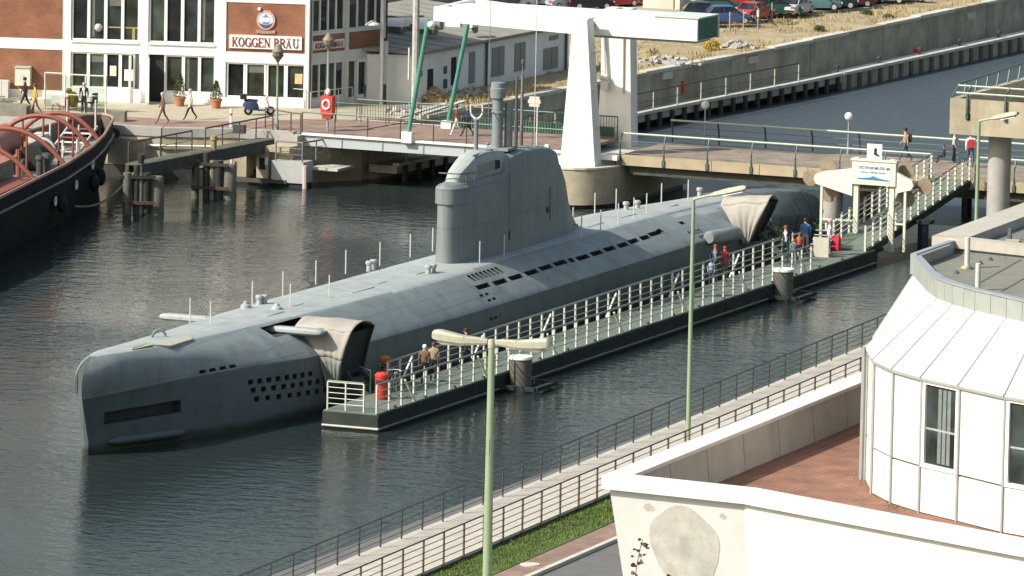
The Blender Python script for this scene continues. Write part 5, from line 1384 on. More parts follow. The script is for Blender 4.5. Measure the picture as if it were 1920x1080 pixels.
# ---------------------------------------------------------------- low white building
lw = thing('low_white_building', 'low white building with grey shutters behind the bridge towers', 'building', (100, 30, 2.6))
B0 = V(99.9, 29.55, 0); B1 = V(118.6, 28.4, 0); bdv = (B1 - B0).normalized(); bn = V(bdv.y, -bdv.x, 0)
Bm = B0 + (B1 - B0) * .42; ZE = 5.2
obj('wall', MB().prism([(p.x, p.y) for p in (B0, B1, B1 - bn * 9.5, B0 - bn * 9.5 + bdv * 3.2, B0 - bn * 2.4 - bdv * 1.0)], 2.4, ZE), wallwhite, lw)
obj('roof_edge', MB().bar(B0 + bn * .12 + V(0, 0, ZE + .08), B1 + bn * .12 + V(0, 0, ZE + .08), .22, .16), raildark, lw)
b = MB(); rp = [B0 + bn * .25 + bdv * -.2, B1 + bn * .25 + bdv * .2, B1 - bn * 9.8 + bdv * .2, B0 - bn * 9.8 + bdv * 3.0, B0 - bn * 2.5 - bdv * 1.3]
zs = [ZE + .17, ZE + .17, ZE + .95, ZE + .95, ZE + .35]
b.add([V(p.x, p.y, z) for p, z in zip(rp, zs)] + [V(p.x, p.y, z - .14) for p, z in zip(rp, zs)], [tuple(range(5)), tuple(range(9, 4, -1))] + [(i, (i + 1) % 5, 5 + (i + 1) % 5, 5 + i) for i in range(5)])
obj('roof', b, roofgrey, lw)
def LB(name, s0, s1, z0, z1, m, d0=.004, d1=.05, parent=None): return obj(name, fbox(B0, bdv, bn, s0, s1, z0, z1, d0, d1), m, parent or lw)
def su(px, py): return None
for i, (s0, s1, z0, z1, m, nm) in enumerate([(1.4, 2.0, 3.2, 4.3, inkblack, 'vent'), (4.2, 4.75, 3.2, 4.7, inkblack, 'door_opening'), (5.0, 6.2, 2.75, 4.8, cleanwhite, 'door'), (6.3, 7.0, 3.1, 4.8, shutter, 'window_shutter'),
    (9.1, 9.85, 3.2, 4.8, shutter, 'window_shutter'), (9.95, 10.6, 3.2, 4.8, shutter, 'window_shutter'), (11.9, 12.5, 3.25, 4.8, shutter, 'window_shutter'), (12.6, 13.2, 3.25, 4.8, shutter, 'window_shutter'), (15.5, 16.4, 3.0, 4.2, shutter, 'vent_panel'), (16.5, 17.3, 3.0, 4.2, shutter, 'vent_panel'), (16.2, 17.3, 4.6, 4.85, shutter, 'vent_panel')]):
    LB(nm, s0, s1, z0, z1, m)
for s0 in (8.3, 18.2): obj('downpipe', MB().tube([B0 + bdv * s0 + bn * .1 + V(0, 0, 2.6), B0 + bdv * s0 + bn * .1 + V(0, 0, ZE)], .07, 6), raildark, lw)
LB('meter_box', 3.3, 3.65, 3.9, 4.3, raildark); LB('meter_box', 3.3, 3.7, 3.1, 3.6, raildark); LB('meter_box', .4, .7, 4.0, 4.3, raildark)
for s in np.arange(.2, 18.5, 1.55): obj('roof_seam', MB().bar(B0 + bdv * s + bn * .2 + V(0, 0, ZE + .19), B0 + bdv * (s + .1) - bn * 9.2 + V(0, 0, ZE + .95), .05, .04), roofgrey, lw)
# hooded roof ventilators on it
def rvent(P, w, lab):
    t = thing('roof_ventilator', lab, 'ventilator', P, 0, 'ventilators on the low roof')
    x, y, z = P
    obj('base', MB().box((x + .1, y, z + .2), (.6, 1.5 * w, .4)), timbergrey, t)
    b = MB(); rings = []
    for a in np.linspace(0, math.pi, 8): rings.append([V(x - .5 * math.cos(a), y + sy, z + .34 + (.0 if a in (0.0,) else .1) + .36 * math.sin(a) ** .6 if 0 < a < 3.1 else z + .34) for sy in (-w, w)])
    b.loft([[r[0] for r in rings], [r[1] for r in rings]]); obj('hood', b, cleanwhite, t, smooth=50)
    obj('leg', MB().box((x - .4, y - w + .1, z + .4), (.06, .06, .5)), palemetal, t)
rvent((105.443, 33.197, 5.750), .62, 'white hooded roof ventilator nearest the pole mast')
rvent((105.426, 31.254, 5.720), .55, 'white hooded roof ventilator left of the bridge beam tip')
rvent((107.157, 33.125, 5.750), .22, 'small white hooded roof ventilator between the two larger ones')
rvent((108.208, 29.762, 5.650), .12, 'small pale roof cowl right of the second green rod')
o = obj('tiled_roof', MB().add([(118, 44.0, 5.5), (150, 42.0, 5.5), (150, 52.0, 9.5), (118, 54.0, 9.5), (118, 44.0, 2.5), (150, 42.0, 2.5), (150, 52.0, 2.5), (118, 54.0, 2.5)], [(0, 1, 2, 3), (4, 5, 1, 0), (5, 6, 2, 1), (6, 7, 3, 2), (7, 4, 0, 3)]), rooftile, None, origin=(118, 44, 2.5)); tag(o, 'grey roofed shed partly hidden behind the pole mast', 'building')
# ---------------------------------------------------------------- mast of two poles
mp = thing('pole_mast', 'pair of tall pale poles joined by a crossbar beside the brewery', 'mast', (98.160, 30.792, 2.600))
q0 = V(*(98.160, 30.792, 2.600)); q1 = V(*(97.769, 28.655, 2.600))
obj('pole', MB().tube([q0, q0 + V(0, 0, 8.5)], .11, 8), palemetal, mp); obj('pole', MB().tube([q1, q1 + V(0, 0, 8.8)], .19, 8), M('pole_mottled', (.42, .43, .39), .8, .25, 3, stain=(.25, .22, .15), stain_amt=.5, stain_scale=2.5), mp)
obj('pole', MB().tube([q0 + V(.7, .1, 0), q0 + V(.7, .1, 8.2)], .10, 8), timber, mp)
qz = 6.95; obj('crossbar', MB().tube([q0 + V(.5, .1, qz - 2.6 + .35), q1 + V(.1, -.4, qz - 2.6 + .6)], .06, 6), raildark, mp)
obj('cable_tube', MB().tube([q0 + V(.45, -.05, 1.1), q0 + V(.45, -.05, 3.4)], .13, 8), palemetal, mp)
obj('lamp_bracket', MB().tube([q0 + V(.3, 0, 3.6), q0 + V(.3, 0, 5.6), q0 + V(.5, -.2, 6.0), q0 + V(.8, -.5, 6.2)], .07, 6), palemetal, mp)
obj('lamp_shade', MB().lathe((q0 + V(-.6, .3, 4.35)), [(.42, .0), (.40, .06), (.1, .22), (.03, .24)], 10), palemetal, mp)
o = obj('gate_post', MB().tube([q1 + V(-.6, .1, 3.3), q1 + V(-.6, .1, 1.6)], .06, 6), palemetal, mp)

# ================================================================ THINGS ON THE QUAY
def lantern(p, h, label, m, head):
    t = thing('lantern_lamp', label, 'street lamp', p, 0, 'lantern lamps on the quay')
    x, y, z = p
    obj('pole', MB().lathe(p, [(.12, 0), (.10, .5), (.07, .55), (.055, h)], 8), m, t, smooth=40)
    obj('lantern', MB().lathe((x, y, z + h), [(.07, 0), (.11, .1), (.2, .18), (.3, .5), (.28, .55)], 10), head, t, smooth=30)
    obj('lantern_roof', MB().lathe((x, y, z + h + .555), [(.33, 0), (.3, .08), (.12, .3), (.04, .42)], 10), head, t, smooth=30)
    obj('lantern_ring', MB().lathe((x, y, z + h + .3), [(.31, 0), (.33, .03), (.31, .06)], 10), raildark, t)
palepole = M('pole_grey_green', (.22, .27, .22), .6, .1, 3)
brownhead = M('lantern_brown', (.20, .17, .12), .6, .25, 8)
lantern((84.724, 30.730, 2.600), 3.55, 'old style lantern lamp in front of the brewery shop windows', palepole, brownhead)
lantern((94.775, 32.394, 2.600), 3.15, 'old style lantern lamp right of the brewery corner', palepole, brownhead)
# lifebuoy station
p = (85.722, 28.295, 2.600)
t = thing('lifebuoy_station', 'red lifebuoy station with white ring and white top on a post', 'lifebuoy', p)
x, y, z = p
obj('post', MB().tube([(x, y, z), (x, y, z + 1.1)], .07, 8), greymetal, t)
obj('cabinet', MB().box((x, y, z + 1.35), (.4, .66, 1.0)), red, t)
obj('ring', MB().tube([(x - .23, y + .20 * math.cos(a), z + 1.42 + .24 * math.sin(a)) for a in np.linspace(0, 2 * math.pi, 17)], .055, 6, cap=False), cleanwhite, t, smooth=50)
obj('lamp_cap', MB().sphere((x, y, z + 2.05), .14, 10, 8, sz=(1, 1, 1.3)), cleanwhite, t, smooth=60)
obj('skirt', MB().box((x, y, z + .75), (.32, .5, .2)), M('red_dark', (.28, .05, .04), .6, .2), t)
# scooter
def scooter():
    t = thing('motor_scooter', 'dark blue motor scooter parked by the lantern lamp', 'scooter')
    nb = M('scooter_blue', (.03, .05, .12), .35, .15)
    for x in (-.55, .62):
        w = obj('wheel', MB().lathe((0, 0, 0), [(.1, -.05), (.2, -.05), (.24, 0), (.2, .05), (.1, .05)], 14), tyre, t); w.location = (x, 0, .24); w.rotation_euler = (R(90), 0, 0)
        h = obj('hub', MB().lathe((0, 0, 0), [(.02, -.055), (.1, -.054), (.1, .054), (.02, .055)], 10), palemetal, w); h.location = (0, 0, 0)
    b = MB(); b.loft([[V(x, s * w_, z) for s, z in ((-1, z0), (-1.1, (z0 + z1) / 2), (-.8, z1), (.8, z1), (1.1, (z0 + z1) / 2), (1, z0))] for x, w_, z0, z1 in ((-.85, .08, .5, .6), (-.7, .17, .36, .74), (-.35, .2, .28, .76), (-.1, .15, .26, .7), (0, .1, .26, .5))])
    obj('body', b, nb, t, smooth=50)
    obj('seat', MB().loft([[V(x, s, z) for s, z in ((-w_, z0), (-w_ * .8, z1), (w_ * .8, z1), (w_, z0))] for x, w_, z0, z1 in ((-.78, .1, .75, .82), (-.5, .16, .75, .86), (-.05, .12, .72, .82))]), tyre, t)
    obj('footboard', MB().box((.16, 0, .27), (.42, .34, .06)), nb, t)
    obj('leg_shield', MB().slab([(.42, -.2, .25), (.42, .2, .25), (.30, .16, .92), (.30, -.16, .92)], .05), palemetal, t)
    obj('front_fender', MB().loft([[V(.62 + .27 * math.cos(a), s, .24 + .27 * math.sin(a)) for s in (-.07, .07)] for a in np.linspace(.2, 2.6, 7)], closed=False, cap=False), nb, t)
    obj('steering_column', MB().tube([(.6, 0, .3), (.36, 0, 1.0)], .04, 8), palemetal, t)
    obj('handlebar', MB().tube([(.25, -.32, 1.04), (.34, 0, 1.04), (.25, .32, 1.04)], .025, 6), tyre, t)
    obj('headlight', MB().sphere((.42, 0, .98), .09, 8, 6), lampglass, t)
    obj('top_box', MB().box((-.82, 0, .98), (.34, .36, .26)), tyre, t)
    return t
k = scooter(); k.location = (90.318, 34.362, 2.600); k.rotation_euler = (0, 0, R(-62))
# conifers in pots
def planter(p, label, h):
    t = thing('potted_conifer', label, 'potted plant', p, 0, 'potted conifers by the brewery door')
    obj('pot', MB().lathe(p, [(.22, 0), (.3, .4), (.34, .42), (.34, .5), (.28, .5), (.27, .44)], 14), terracotta, t, smooth=30)
    obj('trunk', MB().tube([(p[0], p[1], p[2] + .4), (p[0], p[1], p[2] + h * .7)], .03, 6), timber, t)
    b = MB(); rg = random.Random(int(p[0] * 100))
    for i in range(900):
        zz = rg.random() ** .8; r = (.34 * (1 - zz) ** .8 + .03) * rg.uniform(.5, 1.12); a = rg.uniform(0, 6.28)
        c = V(p[0] + r * math.cos(a), p[1] + r * math.sin(a), p[2] + .5 + zz * (h - .5))
        d1 = V(rg.uniform(-1, 1), rg.uniform(-1, 1), rg.uniform(-.2, 1)).normalized() * .09; d2 = V(rg.uniform(-1, 1), rg.uniform(-1, 1), rg.uniform(-1, 1)).normalized() * .03
        b.add([c - d2, c + d2, c + d1], [(0, 1, 2)])
    obj('foliage', b, leafdark, t, fix=False)
planter((91.830, 39.694, 2.600), 'tall potted conifer directly right of the brewery door', 1.75)
planter((91.985, 37.634, 2.600), 'potted conifer in front of the middle white pillar', 1.45)
# boxes on the wall
u0 = (-2.165, 3.789)
t = thing('wall_cabinet', 'beige cabinet fixed on the brick wall', 'cabinet', FO + FD * u0[0] + V(0, 0, u0[1]))
c0 = (-2.543, -1.730, 3.331, 4.278)
obj('housing', fbox(FO, FD, FN, c0[0], c0[1], c0[2], c0[3], -.048, .45), M('cabinet_beige', (.62, .60, .48), .7, .08, 4), t)
obj('lid', fbox(FO, FD, FN, c0[0] - .03, c0[1] + .03, c0[3] + .002, c0[3] + .07, -.048, .5), M('cabinet_grey', (.4, .42, .4), .7, .08), t)
obj('emblem', disc(.2, .2, (c0[0] + c0[1]) / 2, (c0[2] + c0[3]) / 2 - .05, .451, .46, 14), palemetal, t)
c0 = (-3.611, -2.884, 2.661, 3.580)
t = thing('ground_cabinet', 'pale metal cabinet standing against the brick wall at the left edge', 'cabinet', FO + FD * c0[0] + FN * .3 + V(0, 0, 2.6))
obj('housing', fbox(FO, FD, FN, c0[0], c0[1], 2.605, c0[3], .08, .6), palemetal, t); obj('door_seam', fbox(FO, FD, FN, (c0[0] + c0[1]) / 2 - .01, (c0[0] + c0[1]) / 2 + .01, 2.7, c0[3] - .05, .601, .61), greymetal, t)
# concrete blocks
for px, py, w, lab in ((220, 226, 1.0, 'dark concrete block on the quay by the tug stern'),):
    p = V(*(83.876, 39.512, 2.600)); o = obj('concrete_block', MB().box(p + V(0, 0, .27), (.7, .9, .54), rz=.25), timbergrey, None, origin=p); tag(o, lab, 'block')
p = V(*(83.872, 45.739, 2.600)); o = obj('concrete_block', MB().box(p + V(0, 0, .25), (1.2, 2.2, .5), rz=.1), timbergrey, None, origin=p); tag(o, 'long low concrete block at the left edge of the quay', 'block')
p = V(*(82.394, 31.780, 2.600)); o = obj('switch_box', MB().box(p + V(0, 0, .22), (.4, .6, .44), rz=.1), raildark, None, origin=p); tag(o, 'small dark box behind the inner jetty railing', 'box')
for k_, (P, lab) in enumerate((((84.720, 33.356, 2.600), 'white guide post on the red quay path above the jetty'),)):
    p = V(*P); t = thing('guide_post', lab, 'bollard', p); obj('shaft', MB().tube([p, p + V(0, 0, .95)], .07, 8), cleanwhite, t); obj('band', MB().tube([p + V(0, 0, .6), p + V(0, 0, .72)], .075, 8), red, t)
p = V(*(99.320, 32.217, 2.600)); o = obj('waste_bin', MB().lathe(p, [(.22, 0), (.26, .8), (.28, .82), (.2, .95)], 10), M('bin_teal', (.06, .12, .12), .6, .1), None, origin=p); tag(o, 'small dark green bin by the side wall of the brewery', 'bin')
p = V(*(96.136, 34.388, 2.600)); o = obj('waste_bin', MB().lathe(p, [(.22, 0), (.26, .8), (.28, .82), (.2, .95)], 10), bpy.data.materials['bin_teal'], None, origin=p); tag(o, 'small dark teal bin at the brewery corner', 'bin')
# glass windscreens of the terrace
def screen(p, q, h, n, lab):
    p = V(*p); q = V(*q); t = thing('glass_windscreen', lab, 'windscreen', p, 0, 'glass windscreens on the quay')
    for i in range(n + 1):
        a = p.lerp(q, i / n); obj('post', MB().tube([a, a + V(0, 0, h)], .05, 6), palemetal, t)
        if i < n:
            c = p.lerp(q, (i + 1) / n); dd = (c - a).normalized()
            obj('rail', MB().tube([a + V(0, 0, h), c + V(0, 0, h)], .04, 6), palemetal, t); obj('rail', MB().tube([a + V(0, 0, h * .45), c + V(0, 0, h * .45)], .03, 6), palemetal, t)
            obj('pane', MB().bar(a + dd * .06 + V(0, 0, h * .72), c - dd * .06 + V(0, 0, h * .72), .012, h * .46), clearglass, t)
            obj('lower_panel', MB().bar(a + dd * .06 + V(0, 0, h * .25), c - dd * .06 + V(0, 0, h * .25), .012, h * .34), clearglass, t)
screen((86.597, 45.096, 2.600), (86.740, 43.973, 2.600), 1.95, 1, 'framed glass windscreen panel nearest the yellow jacketed walker')
screen((86.520, 43.864, 2.600), (86.805, 41.625, 2.600), 1.95, 2, 'long framed glass windscreen behind the tug stern')
# folded furniture and bundles behind the screens
def chair(p, rz, m, lab):
    t = thing('terrace_chair', lab, 'chair', (0, 0, 0), 0, 'terrace chairs behind the windscreens')
    obj('seat', MB().box((0, 0, .44), (.44, .44, .05)), m, t); obj('backrest', MB().box((-.21, 0, .72), (.05, .44, .5)), m, t)
    for sx in (-.18, .18):
        for sy in (-.18, .18): obj('leg', MB().box((sx, sy, .21), (.04, .04, .42)), greymetal, t)
    t.location = p; t.rotation_euler = (0, 0, rz)
chair((85.166, 43.726, 2.600), .3, palemetal, 'pale terrace chair left of the yellow bundle')
chair((87.389, 43.415, 2.600), 2.2, timber, 'dark terrace chair right of the yellow bundle')
chair((87.286, 42.674, 2.600), 1.4, timber, 'dark terrace chair at the right end of the windscreen')
chair((84.742, 43.046, 2.600), 1.4, tugred, 'reddish terrace chair below the yellow bundle')
b = MB(); p = V(*(87.631, 43.943, 2.600)); rg = random.Random(5)
b.sphere(p + V(0, 0, .5), .34, 10, 8, sz=(1, .9, 1.3)); b.sphere(p + V(-.1, .2, .95), .18, 8, 6); o = obj('yellow_bundle', b, yellow, None, smooth=60, origin=p); tag(o, 'bright yellow bundle behind the glass windscreen', 'bundle')
b = MB(); b.box(p + V(1.6, .7, .3), (.5, 1.8, .6), rz=.25); o = obj('planter_box', b, cleanwhite, None, origin=p); tag(o, 'white planter box below the left shop windows', 'planter')
p = V(*(92.774, 45.114, 2.600)); o = obj('planter_tub', MB().lathe(p, [(.3, 0), (.4, .38), (.42, .4), (.3, .4), (.28, .3)], 12), terracotta, None, origin=p, smooth=30); tag(o, 'round terracotta tub below the left shop windows', 'planter')
p = V(*(87.446, 47.858, 2.600)); b = MB()
for i in range(7): b.box(p + V(rg.uniform(-.4, .4), rg.uniform(-.9, .9), .12 + i * .05), (.12, 1.5, .06), rz=rg.uniform(-.5, .5))
o = obj('plank_heap', b, timbergrey, None, origin=p); tag(o, 'heap of loose planks on the quay at the left edge', 'planks')
# railing between quay and bridge, white rail in front of the brewery
railing('quay_railing', 'brown railing around the corner between jetty and bridge', 'railing', [jp(Lj * 1.0, 1.4, 2.6), (84.0, 29.6, 2.6), (83.9, 29.0, 2.6)], 1.6, 1.05, 2, .08, railbrown, topw=.08)
railing('terrace_railing', 'thin pale rail in front of the brewery shop windows', 'railing', [(94.713, 35.679, 2.600), (94.575, 33.613, 2.600)], 1.2, 1.0, 1, .04, palemetal)
railing('terrace_railing', 'thin pale rail beside the brewery side wall', 'railing', [(93.601, 32.858, 2.600), (97.086, 32.000, 2.600)], 1.3, 1.0, 1, .04, palemetal)
railing('quay_fence', 'thin green railing behind the bridge approach by the rubble', 'railing', [(89.885, 29.689, 2.600), (90.257, 25.571, 2.600)], 1.6, 1.0, 2, .05, raildark, railgreen)
# rubble heaps and slabs beyond the bridge end
def heap(p, r, h, n, m, lab, nm='rubble_heap'):
    p = V(*p); b = MB(); rg = random.Random(int(p.x * 37 + p.y * 11))
    vs = []; fs = []; N = 14
    for i in range(5):
        for k in range(N):
            rr = r * (1 - i / 4.6) * rg.uniform(.8, 1.15); a = 2 * math.pi * k / N
            vs.append(p + V(rr * math.cos(a) * .8, rr * math.sin(a), h * (i / 4) ** .8 * rg.uniform(.75, 1.1) - .05))
    for i in range(4):
        for k in range(N): fs.append((i * N + k, i * N + (k + 1) % N, (i + 1) * N + (k + 1) % N, (i + 1) * N + k))
    fs.append(tuple(4 * N + k for k in range(N)))
    b.add(vs, fs)
    for i in range(n):
        a = rg.uniform(0, 6.28); rr = r * rg.uniform(.1, 1.2); c = p + V(rr * math.cos(a), rr * math.sin(a), max(.05, h * (1 - rr / r)) + .03)
        b.box(c, (rg.uniform(.1, .4), rg.uniform(.1, .4), rg.uniform(.08, .22)), rot=Euler((rg.uniform(-.5, .5), rg.uniform(-.5, .5), rg.uniform(0, 3))).to_matrix())
    o = obj(nm, b, m, None, origin=p); tag(o, lab, 'rubble heap')
heap((101.822, 29.398, 2.650), 1.3, .75, 26, M('sand_ochre', (.42, .31, .16), .95, .3, 2, .4), 'ochre sand heap between the green bridge rods')
heap((95.666, 27.949, 2.650), 1.4, .35, 30, rubble, 'low grey rubble heap left of the front green rod')
heap((104.253, 28.568, 2.700), 1.5, .3, 26, rubble, 'flat grey rubble heap right of the rear green rod')
heap((134.253, 24.262, 2.750), 1.1, .6, 24, rubble, 'pale rubble heap on the canal bank right of the counterweight')
heap((125.002, 25.034, 2.750), 1.9, .35, 40, rubble, 'long grey rubble heap near the wall capping')
for a, c_, lab in (((90.462, 26.427, 2.750), (97.015, 26.530, 2.750), 'long pale plank lying in front of the sand heap'), ((92.482, 25.939, 2.750), (98.306, 26.006, 2.800), 'long pale plank lying behind the other plank')):
    o = obj('loose_plank', MB().bar(V(*a) + V(0, 0, .2), V(*c_) + V(0, 0, .3), .3, .08), concpale, None, origin=a); tag(o, lab, 'plank')
t = thing('cable_drum', 'dark upright cable reel by the low white building', 'cable reel', (103.422, 29.718, 2.650)); p = V(*(103.422, 29.718, 2.650))
for dy in (-.2, .2): obj('flange', MB().tube([p + V(0, dy, .5), p + V(0, dy + .05, .5)], .5, 14), raildark, t)
obj('core', MB().tube([p + V(0, -.2, .5), p + V(0, .25, .5)], .2, 10), timber, t)
o = obj('slab_stack', MB().box(V(*(100.328, 32.510, 2.600)) + V(0, 0, .2), (1.2, 1.6, .4), rz=.2), mastdark, None, origin=(100.328, 32.510, 2.600)); tag(o, 'low dark box against the side wall of the brewery', 'box')

# ---------------------------------------------------------------- wasteland things
def bush(p, r, h, m, lab, seed, leafs=420):
    t = thing('shrub', lab, 'shrub', p)
    rg = random.Random(seed); b = MB(); s = MB(); p = V(*p)
    for i in range(7):
        a = rg.uniform(0, 6.28); q = p + V(math.cos(a) * r * .6, math.sin(a) * r * .6, h * rg.uniform(.6, 1)); s.tube([p, p.lerp(q, .5) + V(0, 0, .05), q], .018, 4)
    for i in range(leafs):
        a = rg.uniform(0, 6.28); rr = r * rg.random() ** .5; z = h * rg.uniform(.15, 1.0) * (1 - .45 * (rr / r) ** 2)
        c = p + V(rr * math.cos(a), rr * math.sin(a), z)
        d1 = V(rg.uniform(-1, 1), rg.uniform(-1, 1), rg.uniform(-.6, 1)).normalized() * .10; d2 = V(rg.uniform(-1, 1), rg.uniform(-1, 1), rg.uniform(-1, 1)).normalized() * .04
        b.add([c - d2, c + d2, c + d1], [(0, 1, 2)])
    obj('stems', s, timber, t); obj('foliage', b, m, t, fix=False)
for P_, lab_ in (((123.956, 23.732, 1.020), 'small red lifebuoy box on the ledge railing under the canal wall'), ((153.592, 20.267, 1.020), 'pale red buoy lying on the far canal ledge')):
    p = V(*P_); o = obj('lifebuoy_box', MB().box(p + V(0, 0, .5 if 'railing' in lab_ else .12), (.3, .45, .75 if 'railing' in lab_ else .24)), red, None, origin=p); tag(o, lab_, 'lifebuoy')
bush((131.669, 24.933, 2.820), .5, .75, yellowbush, 'yellow flowering shrub on the canal bank below the counterweight', 1, 600)
bush((144.661, 23.224, 2.820), .35, .5, leafdark, 'small dark shrub on the dry canal bank', 2)
bush((126.599, 26.489, 2.820), .4, .6, straw, 'withered shrub at the edge of the canal wall', 3, 250)
bush((155.655, 24.307, 2.820), .4, .45, leafdark, 'small dark shrub near the parked cars at the right', 4)
bush((147.507, 26.527, 2.820), .9, .4, straw, 'broad straw coloured shrub below the grey car', 5, 700)
bush((154.297, 22.443, 2.820), .35, .35, timber, 'low brown shrub on the bank further right', 6)
t = thing('hut', 'pale cream hut with flat roof at the edge of the car park', 'hut', (151.992, 35.826, 3.050)); p = V(*(151.392, 35.587, 3.050))
obj('wall', MB().box(p + V(0, 0, 1.1), (2.4, 2.3, 2.2), rz=.1), M('hut_cream', (.66, .62, .48), .8, .05, 2), t); obj('roof', MB().box(p + V(0, 0, 2.28), (3.0, 3.4, .14), rz=.1), palemetal, t)
obj('window', MB().box(p + V(-1.21, .5, 1.5), (.04, .5, .4), rz=.1), inkblack, t); obj('door', MB().box(p + V(-1.22, -.5, .95), (.04, .8, 1.8), rz=.1), M('hut_door', (.55, .52, .42), .8, .05), t)
o = obj('pipe_stub', MB().tube([V(*(135.089, 28.068, 2.820)) + V(0, 0, .15), V(*(135.220, 28.919, 2.820)) + V(0, 0, .15)], .16, 8), timber, None, origin=(135.089, 28.068, 2.820)); tag(o, 'short dark pipe lying below the counterweight', 'pipe')
fp = [(141.663, 27.714, 2.820), (143.549, 27.572, 2.820), (144.605, 27.070, 2.820), (148.255, 27.593, 2.820), (152.892, 28.410, 2.820)]
ft = thing('fence', 'row of thin grey fence posts with wire in front of the parked cars', 'fence', fp[0])
for i, p in enumerate(fp): obj('post', MB().tube([p, V(*p) + V(0, 0, 1.25)], .05, 6), greymetal, ft)
for z in (.4, .8, 1.2):
    obj('wire', MB().tube([V(*p) + V(0, 0, z) for p in fp], .008, 4), greymetal, ft)
obj('strut', MB().tube([V(*fp[3]) + V(0, 0, .05), V(*fp[2]) + V(.3, .2, 1.3)], .05, 6), timbergrey, ft); obj('strut', MB().tube([V(*(155.250, 27.140, 2.820)), V(*(158.514, 29.061, 2.820)) + V(0, 0, .8)], .05, 6), timbergrey, ft)
obj('sign_plate', MB().box(V(*fp[2]) + V(-.06, 0, .95), (.03, .14, .4)), palemetal, ft)

# ================================================================ TUG (stern towards the quay)
tg = thing('tug', 'black hulled tug with red towing arches moored at the left', 'tug', (81.6, 39.3, 0))
TT = V(81.4, 39.2, 0); TU = V(-.978, -.21, 0); TN_ = V(.21, -.978, 0)
def tp_(a, n, z): return TT + TU * a + TN_ * n + V(0, 0, z)
TA = [0, .15, .6, 1.5, 3.7, 7.7, 12.75, 19.9, 33.7, 46]
TW = [.02, .35, .68, .98, 1.36, 2.03, 2.68, 3.2, 3.42, 3.3]
def hw(a): return float(np.interp(a, TA, TW))
ss = [0, .15, .6, 1.5, 2.6, 3.7, 5.5, 7.7, 10, 12.75, 16, 20, 25, 33.7, 46]
def sheer(a): return 3.05 + .12 * max(0, 1 - a / 8) 
rings = []
for a in ss:
    w = hw(a); z = sheer(a)
    ww = max(.02, w - .35 - max(0, 1.1 * (1 - a / 5))) if a > 1 else .02
    sh = max(0, 2.9 * (1 - a / 6))            # overhanging counter: lower points move forward
    r = [(w, z, 0), (w - .02, z - .55, 0), (w - .10, 1.6, sh * .25), (lerp(w, ww, .6), .9, sh * .7), (ww, .2, sh), (ww * .95, -.3, sh), (ww * .5, -1.5, sh)]
    rings.append([tp_(a + s_, n, z_) for n, z_, s_ in r] + [tp_(a + s_, -n, z_) for n, z_, s_ in r[::-1]])
b = MB(); b.loft(rings, cap=True, closed=False); 
obj('hull', b, hullblack, tg, smooth=40)
# inner bulwark and deck
b = MB(); rings = [[tp_(a + .12, max(.0, hw(a) - .10), sheer(a) - .02), tp_(a + .12, max(.0, hw(a) - .12), 2.0)] for a in ss]
b.loft(rings, cap=False, closed=False)
rings = [[tp_(a + .12, -max(.0, hw(a) - .10), sheer(a) - .02), tp_(a + .12, -max(.0, hw(a) - .12), 2.0)] for a in ss]
b.loft(rings, cap=False, closed=False); obj('bulwark', b, M('bulwark_brown', (.13, .10, .08), .7, .2), tg, smooth=40)
b = MB(); b.loft([[tp_(a + .1, hw(a) - .08, 2.02), tp_(a + .1, -hw(a) + .08, 2.02)] for a in ss[1:]], cap=False, closed=False); obj('deck', b, tugdeck, tg)
caprail = MB(); pts = [tp_(a, hw(a), sheer(a) + .03) for a in ss[::-1]] + [tp_(a, -hw(a), sheer(a) + .03) for a in ss]
caprail.tube(pts, .085, 6); obj('cap_rail', caprail, M('caprail_wood', (.32, .20, .14), .6, .15, 3), tg, smooth=40)
fend = MB(); pts = [tp_(a, hw(a) + .02, 2.35) for a in ss[::-1]] + [tp_(a, -hw(a) - .02, 2.35) for a in ss]
fend.tube(pts, .07, 6); obj('rubbing_strake', fend, mastdark, tg)
# towing arches
for a, h in ((26.3, 1.75), (19.9, 1.75), (12.75, 1.6), (9.2, 1.35)):
    w = hw(a); pts = []
    for i in range(17):
        t_ = -1 + 2 * i / 16
        pts.append(tp_(a, -t_ * (w - .08), 2.95 + h * (1 - abs(t_) ** 2.2)))
    obj('towing_arch', MB().tube(pts, .12, 8), tugred, tg, smooth=50)
    for t_ in (-.35, .35): obj('arch_prop', MB().tube([tp_(a, t_ * w, 2.05), tp_(a, t_ * w, 2.9 + h * (1 - abs(t_) ** 2.2))], .06, 6), tugred, tg)
# houses, winch and fittings on deck
def tbox(name, a0, a1, n0, n1, z0, z1, m):
    c = [tp_(a0, n0, 0), tp_(a1, n0, 0), tp_(a1, n1, 0), tp_(a0, n1, 0)]; return obj(name, MB().prism([(p.x, p.y) for p in c], z0, z1), m, tg)
dh = tbox('deckhouse', 22.6, 34, -1.7, 1.15, 2.03, 3.5, timbergrey); tbox('deckhouse_roof', 22.3, 34, -1.85, 1.3, 3.504, 3.66, tugpink)
tbox('side_casing', 24.0, 34, 1.45, 2.6, 2.03, 2.85, tugred)
tbox('hatch', 14.4, 18, -2.3, -1.2, 2.03, 2.9, tugpink)
obj('steam_drum', MB().tube([tp_(17.6, -1.6, 3.2), tp_(12.4, -1.9, 3.2)], .85, 16), M('drum_red', (.36, .13, .09), .6, .15, 2), tg, smooth=40)
obj('winch_drum', MB().tube([tp_(15.2, .15, 2.75), tp_(13.0, .1, 2.75)], .62, 16), inkblack, tg, smooth=40)
obj('drum_flange', MB().tube([tp_(12.95, .1, 2.75), tp_(12.75, .1, 2.75)], .72, 16), palemetal, tg, smooth=40)
obj('tow_hook', MB().tube([tp_(19.3, .55, 2.1), tp_(19.2, .5, 3.6)], .13, 8), tugred, tg)
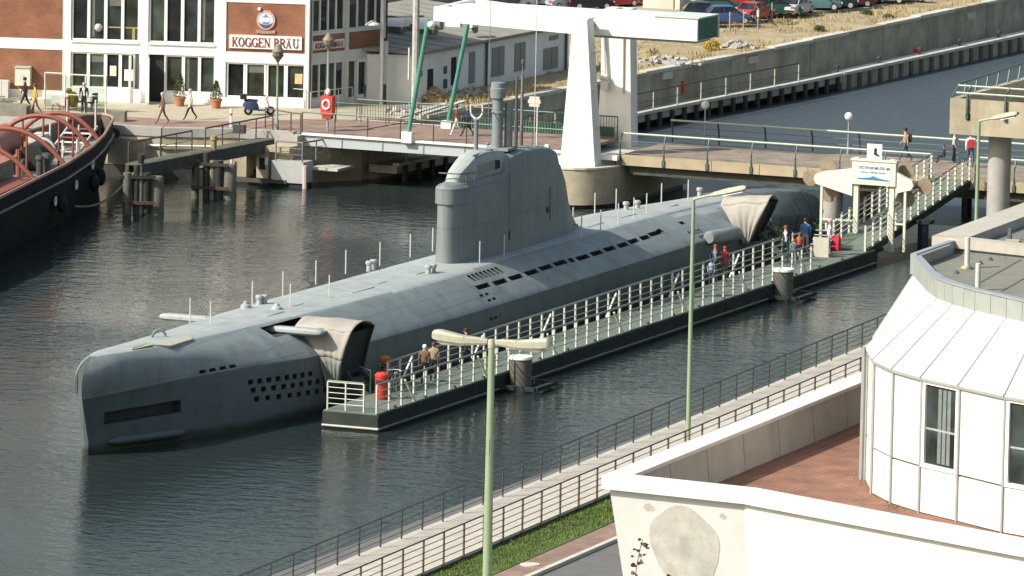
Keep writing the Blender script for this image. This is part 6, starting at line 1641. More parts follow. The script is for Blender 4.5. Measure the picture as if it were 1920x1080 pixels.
for a, n_ in ((17.2, 1.1), (16.7, 1.35), (16.1, 1.15), (18.7, .7)): obj('deck_bollard', MB().lathe(tp_(a, n_, 2.03), [(.18, 0), (.17, .85), (.24, .88), (.2, 1.05), (.03, 1.08)], 10), raildark, tg)
obj('grating', MB().lathe(tp_(18.2, 1.05, 2.03), [(.75, 0), (.75, .08), (.02, .09)], 16), M('grating_green', (.10, .14, .07), .8, .3, 4), tg)
for a in (9.2, 9.8): obj('rail_post', MB().tube([tp_(a, 1.0 - (a - 9.2), 2.03), tp_(a, 1.0 - (a - 9.2), 3.0)], .07, 6), palemetal, tg)
obj('hatch_rails', MB().tube([tp_(11.6, .9, 2.6), tp_(10.0, .5, 2.65), tp_(9.2, .2, 2.6)], .05, 6), palemetal, tg)
# ladder-like gangway up to the quay
for k in range(6):
    z = 2.2 + k * .16; a = 8.0 - k * .65
    obj('step', MB().bar(tp_(a, .75, z), tp_(a, -.65, z), .28, .05), cleanwhite if k % 2 == 0 else tugred, tg)
for n_ in (.8, -.7):
    obj('ladder_string', MB().bar(tp_(8.3, n_, 2.1), tp_(4.2, n_, 3.05), .06, .16), palemetal, tg)
    for a, z in ((8.1, 2.1), (4.6, 3.0)): obj('rail_post', MB().tube([tp_(a, n_, z), tp_(a, n_, z + 1.5)], .055, 6), palemetal, tg)
tbox('locker', 8.4, 11.5, -2.0, -.9, 2.03, 2.75, tugpink)
tbox('life_raft', 7.6, 9.6, -1.5, -.8, 2.76, 3.1, M('raft_pale', (.5, .52, .5), .7, .1))
tbox('bench', 5.8, 9.0, -1.75, -1.35, 2.4, 2.5, raildark)
# mooring ports with pale rims on the side, and rubber fenders
for a, z in ((12.9, 2.2), (17.6, 1.75), (22.6, 1.55)):
    p = tp_(a, hw(a) + .02, z); q = TN_
    rg_ = []
    for rr, d_ in ((.16, 0), (.20, .05), (.14, .06), (.13, 0)):
        rg_.append([p + TU * (rr * 1.5 * math.cos(t_)) + V(0, 0, rr * 1.25 * math.sin(t_)) + q * d_ for t_ in np.linspace(0, 2 * math.pi, 13)[:-1]])
    b = MB(); b.loft(rg_); obj('hawse_rim', b, cleanwhite, tg, smooth=50)
for a in (13.4, 21.9, 11.0): obj('rubber_fender', MB().sphere(tp_(a, hw(a) + .22, 1.35), .35, 10, 8, sz=(.8, .8, 1.35)), tyre, tg, smooth=60)
obj('stern_fender', MB().tube([tp_(.6, .9, 2.3), tp_(.05, .25, 2.35), tp_(.05, -.25, 2.35)], .28, 8), tyre, tg, smooth=40)
# mooring line sagging to the jetty piles
p0 = tp_(16.6, hw(16.6) - .2, .55); p1 = V(*jp(.2, .1, 2.2)); pts = []
for i in range(13):
    t_ = i / 12; p = p0.lerp(p1, t_); p.z -= .75 * math.sin(math.pi * t_) * (1 - .25 * t_) - .0; pts.append(p)
for p in pts: p.z = max(p.z, .12)
o = obj('mooring_rope', MB().tube(pts, .055, 6), rope, None, origin=p0, smooth=40); tag(o, 'grey mooring rope sagging from the tug to the jetty piles', 'rope')

# ================================================================ NEAR BANK: BOARDWALK, LAMPS, MUSEUM BUILDING
bw = thing('boardwalk', 'weathered timber boardwalk along the near bank', 'boardwalk', (-10, -23.5, 1.5))
bx0, bx1 = -40.0, 62.0
def yo(x): return -22.15 + (x + 13.6) * .0375 if x < 34 else -22.15 + 47.6 * .0375 + (x - 34) * .04
def yi(x): return -25.45 + (x + 13.7) * .0375
n = 290
for i in range(n):
    x0 = lerp(bx0, bx1, i / n); x1 = lerp(bx0, bx1, (i + 1) / n) - .016; x = (x0 + x1) / 2
    dz = .004 * math.sin(i * 12.9898)
    q = MB().prism([(x0, yo(x) + .12), (x1, yo(x) + .12), (x1, yi(x) - .02), (x0, yi(x) - .02)], 1.43, 1.5 + dz)
    obj('board', q, board, bw)
b = MB().prism([(bx0, yo(bx0)), (bx1, yo(bx1)), (bx1, yo(bx1) - .4), (bx0, yo(bx0) - .4)], -2, 1.42); obj('bank_edge', b, concdark, bw)
b = MB().prism([(bx0, yi(bx0) - .07), (bx1, yi(bx1) - .07), (bx1, yi(bx1) + .05), (bx0, yi(bx0) + .05)], 1.2, 1.425); obj('inner_fascia', b, timber, bw)
b = MB().prism([(bx0, yi(bx0) - .075), (bx1, yi(bx1) - .075), (bx1, yi(bx1) - .022), (bx0, yi(bx0) - .022)], 1.426, 1.535); obj('edge_strip', b, concpale, bw)
railing('boardwalk_railing', 'dark five bar railing along the water side of the boardwalk', 'railing', [(-77.6, yo(-77.6) - .05, 1.5), (34, yo(34) - .05, 1.5), (107, yo(107) - .05, 1.5)], 2.08, 1.06, 5, .075, raildark, topw=.07)
railing('boardwalk_railing', 'dark five bar railing along the lawn side of the boardwalk', 'railing', [(-77.6, yi(-77.6) - .12, 1.5), (107, yi(107) - .12, 1.5)], 1.98, 1.2, 5, .085, railbrown, topw=.06, base=.3)
p = (-21.479, -28.255, 1.330)
o = obj('manhole_cover', MB().lathe(p, [(.36, -.02), (.36, .015), (.33, .02), (.03, .022)], 24), concpale, None, origin=p); tag(o, 'pale round manhole cover in the grass by the brick path', 'manhole cover')

for xa, xb in ((-78, -40.02), (62.01, 108)):
    obj('board_run', MB().prism([(xa, yo(xa) + .12), (xb, yo(xb) + .12), (xb, yi(xb) - .02), (xa, yi(xa) - .02)], 1.43, 1.5), board, bw)
    obj('bank_edge', MB().prism([(xa, yo(xa)), (xb, yo(xb)), (xb, yo(xb) - .4), (xa, yo(xa) - .4)], -2, 1.42), concdark, bw)
    obj('inner_fascia', MB().prism([(xa, yi(xa) - .07), (xb, yi(xb) - .07), (xb, yi(xb) + .05), (xa, yi(xa) + .05)], 1.2, 1.425), timber, bw)
# ---- street lamps
def head(O, d_, L, parent, up=.0):
    """long tapered lantern housing: O = inner end, d_ = unit direction outwards"""
    d_ = Vector(d_).normalized(); s_ = V(0, 0, 1).cross(d_).normalized(); u_ = d_.cross(s_)
    rings = []
    for t_, w, h0, h1 in ((0, .07, -.08, .08), (.10, .10, -.11, .11), (.40, .18, -.18, .13), (.5, .20, -.19, .15), (.88, .22, -.10, .27), (.97, .20, -.04, .26), (1, .16, .02, .20)):
        c = O + d_ * (L * t_)
        rings.append([c + s_ * (sy * w) + u_ * hz for sy, hz in ((-1, h0 * .5), (-1, h1 * .62), (-.72, h1), (.72, h1), (1, h1 * .62), (1, h0 * .5), (.75, h0), (-.75, h0))])
    h = obj('lamp_housing', MB().loft(rings), lamphead, parent, smooth=14)
    obj('housing_joint', MB().box(O + d_ * (L * .41) - u_ * .02, (.012, .37, .3), rot=Matrix((d_, s_, u_)).transposed()), lamphead, h)
    rings = []
    for t_, w, dz in ((.30, .10, .0), (.45, .15, -.07), (.8, .16, -.08), (.93, .1, .0)):
        c = O + d_ * (L * t_) - u_ * .13
        rings.append([c + s_ * (sy * w) + u_ * hz for sy, hz in ((-1, 0), (-.7, dz), (.7, dz), (1, 0))])
    obj('lens', MB().loft(rings), lampglass, h, smooth=40)
    return h
LP = V(*(-41.035, -34.867, 12.400))
l1 = thing('double_street_lamp', 'tall green street lamp with two long pale heads in the foreground', 'street lamp', (LP.x, LP.y, 1.2))
obj('pole', MB().lathe((LP.x, LP.y, 0), [(.17, 1.2), (.15, 6), (.105, 12.2)], 16), lampgreen, l1, smooth=40)
obj('access_door', MB().box((LP.x - .125, LP.y + .02, 8.9), (.03, .12, .5)), lampgreen, l1)
obj('pole_cap', MB().lathe((LP.x, LP.y, 12.2), [(.125, -.02), (.13, .22), (.10, .27), (.03, .28)], 12), lamphead, l1, smooth=40)
dv = V(.36, -1.66, 0).normalized(); dv = V(.0, -1, 0)
head(LP + dv * .14 + V(0, 0, -.02), dv, 1.95, l1); head(LP - dv * .14 + V(0, 0, -.02), -dv, 1.95, l1)
def single(P, top, label, L=2.2, rise=.56):
    x, y = P[0], P[1]
    t = thing('street_lamp', label, 'street lamp', (x, y, 1.5), 0, 'single arm street lamps along the boardwalk')
    obj('pole', MB().lathe((x, y, 0), [(.10, 1.3), (.09, 5), (.07, top)], 10), lampgreen, t, smooth=40)
    obj('arm', MB().tube([(x, y, top), (x, y - .1, top + .05), (x, y - L * .33, top + rise * .42)], .05, 8), lamphead, t, smooth=40)
    d_ = V(0, -1, rise / L * 1.05).normalized()
    O = V(x, y - L * .31, top + rise * .40); s_ = V(1, 0, 0); u_ = d_.cross(s_) * -1; u_ = V(0, d_.z, -d_.y) 
    rings = []
    for t_, w, h in ((0, .05, .05), (.15, .10, .10), (.5, .14, .13), (.9, .15, .12), (1, .10, .06)):
        c = O + d_ * (L * .72 * t_)
        rings.append([c + s_ * (sx * w) + u_ * hz for sx, hz in ((-1, -h * .4), (-.6, h), (.6, h), (1, -h * .4), (.6, -h), (-.6, -h))])
    hh = obj('lamp_housing', MB().loft(rings), lamphead, t, smooth=35)
    obj('lens', MB().bar(O + d_ * (L * .25) - u_ * .13, O + d_ * (L * .65) - u_ * .13, .18, .04), lampglass, hh)
    obj('end_knob', MB().sphere(O + d_ * (L * .735), .06, 8, 6), raildark, hh)
single((6.798, -23.142, 1.500), 11.1, 'single arm green street lamp on the boardwalk in front of the pontoon')
single((42.661, -22.449, 10.600), 10.6, 'single arm pale green street lamp in front of the concrete walkway', 1.75, .42)

# ---------------------------------------------------------------- museum building
mb_ = thing('museum_terrace', 'white parapet wall with red tiled terrace in the lower right corner', 'terrace', (-60, -46.6, 1.2))
PT, PB = 11.6, 11.2
OUT = [(-30.0, -45.9), (-60.0, -46.57), (-60.45, -51.25), (-65.1, -61.75), (-72.0, -77.0)]
def inset(line, dd):
    out = []
    for i, p in enumerate(line):
        p = Vector((p[0], p[1], 0)); ns = []
        for a, c_ in ((i - 1, i), (i, i + 1)):
            if 0 <= a and c_ < len(line):
                e = Vector((line[c_][0] - line[a][0], line[c_][1] - line[a][1], 0)).normalized(); ns.append(V(-e.y, e.x, 0))
        nn = sum(ns, V(0, 0, 0)) / len(ns); nn = nn / nn.dot(ns[0])
        out.append(p + nn * dd)
    return out
o0 = inset(OUT, 0); i0 = inset(OUT, .78)
wtop = inset(OUT, .2); 
for k in range(4):
    a, c_, e, f = o0[k], o0[k + 1], i0[k + 1], i0[k]
    m0, m1 = inset(OUT, .3)[k], inset(OUT, .3)[k + 1]
    obj('coping', MB().prism([(p.x, p.y) for p in (m0, m1, e, f)], PT - .12 + .004 * k, PT - .003), copewhite, mb_)
    obj('coping_front', MB().prism([(p.x, p.y) for p in (a, c_, m1, m0)], PB + .006 * k, PT), copewhite, mb_)
# battered outer wall
ins = {0: (.2, 1.6), 1: (.2, 1.6), 2: (.17, 1.5), 3: (.17, 1.5)}
for k in range(4):
    t0_, b0_ = inset(OUT, ins[k][0]), inset(OUT, ins[k][1])
    q0, q1 = t0_[k], t0_[k + 1]; r0, r1 = b0_[k], b0_[k + 1]
    b = MB().add([q0 + V(0, 0, PB - .003), q1 + V(0, 0, PB - .003), r1 + V(0, 0, 1.0), r0 + V(0, 0, 1.0)], [(0, 1, 2, 3)])
    th = inset(OUT, ins[k][0] + .4)
    s0, s1 = th[k], th[k + 1]
    b.add([s0 + V(0, 0, PB - .003), s1 + V(0, 0, PB - .003)], []); 
    o = obj('wall_face', b, bluewhite if k < 2 else plaster2, mb_, fix=False)
    md = o.modifiers.new('thick', 'SOLIDIFY'); md.thickness = .3; md.offset = 1
# rough round plaster patch on the end wall
q0 = inset(OUT, .2); e = (q0[2] - q0[1]).normalized(); Lw = (q0[2] - q0[1]).length
def wallpt(u, z, off=.012):
    f = (PB - z) / (PB - 1.0); a = inset(OUT, lerp(.2, 1.6, f)); p = a[1].lerp(a[2], u); nn = V(e.y, -e.x, 0)
    if nn.dot(V(-1, 0, 0)) < 0: nn = -nn
    return V(p.x, p.y, z) + nn * off
b = MB(); ring = []; N = 40
for i in range(N):
    a = 2 * math.pi * i / N; rr = 1 + .03 * noise.noise((math.cos(a) * 2, math.sin(a) * 2, 3)) + .03 * math.sin(5 * a)
    ring.append((.52 + .265 * rr * math.cos(a), 9.66 + 1.22 * rr * math.sin(a)))
vs = [wallpt(.52, 9.66)] + [wallpt(u, z) for u, z in ring] + [wallpt(u, z, -.02) for u, z in ring]
b.add(vs, [(0, 1 + i, 1 + (i + 1) % N) for i in range(N)] + [(1 + i, 1 + N + i, 1 + N + (i + 1) % N, 1 + (i + 1) % N) for i in range(N)]); obj('plaster_patch', b, patchgrey, mb_)
for k_, (cu, cz, r) in enumerate(((.28, 10.75, .09), (.30, 8.4, .07), (.83, 10.72, .06), (.43, 8.2, .05))):
    b = MB(); rgq = random.Random(k_); pts = [(cu + r * .45 * rgq.uniform(.6, 1.2) * math.cos(2 * math.pi * i / 9), cz + r * 1.6 * rgq.uniform(.6, 1.2) * math.sin(2 * math.pi * i / 9)) for i in range(9)]
    b.add([wallpt(u, z, .006) for u, z in pts], [tuple(range(9))]); obj('plaster_patch', b, patchgrey, mb_)
# terrace floor and inner parapet panels
FZ = 10.3
obj('floor', MB().prism([(-30.2, -46.8), (-59.0, -47.4), (-59.4, -51.4), (-64.1, -62.2), (-70.8, -77), (-30, -77)], FZ - .4, FZ), terrtile, mb_)
il = inset(OUT, .72); 
L = (il[1] - il[0]).length; npan = 9
for i in range(npan):
    a = il[0].lerp(il[1], i / npan); c_ = il[0].lerp(il[1], (i + 1) / npan - .0016)
    ta = V(0, -.0, 0)
    b = MB().add([V(a.x, a.y, PT - .125), V(c_.x, c_.y, PT - .125), V(c_.x, c_.y - .14, FZ - .05), V(a.x, a.y - .14, FZ - .05), V(a.x, a.y + .3, PT - .125), V(c_.x, c_.y + .3, PT - .125), V(c_.x, c_.y + .3, FZ - .05), V(a.x, a.y + .3, FZ - .05)], [(0, 1, 2, 3), (4, 7, 6, 5), (0, 4, 5, 1), (1, 5, 6, 2), (2, 6, 7, 3), (3, 7, 4, 0)])
    obj('parapet_panel', b, parapetconc, mb_)
obj('gutter_tiles', MB().prism([(-30.2, -46.95), (-58.8, -47.55), (-58.8, -47.95), (-30.2, -47.35)], FZ - .1, FZ + .012), M('gutter_brown', (.24, .11, .065), .9, .2, 2), mb_)
for k in (1, 2, 3):
    a, c_ = il[k], il[k + 1]; obj('parapet_panel', MB().prism([(p.x, p.y) for p in (a, c_, c_ + V(-.3, 0, 0), a + V(-.3, 0, 0))], FZ - .05, PT - .126), parapetconc, mb_)
rgm = random.Random(4); b = MB()
for i in range(260):
    t_ = rgm.random(); pq = V(-48.6, -51.2, 0).lerp(V(-53.6, -54.2, 0), t_) + V(rgm.uniform(-.9, -.1), rgm.uniform(-.1, .5), 0); s_ = rgm.uniform(.02, .06); a = rgm.uniform(0, 6)
    b.add([V(pq.x, pq.y, FZ), V(pq.x + s_ * math.cos(a), pq.y + s_ * math.sin(a), FZ + .02), V(pq.x + rgm.uniform(-.05, .05), pq.y + rgm.uniform(-.05, .05), FZ + rgm.uniform(.02, .09))], [(0, 1, 2)])
obj('moss', b, M('moss', (.16, .14, .05), .95, .3), None, kind='stuff', fix=False)

# ---- the faceted drum
dm = thing('museum_drum', 'white faceted museum drum with sloping panel roof on the terrace', 'building', (-52, -54, FZ))
E_ = [(-45.2, -50.6), (-47.3, -50.6), (-49.25, -51.08), (-51.62, -52.17), (-53.1, -53.33), (-54.22, -54.66), (-55.2, -56.22), (-56.45, -58.1), (-57.2, -60.0), (-57.6, -62.2), (-57.4, -64.6), (-56.4, -67.2)]
Rg = [(-42.0, -50.9), (-45.0, -50.95), (-48.15, -52.56), (-49.5, -53.36), (-50.5, -54.23), (-51.48, -55.31), (-52.42, -56.65), (-53.46, -58.03), (-54.2, -59.6), (-54.6, -61.6), (-54.4, -64.0), (-53.6, -66.4)]
EZ, RZ, JZ = 14.5, 16.2, 11.72
E3 = [V(x, y, 0) for x, y in E_]; R3 = [V(x, y, 0) for x, y in Rg]
cen = V(-47, -60, 0)
obj('core', MB().prism([((p - (p - cen).normalized() * .25).x, (p - (p - cen).normalized() * .25).y) for p in E3] + [(-43, -67), (-43, -51.2)], FZ - .2, EZ - .05), steelframe, dm)
windows = {5, 7, 9}
for i in range(len(E3) - 1):
    a, c_ = E3[i], E3[i + 1]; d_ = (c_ - a).normalized(); Lk = (c_ - a).length; nn = V(-d_.y, d_.x, 0)
    if nn.dot(a - cen) < 0: nn = -nn
    g = .045
    def P(u0, u1, z0, z1, d0, d1, name, m, parent=dm): return obj(name, fbox(a, d_, nn, u0, u1, z0, z1, d0, d1), m, parent)
    P(g, Lk - g, FZ + .03, JZ - .03, -.12, 0.0, 'wall_panel', panelwhite)
    if i in windows:
        fw_ = .13; b = MB()
        for u0, u1, z0, z1 in ((g, Lk - g, JZ, JZ + .13), (g, Lk - g, EZ - .22, EZ - .06), (g, g + fw_, JZ + .13, EZ - .22), (Lk - g - fw_, Lk - g, JZ + .13, EZ - .22)): fbox(a, d_, nn, u0, u1, z0, z1, -.12, .03, b)
        w = obj('window', b, cleanwhite, dm)
        obj('pane', fbox(a, d_, nn, g + fw_ + .002, Lk - g - fw_ - .002, JZ + .132, EZ - .222, -.08, -.05), winglass, w)
        for q in (.40, .52, .64): obj('curtain', fbox(a, d_, nn, Lk * q, Lk * (q + .09), JZ + .2, EZ - .3, -.048, -.046), M('curtain_grey', (.16, .19, .18), .7, .2, 5) if q == .40 and i == 5 else bpy.data.materials['curtain_grey'], w)
        obj('sill_line', fbox(a, d_, nn, g + fw_ + .002, Lk - g - fw_ - .002, JZ + 1.18, JZ + 1.24, -.049, -.04), M('sill_pale', (.32, .36, .36), .6) if i == 5 else bpy.data.materials['sill_pale'], w)
    else: P(g, Lk - g, JZ + .03, EZ - .06, -.12, 0.0, 'wall_panel', panelwhite)
    obj('batten', MB().tube([a + nn * .03 + V(0, 0, FZ), a + nn * .03 + V(0, 0, EZ - .02)], .045, 6), steelframe, dm)
    r0, r1 = R3[i], R3[i + 1]
    ov = nn * .10
    q = [a + ov + V(0, 0, EZ - .04), c_ + ov + V(0, 0, EZ - .04), r1 + V(0, 0, RZ), r0 + V(0, 0, RZ)]
    q = [q[0] + d_ * .03, q[1] - d_ * .03, q[2] - d_ * .02, q[3] + d_ * .02]
    obj('roof_panel', MB().slab(q, .1), roofwhite, dm)
    obj('roof_seam', MB().tube([a + ov + V(0, 0, EZ - .02), r0 + V(0, 0, RZ + .0)], .035, 6), steelframe, dm)
    obj('eave_strip', MB().bar(a + nn * .06 + V(0, 0, EZ - .11), c_ + nn * .06 + V(0, 0, EZ - .11), .05, .06), zinc, dm)
    # upstand clad in zinc, one strip and a half per facet
    ns = 2 if i in (3, 4, 5, 6) else (3 if i > 1 else 2)
    for s_ in range(ns):
        u0 = r0.lerp(r1, s_ / ns); u1 = r0.lerp(r1, (s_ + 1) / ns - .012)
        obj('cladding_strip', MB().prism([(p.x, p.y) for p in (u0, u1, u1 - nn * .16, u0 - nn * .16)], RZ - .15, RZ + .62), zinc, dm)
    obj('upstand_cap', MB().prism([(p.x, p.y) for p in (r0 + nn * .04, r1 + nn * .04, r1 - nn * .24, r0 - nn * .24)], RZ + .624, RZ + .67), M('cap_blue_grey', (.29, .32, .34), .5, .08) if i == 0 else bpy.data.materials['cap_blue_grey'], dm)
obj('flat_roof', MB().prism([((p - (p - cen).normalized() * .2).x, (p - (p - cen).normalized() * .2).y) for p in R3] + [(-30, -66.4), (-30, -51.0)], RZ - .2, RZ + .3), roofelt, dm)
b = MB().bar((-45.0, -50.95, RZ + .38), (-36.6, -50.85, RZ + .38), .2, .66); obj('roof_upstand', b, M('upstand_blue_grey', (.28, .32, .345), .5, .08), dm)
obj('corner_pipe', MB().tube([(-49.3, -50.95, FZ), (-49.3, -50.95, EZ)], .07, 6), zinc, dm)
for k in range(5): obj('felt_seam', MB().bar((-50.5 + k * 1.5, -54.4 - k * .9, RZ + .305), (-40.0 + k * 1.5, -53.2 - k * .9, RZ + .305), .06, .012), M('felt_seam', (.10, .10, .09), .95) if k == 0 else bpy.data.materials['felt_seam'], dm)
vent = None
for px, py in ((1792, 512), (1837, 494), (1856, 487), (1877, 479)):
    p = (-45.730, -52.636, 16.500)
for i, p in enumerate(((-45.839, -52.692, 16.500), (-44.672, -52.723, 16.500), (-43.308, -52.581, 16.500), (-42.293, -52.565, 16.500), (-40.980, -52.538, 16.500))):
    t = thing('roof_vent', ('small dark roof vent nearest the vent pipe, leftmost of the row', 'small dark roof vent second from the left along the roof edge', 'small dark roof vent in the middle of the row of five', 'small dark roof vent second from the right along the roof edge', 'small dark roof vent beside the ochre outlet, rightmost of the row')[i], 'vent', p, 0, 'small vents on the flat roof')
    obj('cone', MB().lathe(p, [(.11, 0), (.09, .06), (.04, .10), (.02, .11)], 8), mastdark, t)
for p, h, lab in (((-44.479, -52.565, 16.500), .98, 'upright white vent pipe on the roof edge, nearer the water'), ((-49.193, -54.584, 16.500), .85, 'upright white vent pipe at the front of the flat roof')):
    t = thing('vent_pipe', lab, 'pipe', p, 0, 'vent pipes on the flat roof'); obj('pipe', MB().lathe(p, [(.085, 0), (.085, h), (.06, h + .01)], 10), palemetal, t, smooth=40); obj('collar', MB().lathe(p, [(.2, 0), (.18, .05), (.1, .09)], 10), M('collar_ochre', (.45, .38, .22), .9, .1), t)
p = (-38.714, -52.075, 16.500); t = thing('roof_outlet', 'ochre roof outlet block by the dark box at the roof edge', 'roof outlet', p); obj('block', MB().box(V(*p) + V(0, 0, .1), (.4, .45, .22), rz=.3), bpy.data.materials['collar_ochre'], t); obj('clip', MB().box(V(*p) + V(.3, .2, .3), (.12, .12, .5)), mastdark, t)

# ---- grey clad block behind it with a concrete coping
gb = thing('rear_block', 'grey clad roof block with wide concrete coping behind the drum', 'building', (-42, -52, FZ))
C0 = V(*(-41.055, -50.159, 16.980)); C1 = V(*(-30.772, -49.903, 16.980)); C2 = V(*(-41.879, -53.734, 16.980))
C0.z = C1.z = C2.z = 0
d1 = (C1 - C0).normalized(); d2 = (C2 - C0).normalized(); 
CZ = 16.98
A_, B_, D_ = C0, C0 + d1 * 26, C0 + d2 * 16
n1 = V(d1.y, -d1.x, 0); n1 = n1 if n1.dot(d2) > 0 else -n1
n2 = V(d2.y, -d2.x, 0); n2 = n2 if n2.dot(d1) > 0 else -n2
cw = 1.05
obj('coping', MB().prism([(p.x, p.y) for p in (A_, B_, B_ + n1 * cw, A_ + n1 * cw + n2 * .4)], CZ - .32, CZ), parapetconc, gb)
obj('coping', MB().prism([(p.x, p.y) for p in (A_ - n2 * .02, D_, D_ + n2 * .36, A_ + n1 * cw + n2 * .397)], CZ - .32, CZ - .008), parapetconc, gb)
obj('wall', MB().prism([(p.x, p.y) for p in (A_ + n1 * .08 + n2 * .06, B_ + n1 * .08, B_ + d2 * 16, D_ + n2 * .06)], 8.0, CZ - .324), clad, gb)
for k in range(14):
    q = A_ + n2 * .06 + d2 * (.3 + k * .8); obj('cladding_joint', MB().box((q.x, q.y, 15.0), (.02, .03, 3.1), rz=math.atan2(d2.y, d2.x)), steelframe, gb)
obj('roof_bed', MB().prism([(p.x, p.y) for p in (A_ + n1 * cw + n2 * .4, B_ + n1 * cw, B_ + d2 * 15.5, D_ + n2 * .37)], CZ - .9, CZ - .6), gravelbrown, gb)
obj('corner_trim', MB().tube([(A_.x + .1, A_.y - .06, 10), (A_.x + .1, A_.y - .06, CZ - .33)], .04, 6), zinc, gb)

# ---- withered creeper twig in front of the end wall
t = thing('dead_twig', 'withered twig with brown curled leaves in front of the patched wall', 'plant', (-62.8, -48.6, 6.5))
rgl = random.Random(12)
st_ = [V(*(-62.300, -48.641, 8.759)), V(*(-62.300, -48.666, 9.163)), V(*(-62.300, -48.725, 9.571)), V(*(-62.200, -48.745, 9.879)), V(*(-62.200, -48.824, 10.175))]
st_ = [V(st_[0].x, st_[0].y, 1.2)] + st_
obj('stem', MB().tube(st_, .012, 5), timber, t)
lf = [(1193,1012), (0, 0)]
lm = M('leaf_brown', (.17, .105, .04), .8, .35, 7)
lp0 = None
for P in ((-62.300, -48.778, 10.202), (-62.300, -48.884, 10.067), (-62.250, -48.949, 10.049), (-62.250, -49.002, 9.973), (-62.300, -48.717, 9.876), (-62.300, -48.615, 9.883), (-62.300, -48.942, 9.766), (-62.300, -48.806, 9.722), (-62.300, -48.568, 9.670), (-62.300, -48.862, 9.534), (-62.300, -48.778, 9.479), (-62.300, -48.609, 9.400), (-62.300, -48.580, 9.172), (-62.300, -48.684, 9.133), (-62.300, -49.724, 9.192)):
    if lp0 is None:
        b = MB(); n = 9; vs = [V(0, 0, .015)]
        for i in range(n):
            a = 2 * math.pi * i / n; vs.append(V(.085 * math.cos(a), .075 * math.sin(a), .03 * math.sin(2 * a) - .01))
        b.add(vs, [(0, 1 + i, 1 + (i + 1) % n) for i in range(n)])
        me = b.mesh('leaf', fix=False); me.materials.append(lm); lp0 = bpy.data.objects.new('leaf', me)
        o = lp0
    else: o = lp0.copy()
    COL.objects.link(o); o.parent = t; o.location = V(*P) - wo(t); o.rotation_euler = (rgl.uniform(.5, 1.3), rgl.uniform(-.6, .6), rgl.uniform(2.4, 4.2) - math.pi / 2); s = rgl.uniform(.7, 1.25); o.scale = (s, s, s)

# ================================================================ CONCRETE WALKWAY AT THE RIGHT
wk = thing('concrete_walkway', 'raised concrete walkway end with green railing on a round column', 'walkway', (72.6, -13, 0))
obj('end_wall', MB().span((72.6, -22, 6.28), (72.95, -10.5, 8.0)), concrete, wk); obj('side_wall', MB().span((72.955, -10.85, 6.28), (84, -10.5, 8.0)), concrete, wk)
obj('deck', MB().span((72.955, -22, 6.3), (84, -10.855, 6.95)), concgrey, wk)
obj('sloped_fill', MB().add([(73.0, -13.9, 7.0), (84, -13.9, 7.0), (84, -13.9, 8.6), (73.0, -13.9, 7.2), (73.0, -14.4, 7.0), (84, -14.4, 7.0), (84, -14.4, 8.6), (73.0, -14.4, 7.2)], [(0, 1, 2, 3), (7, 6, 5, 4), (0, 4, 5, 1), (1, 5, 6, 2), (2, 6, 7, 3), (3, 7, 4, 0)]), concrete, wk)
for y in (-11.4, -13.35, -15.3, -17.3): 
    obj('rail_post', MB().tube([(72.52, y, 7.3), (72.52, y, 8.2), (72.9, y - .05, 8.62)], .07, 6), railgreen, wk); obj('post_plate', MB().span((72.5, y - .07, 7.05), (72.595, y + .07, 7.75)), raildark, wk)
for z, x in ((8.62, 72.9), (8.3, 72.6)): obj('rail', MB().tube([(x, -10.8, z), (x, -22, z)], .05, 6), railpale, wk)
obj('rail', MB().tube([(72.7, -10.55, 8.05), (73.6, -10.6, 8.62), (83.5, -10.6, 8.75)], .05, 6), railgreen, wk)
for i in range(6): obj('rail_post', MB().tube([(74.3 + i * 1.6, -10.6, 8.0), (74.6 + i * 1.6, -10.6, 8.65)], .05, 6), railgreen, wk)
obj('drain', MB().span((72.58, -11.55, 7.0), (72.602, -11.35, 7.3)), inkblack, wk)
for cx_, cy_ in ((82, -19.5), (92, -13.45)): obj('round_column', MB().tube([(cx_, cy_, -3), (cx_, cy_, 6.27)], .56, 24), concgrey, wk, smooth=40)
obj('far_span', MB().span((84.01, -22, 6.29), (99, -10.5, 6.94)), concgrey, wk)
obj('round_column', MB().tube([(74.2, (74.200, -12.544, 4.971)[1], -3), (74.2, (74.200, -12.544, 4.971)[1], 6.27)], .56, 24), concgrey, wk, smooth=40)
# right bank piece beyond the bridge end
rbk = thing('bank_wall', 'dark concrete bank wall below the right end of the bridge', 'wall', (84, -12, 0)); obj('wall', MB().span((85.5, -40, -3), (92, -8.9, 1.6)), concdark, rbk)
railing('bank_railing', 'dark green barred railing behind the walkway column', 'railing', [(91.6, -9.2, 2.4), (91.6, -20, 2.4)], 1.2, 1.3, 4, .06, railgreen)
p = V(*(84.854, -9.625, 2.600)); 

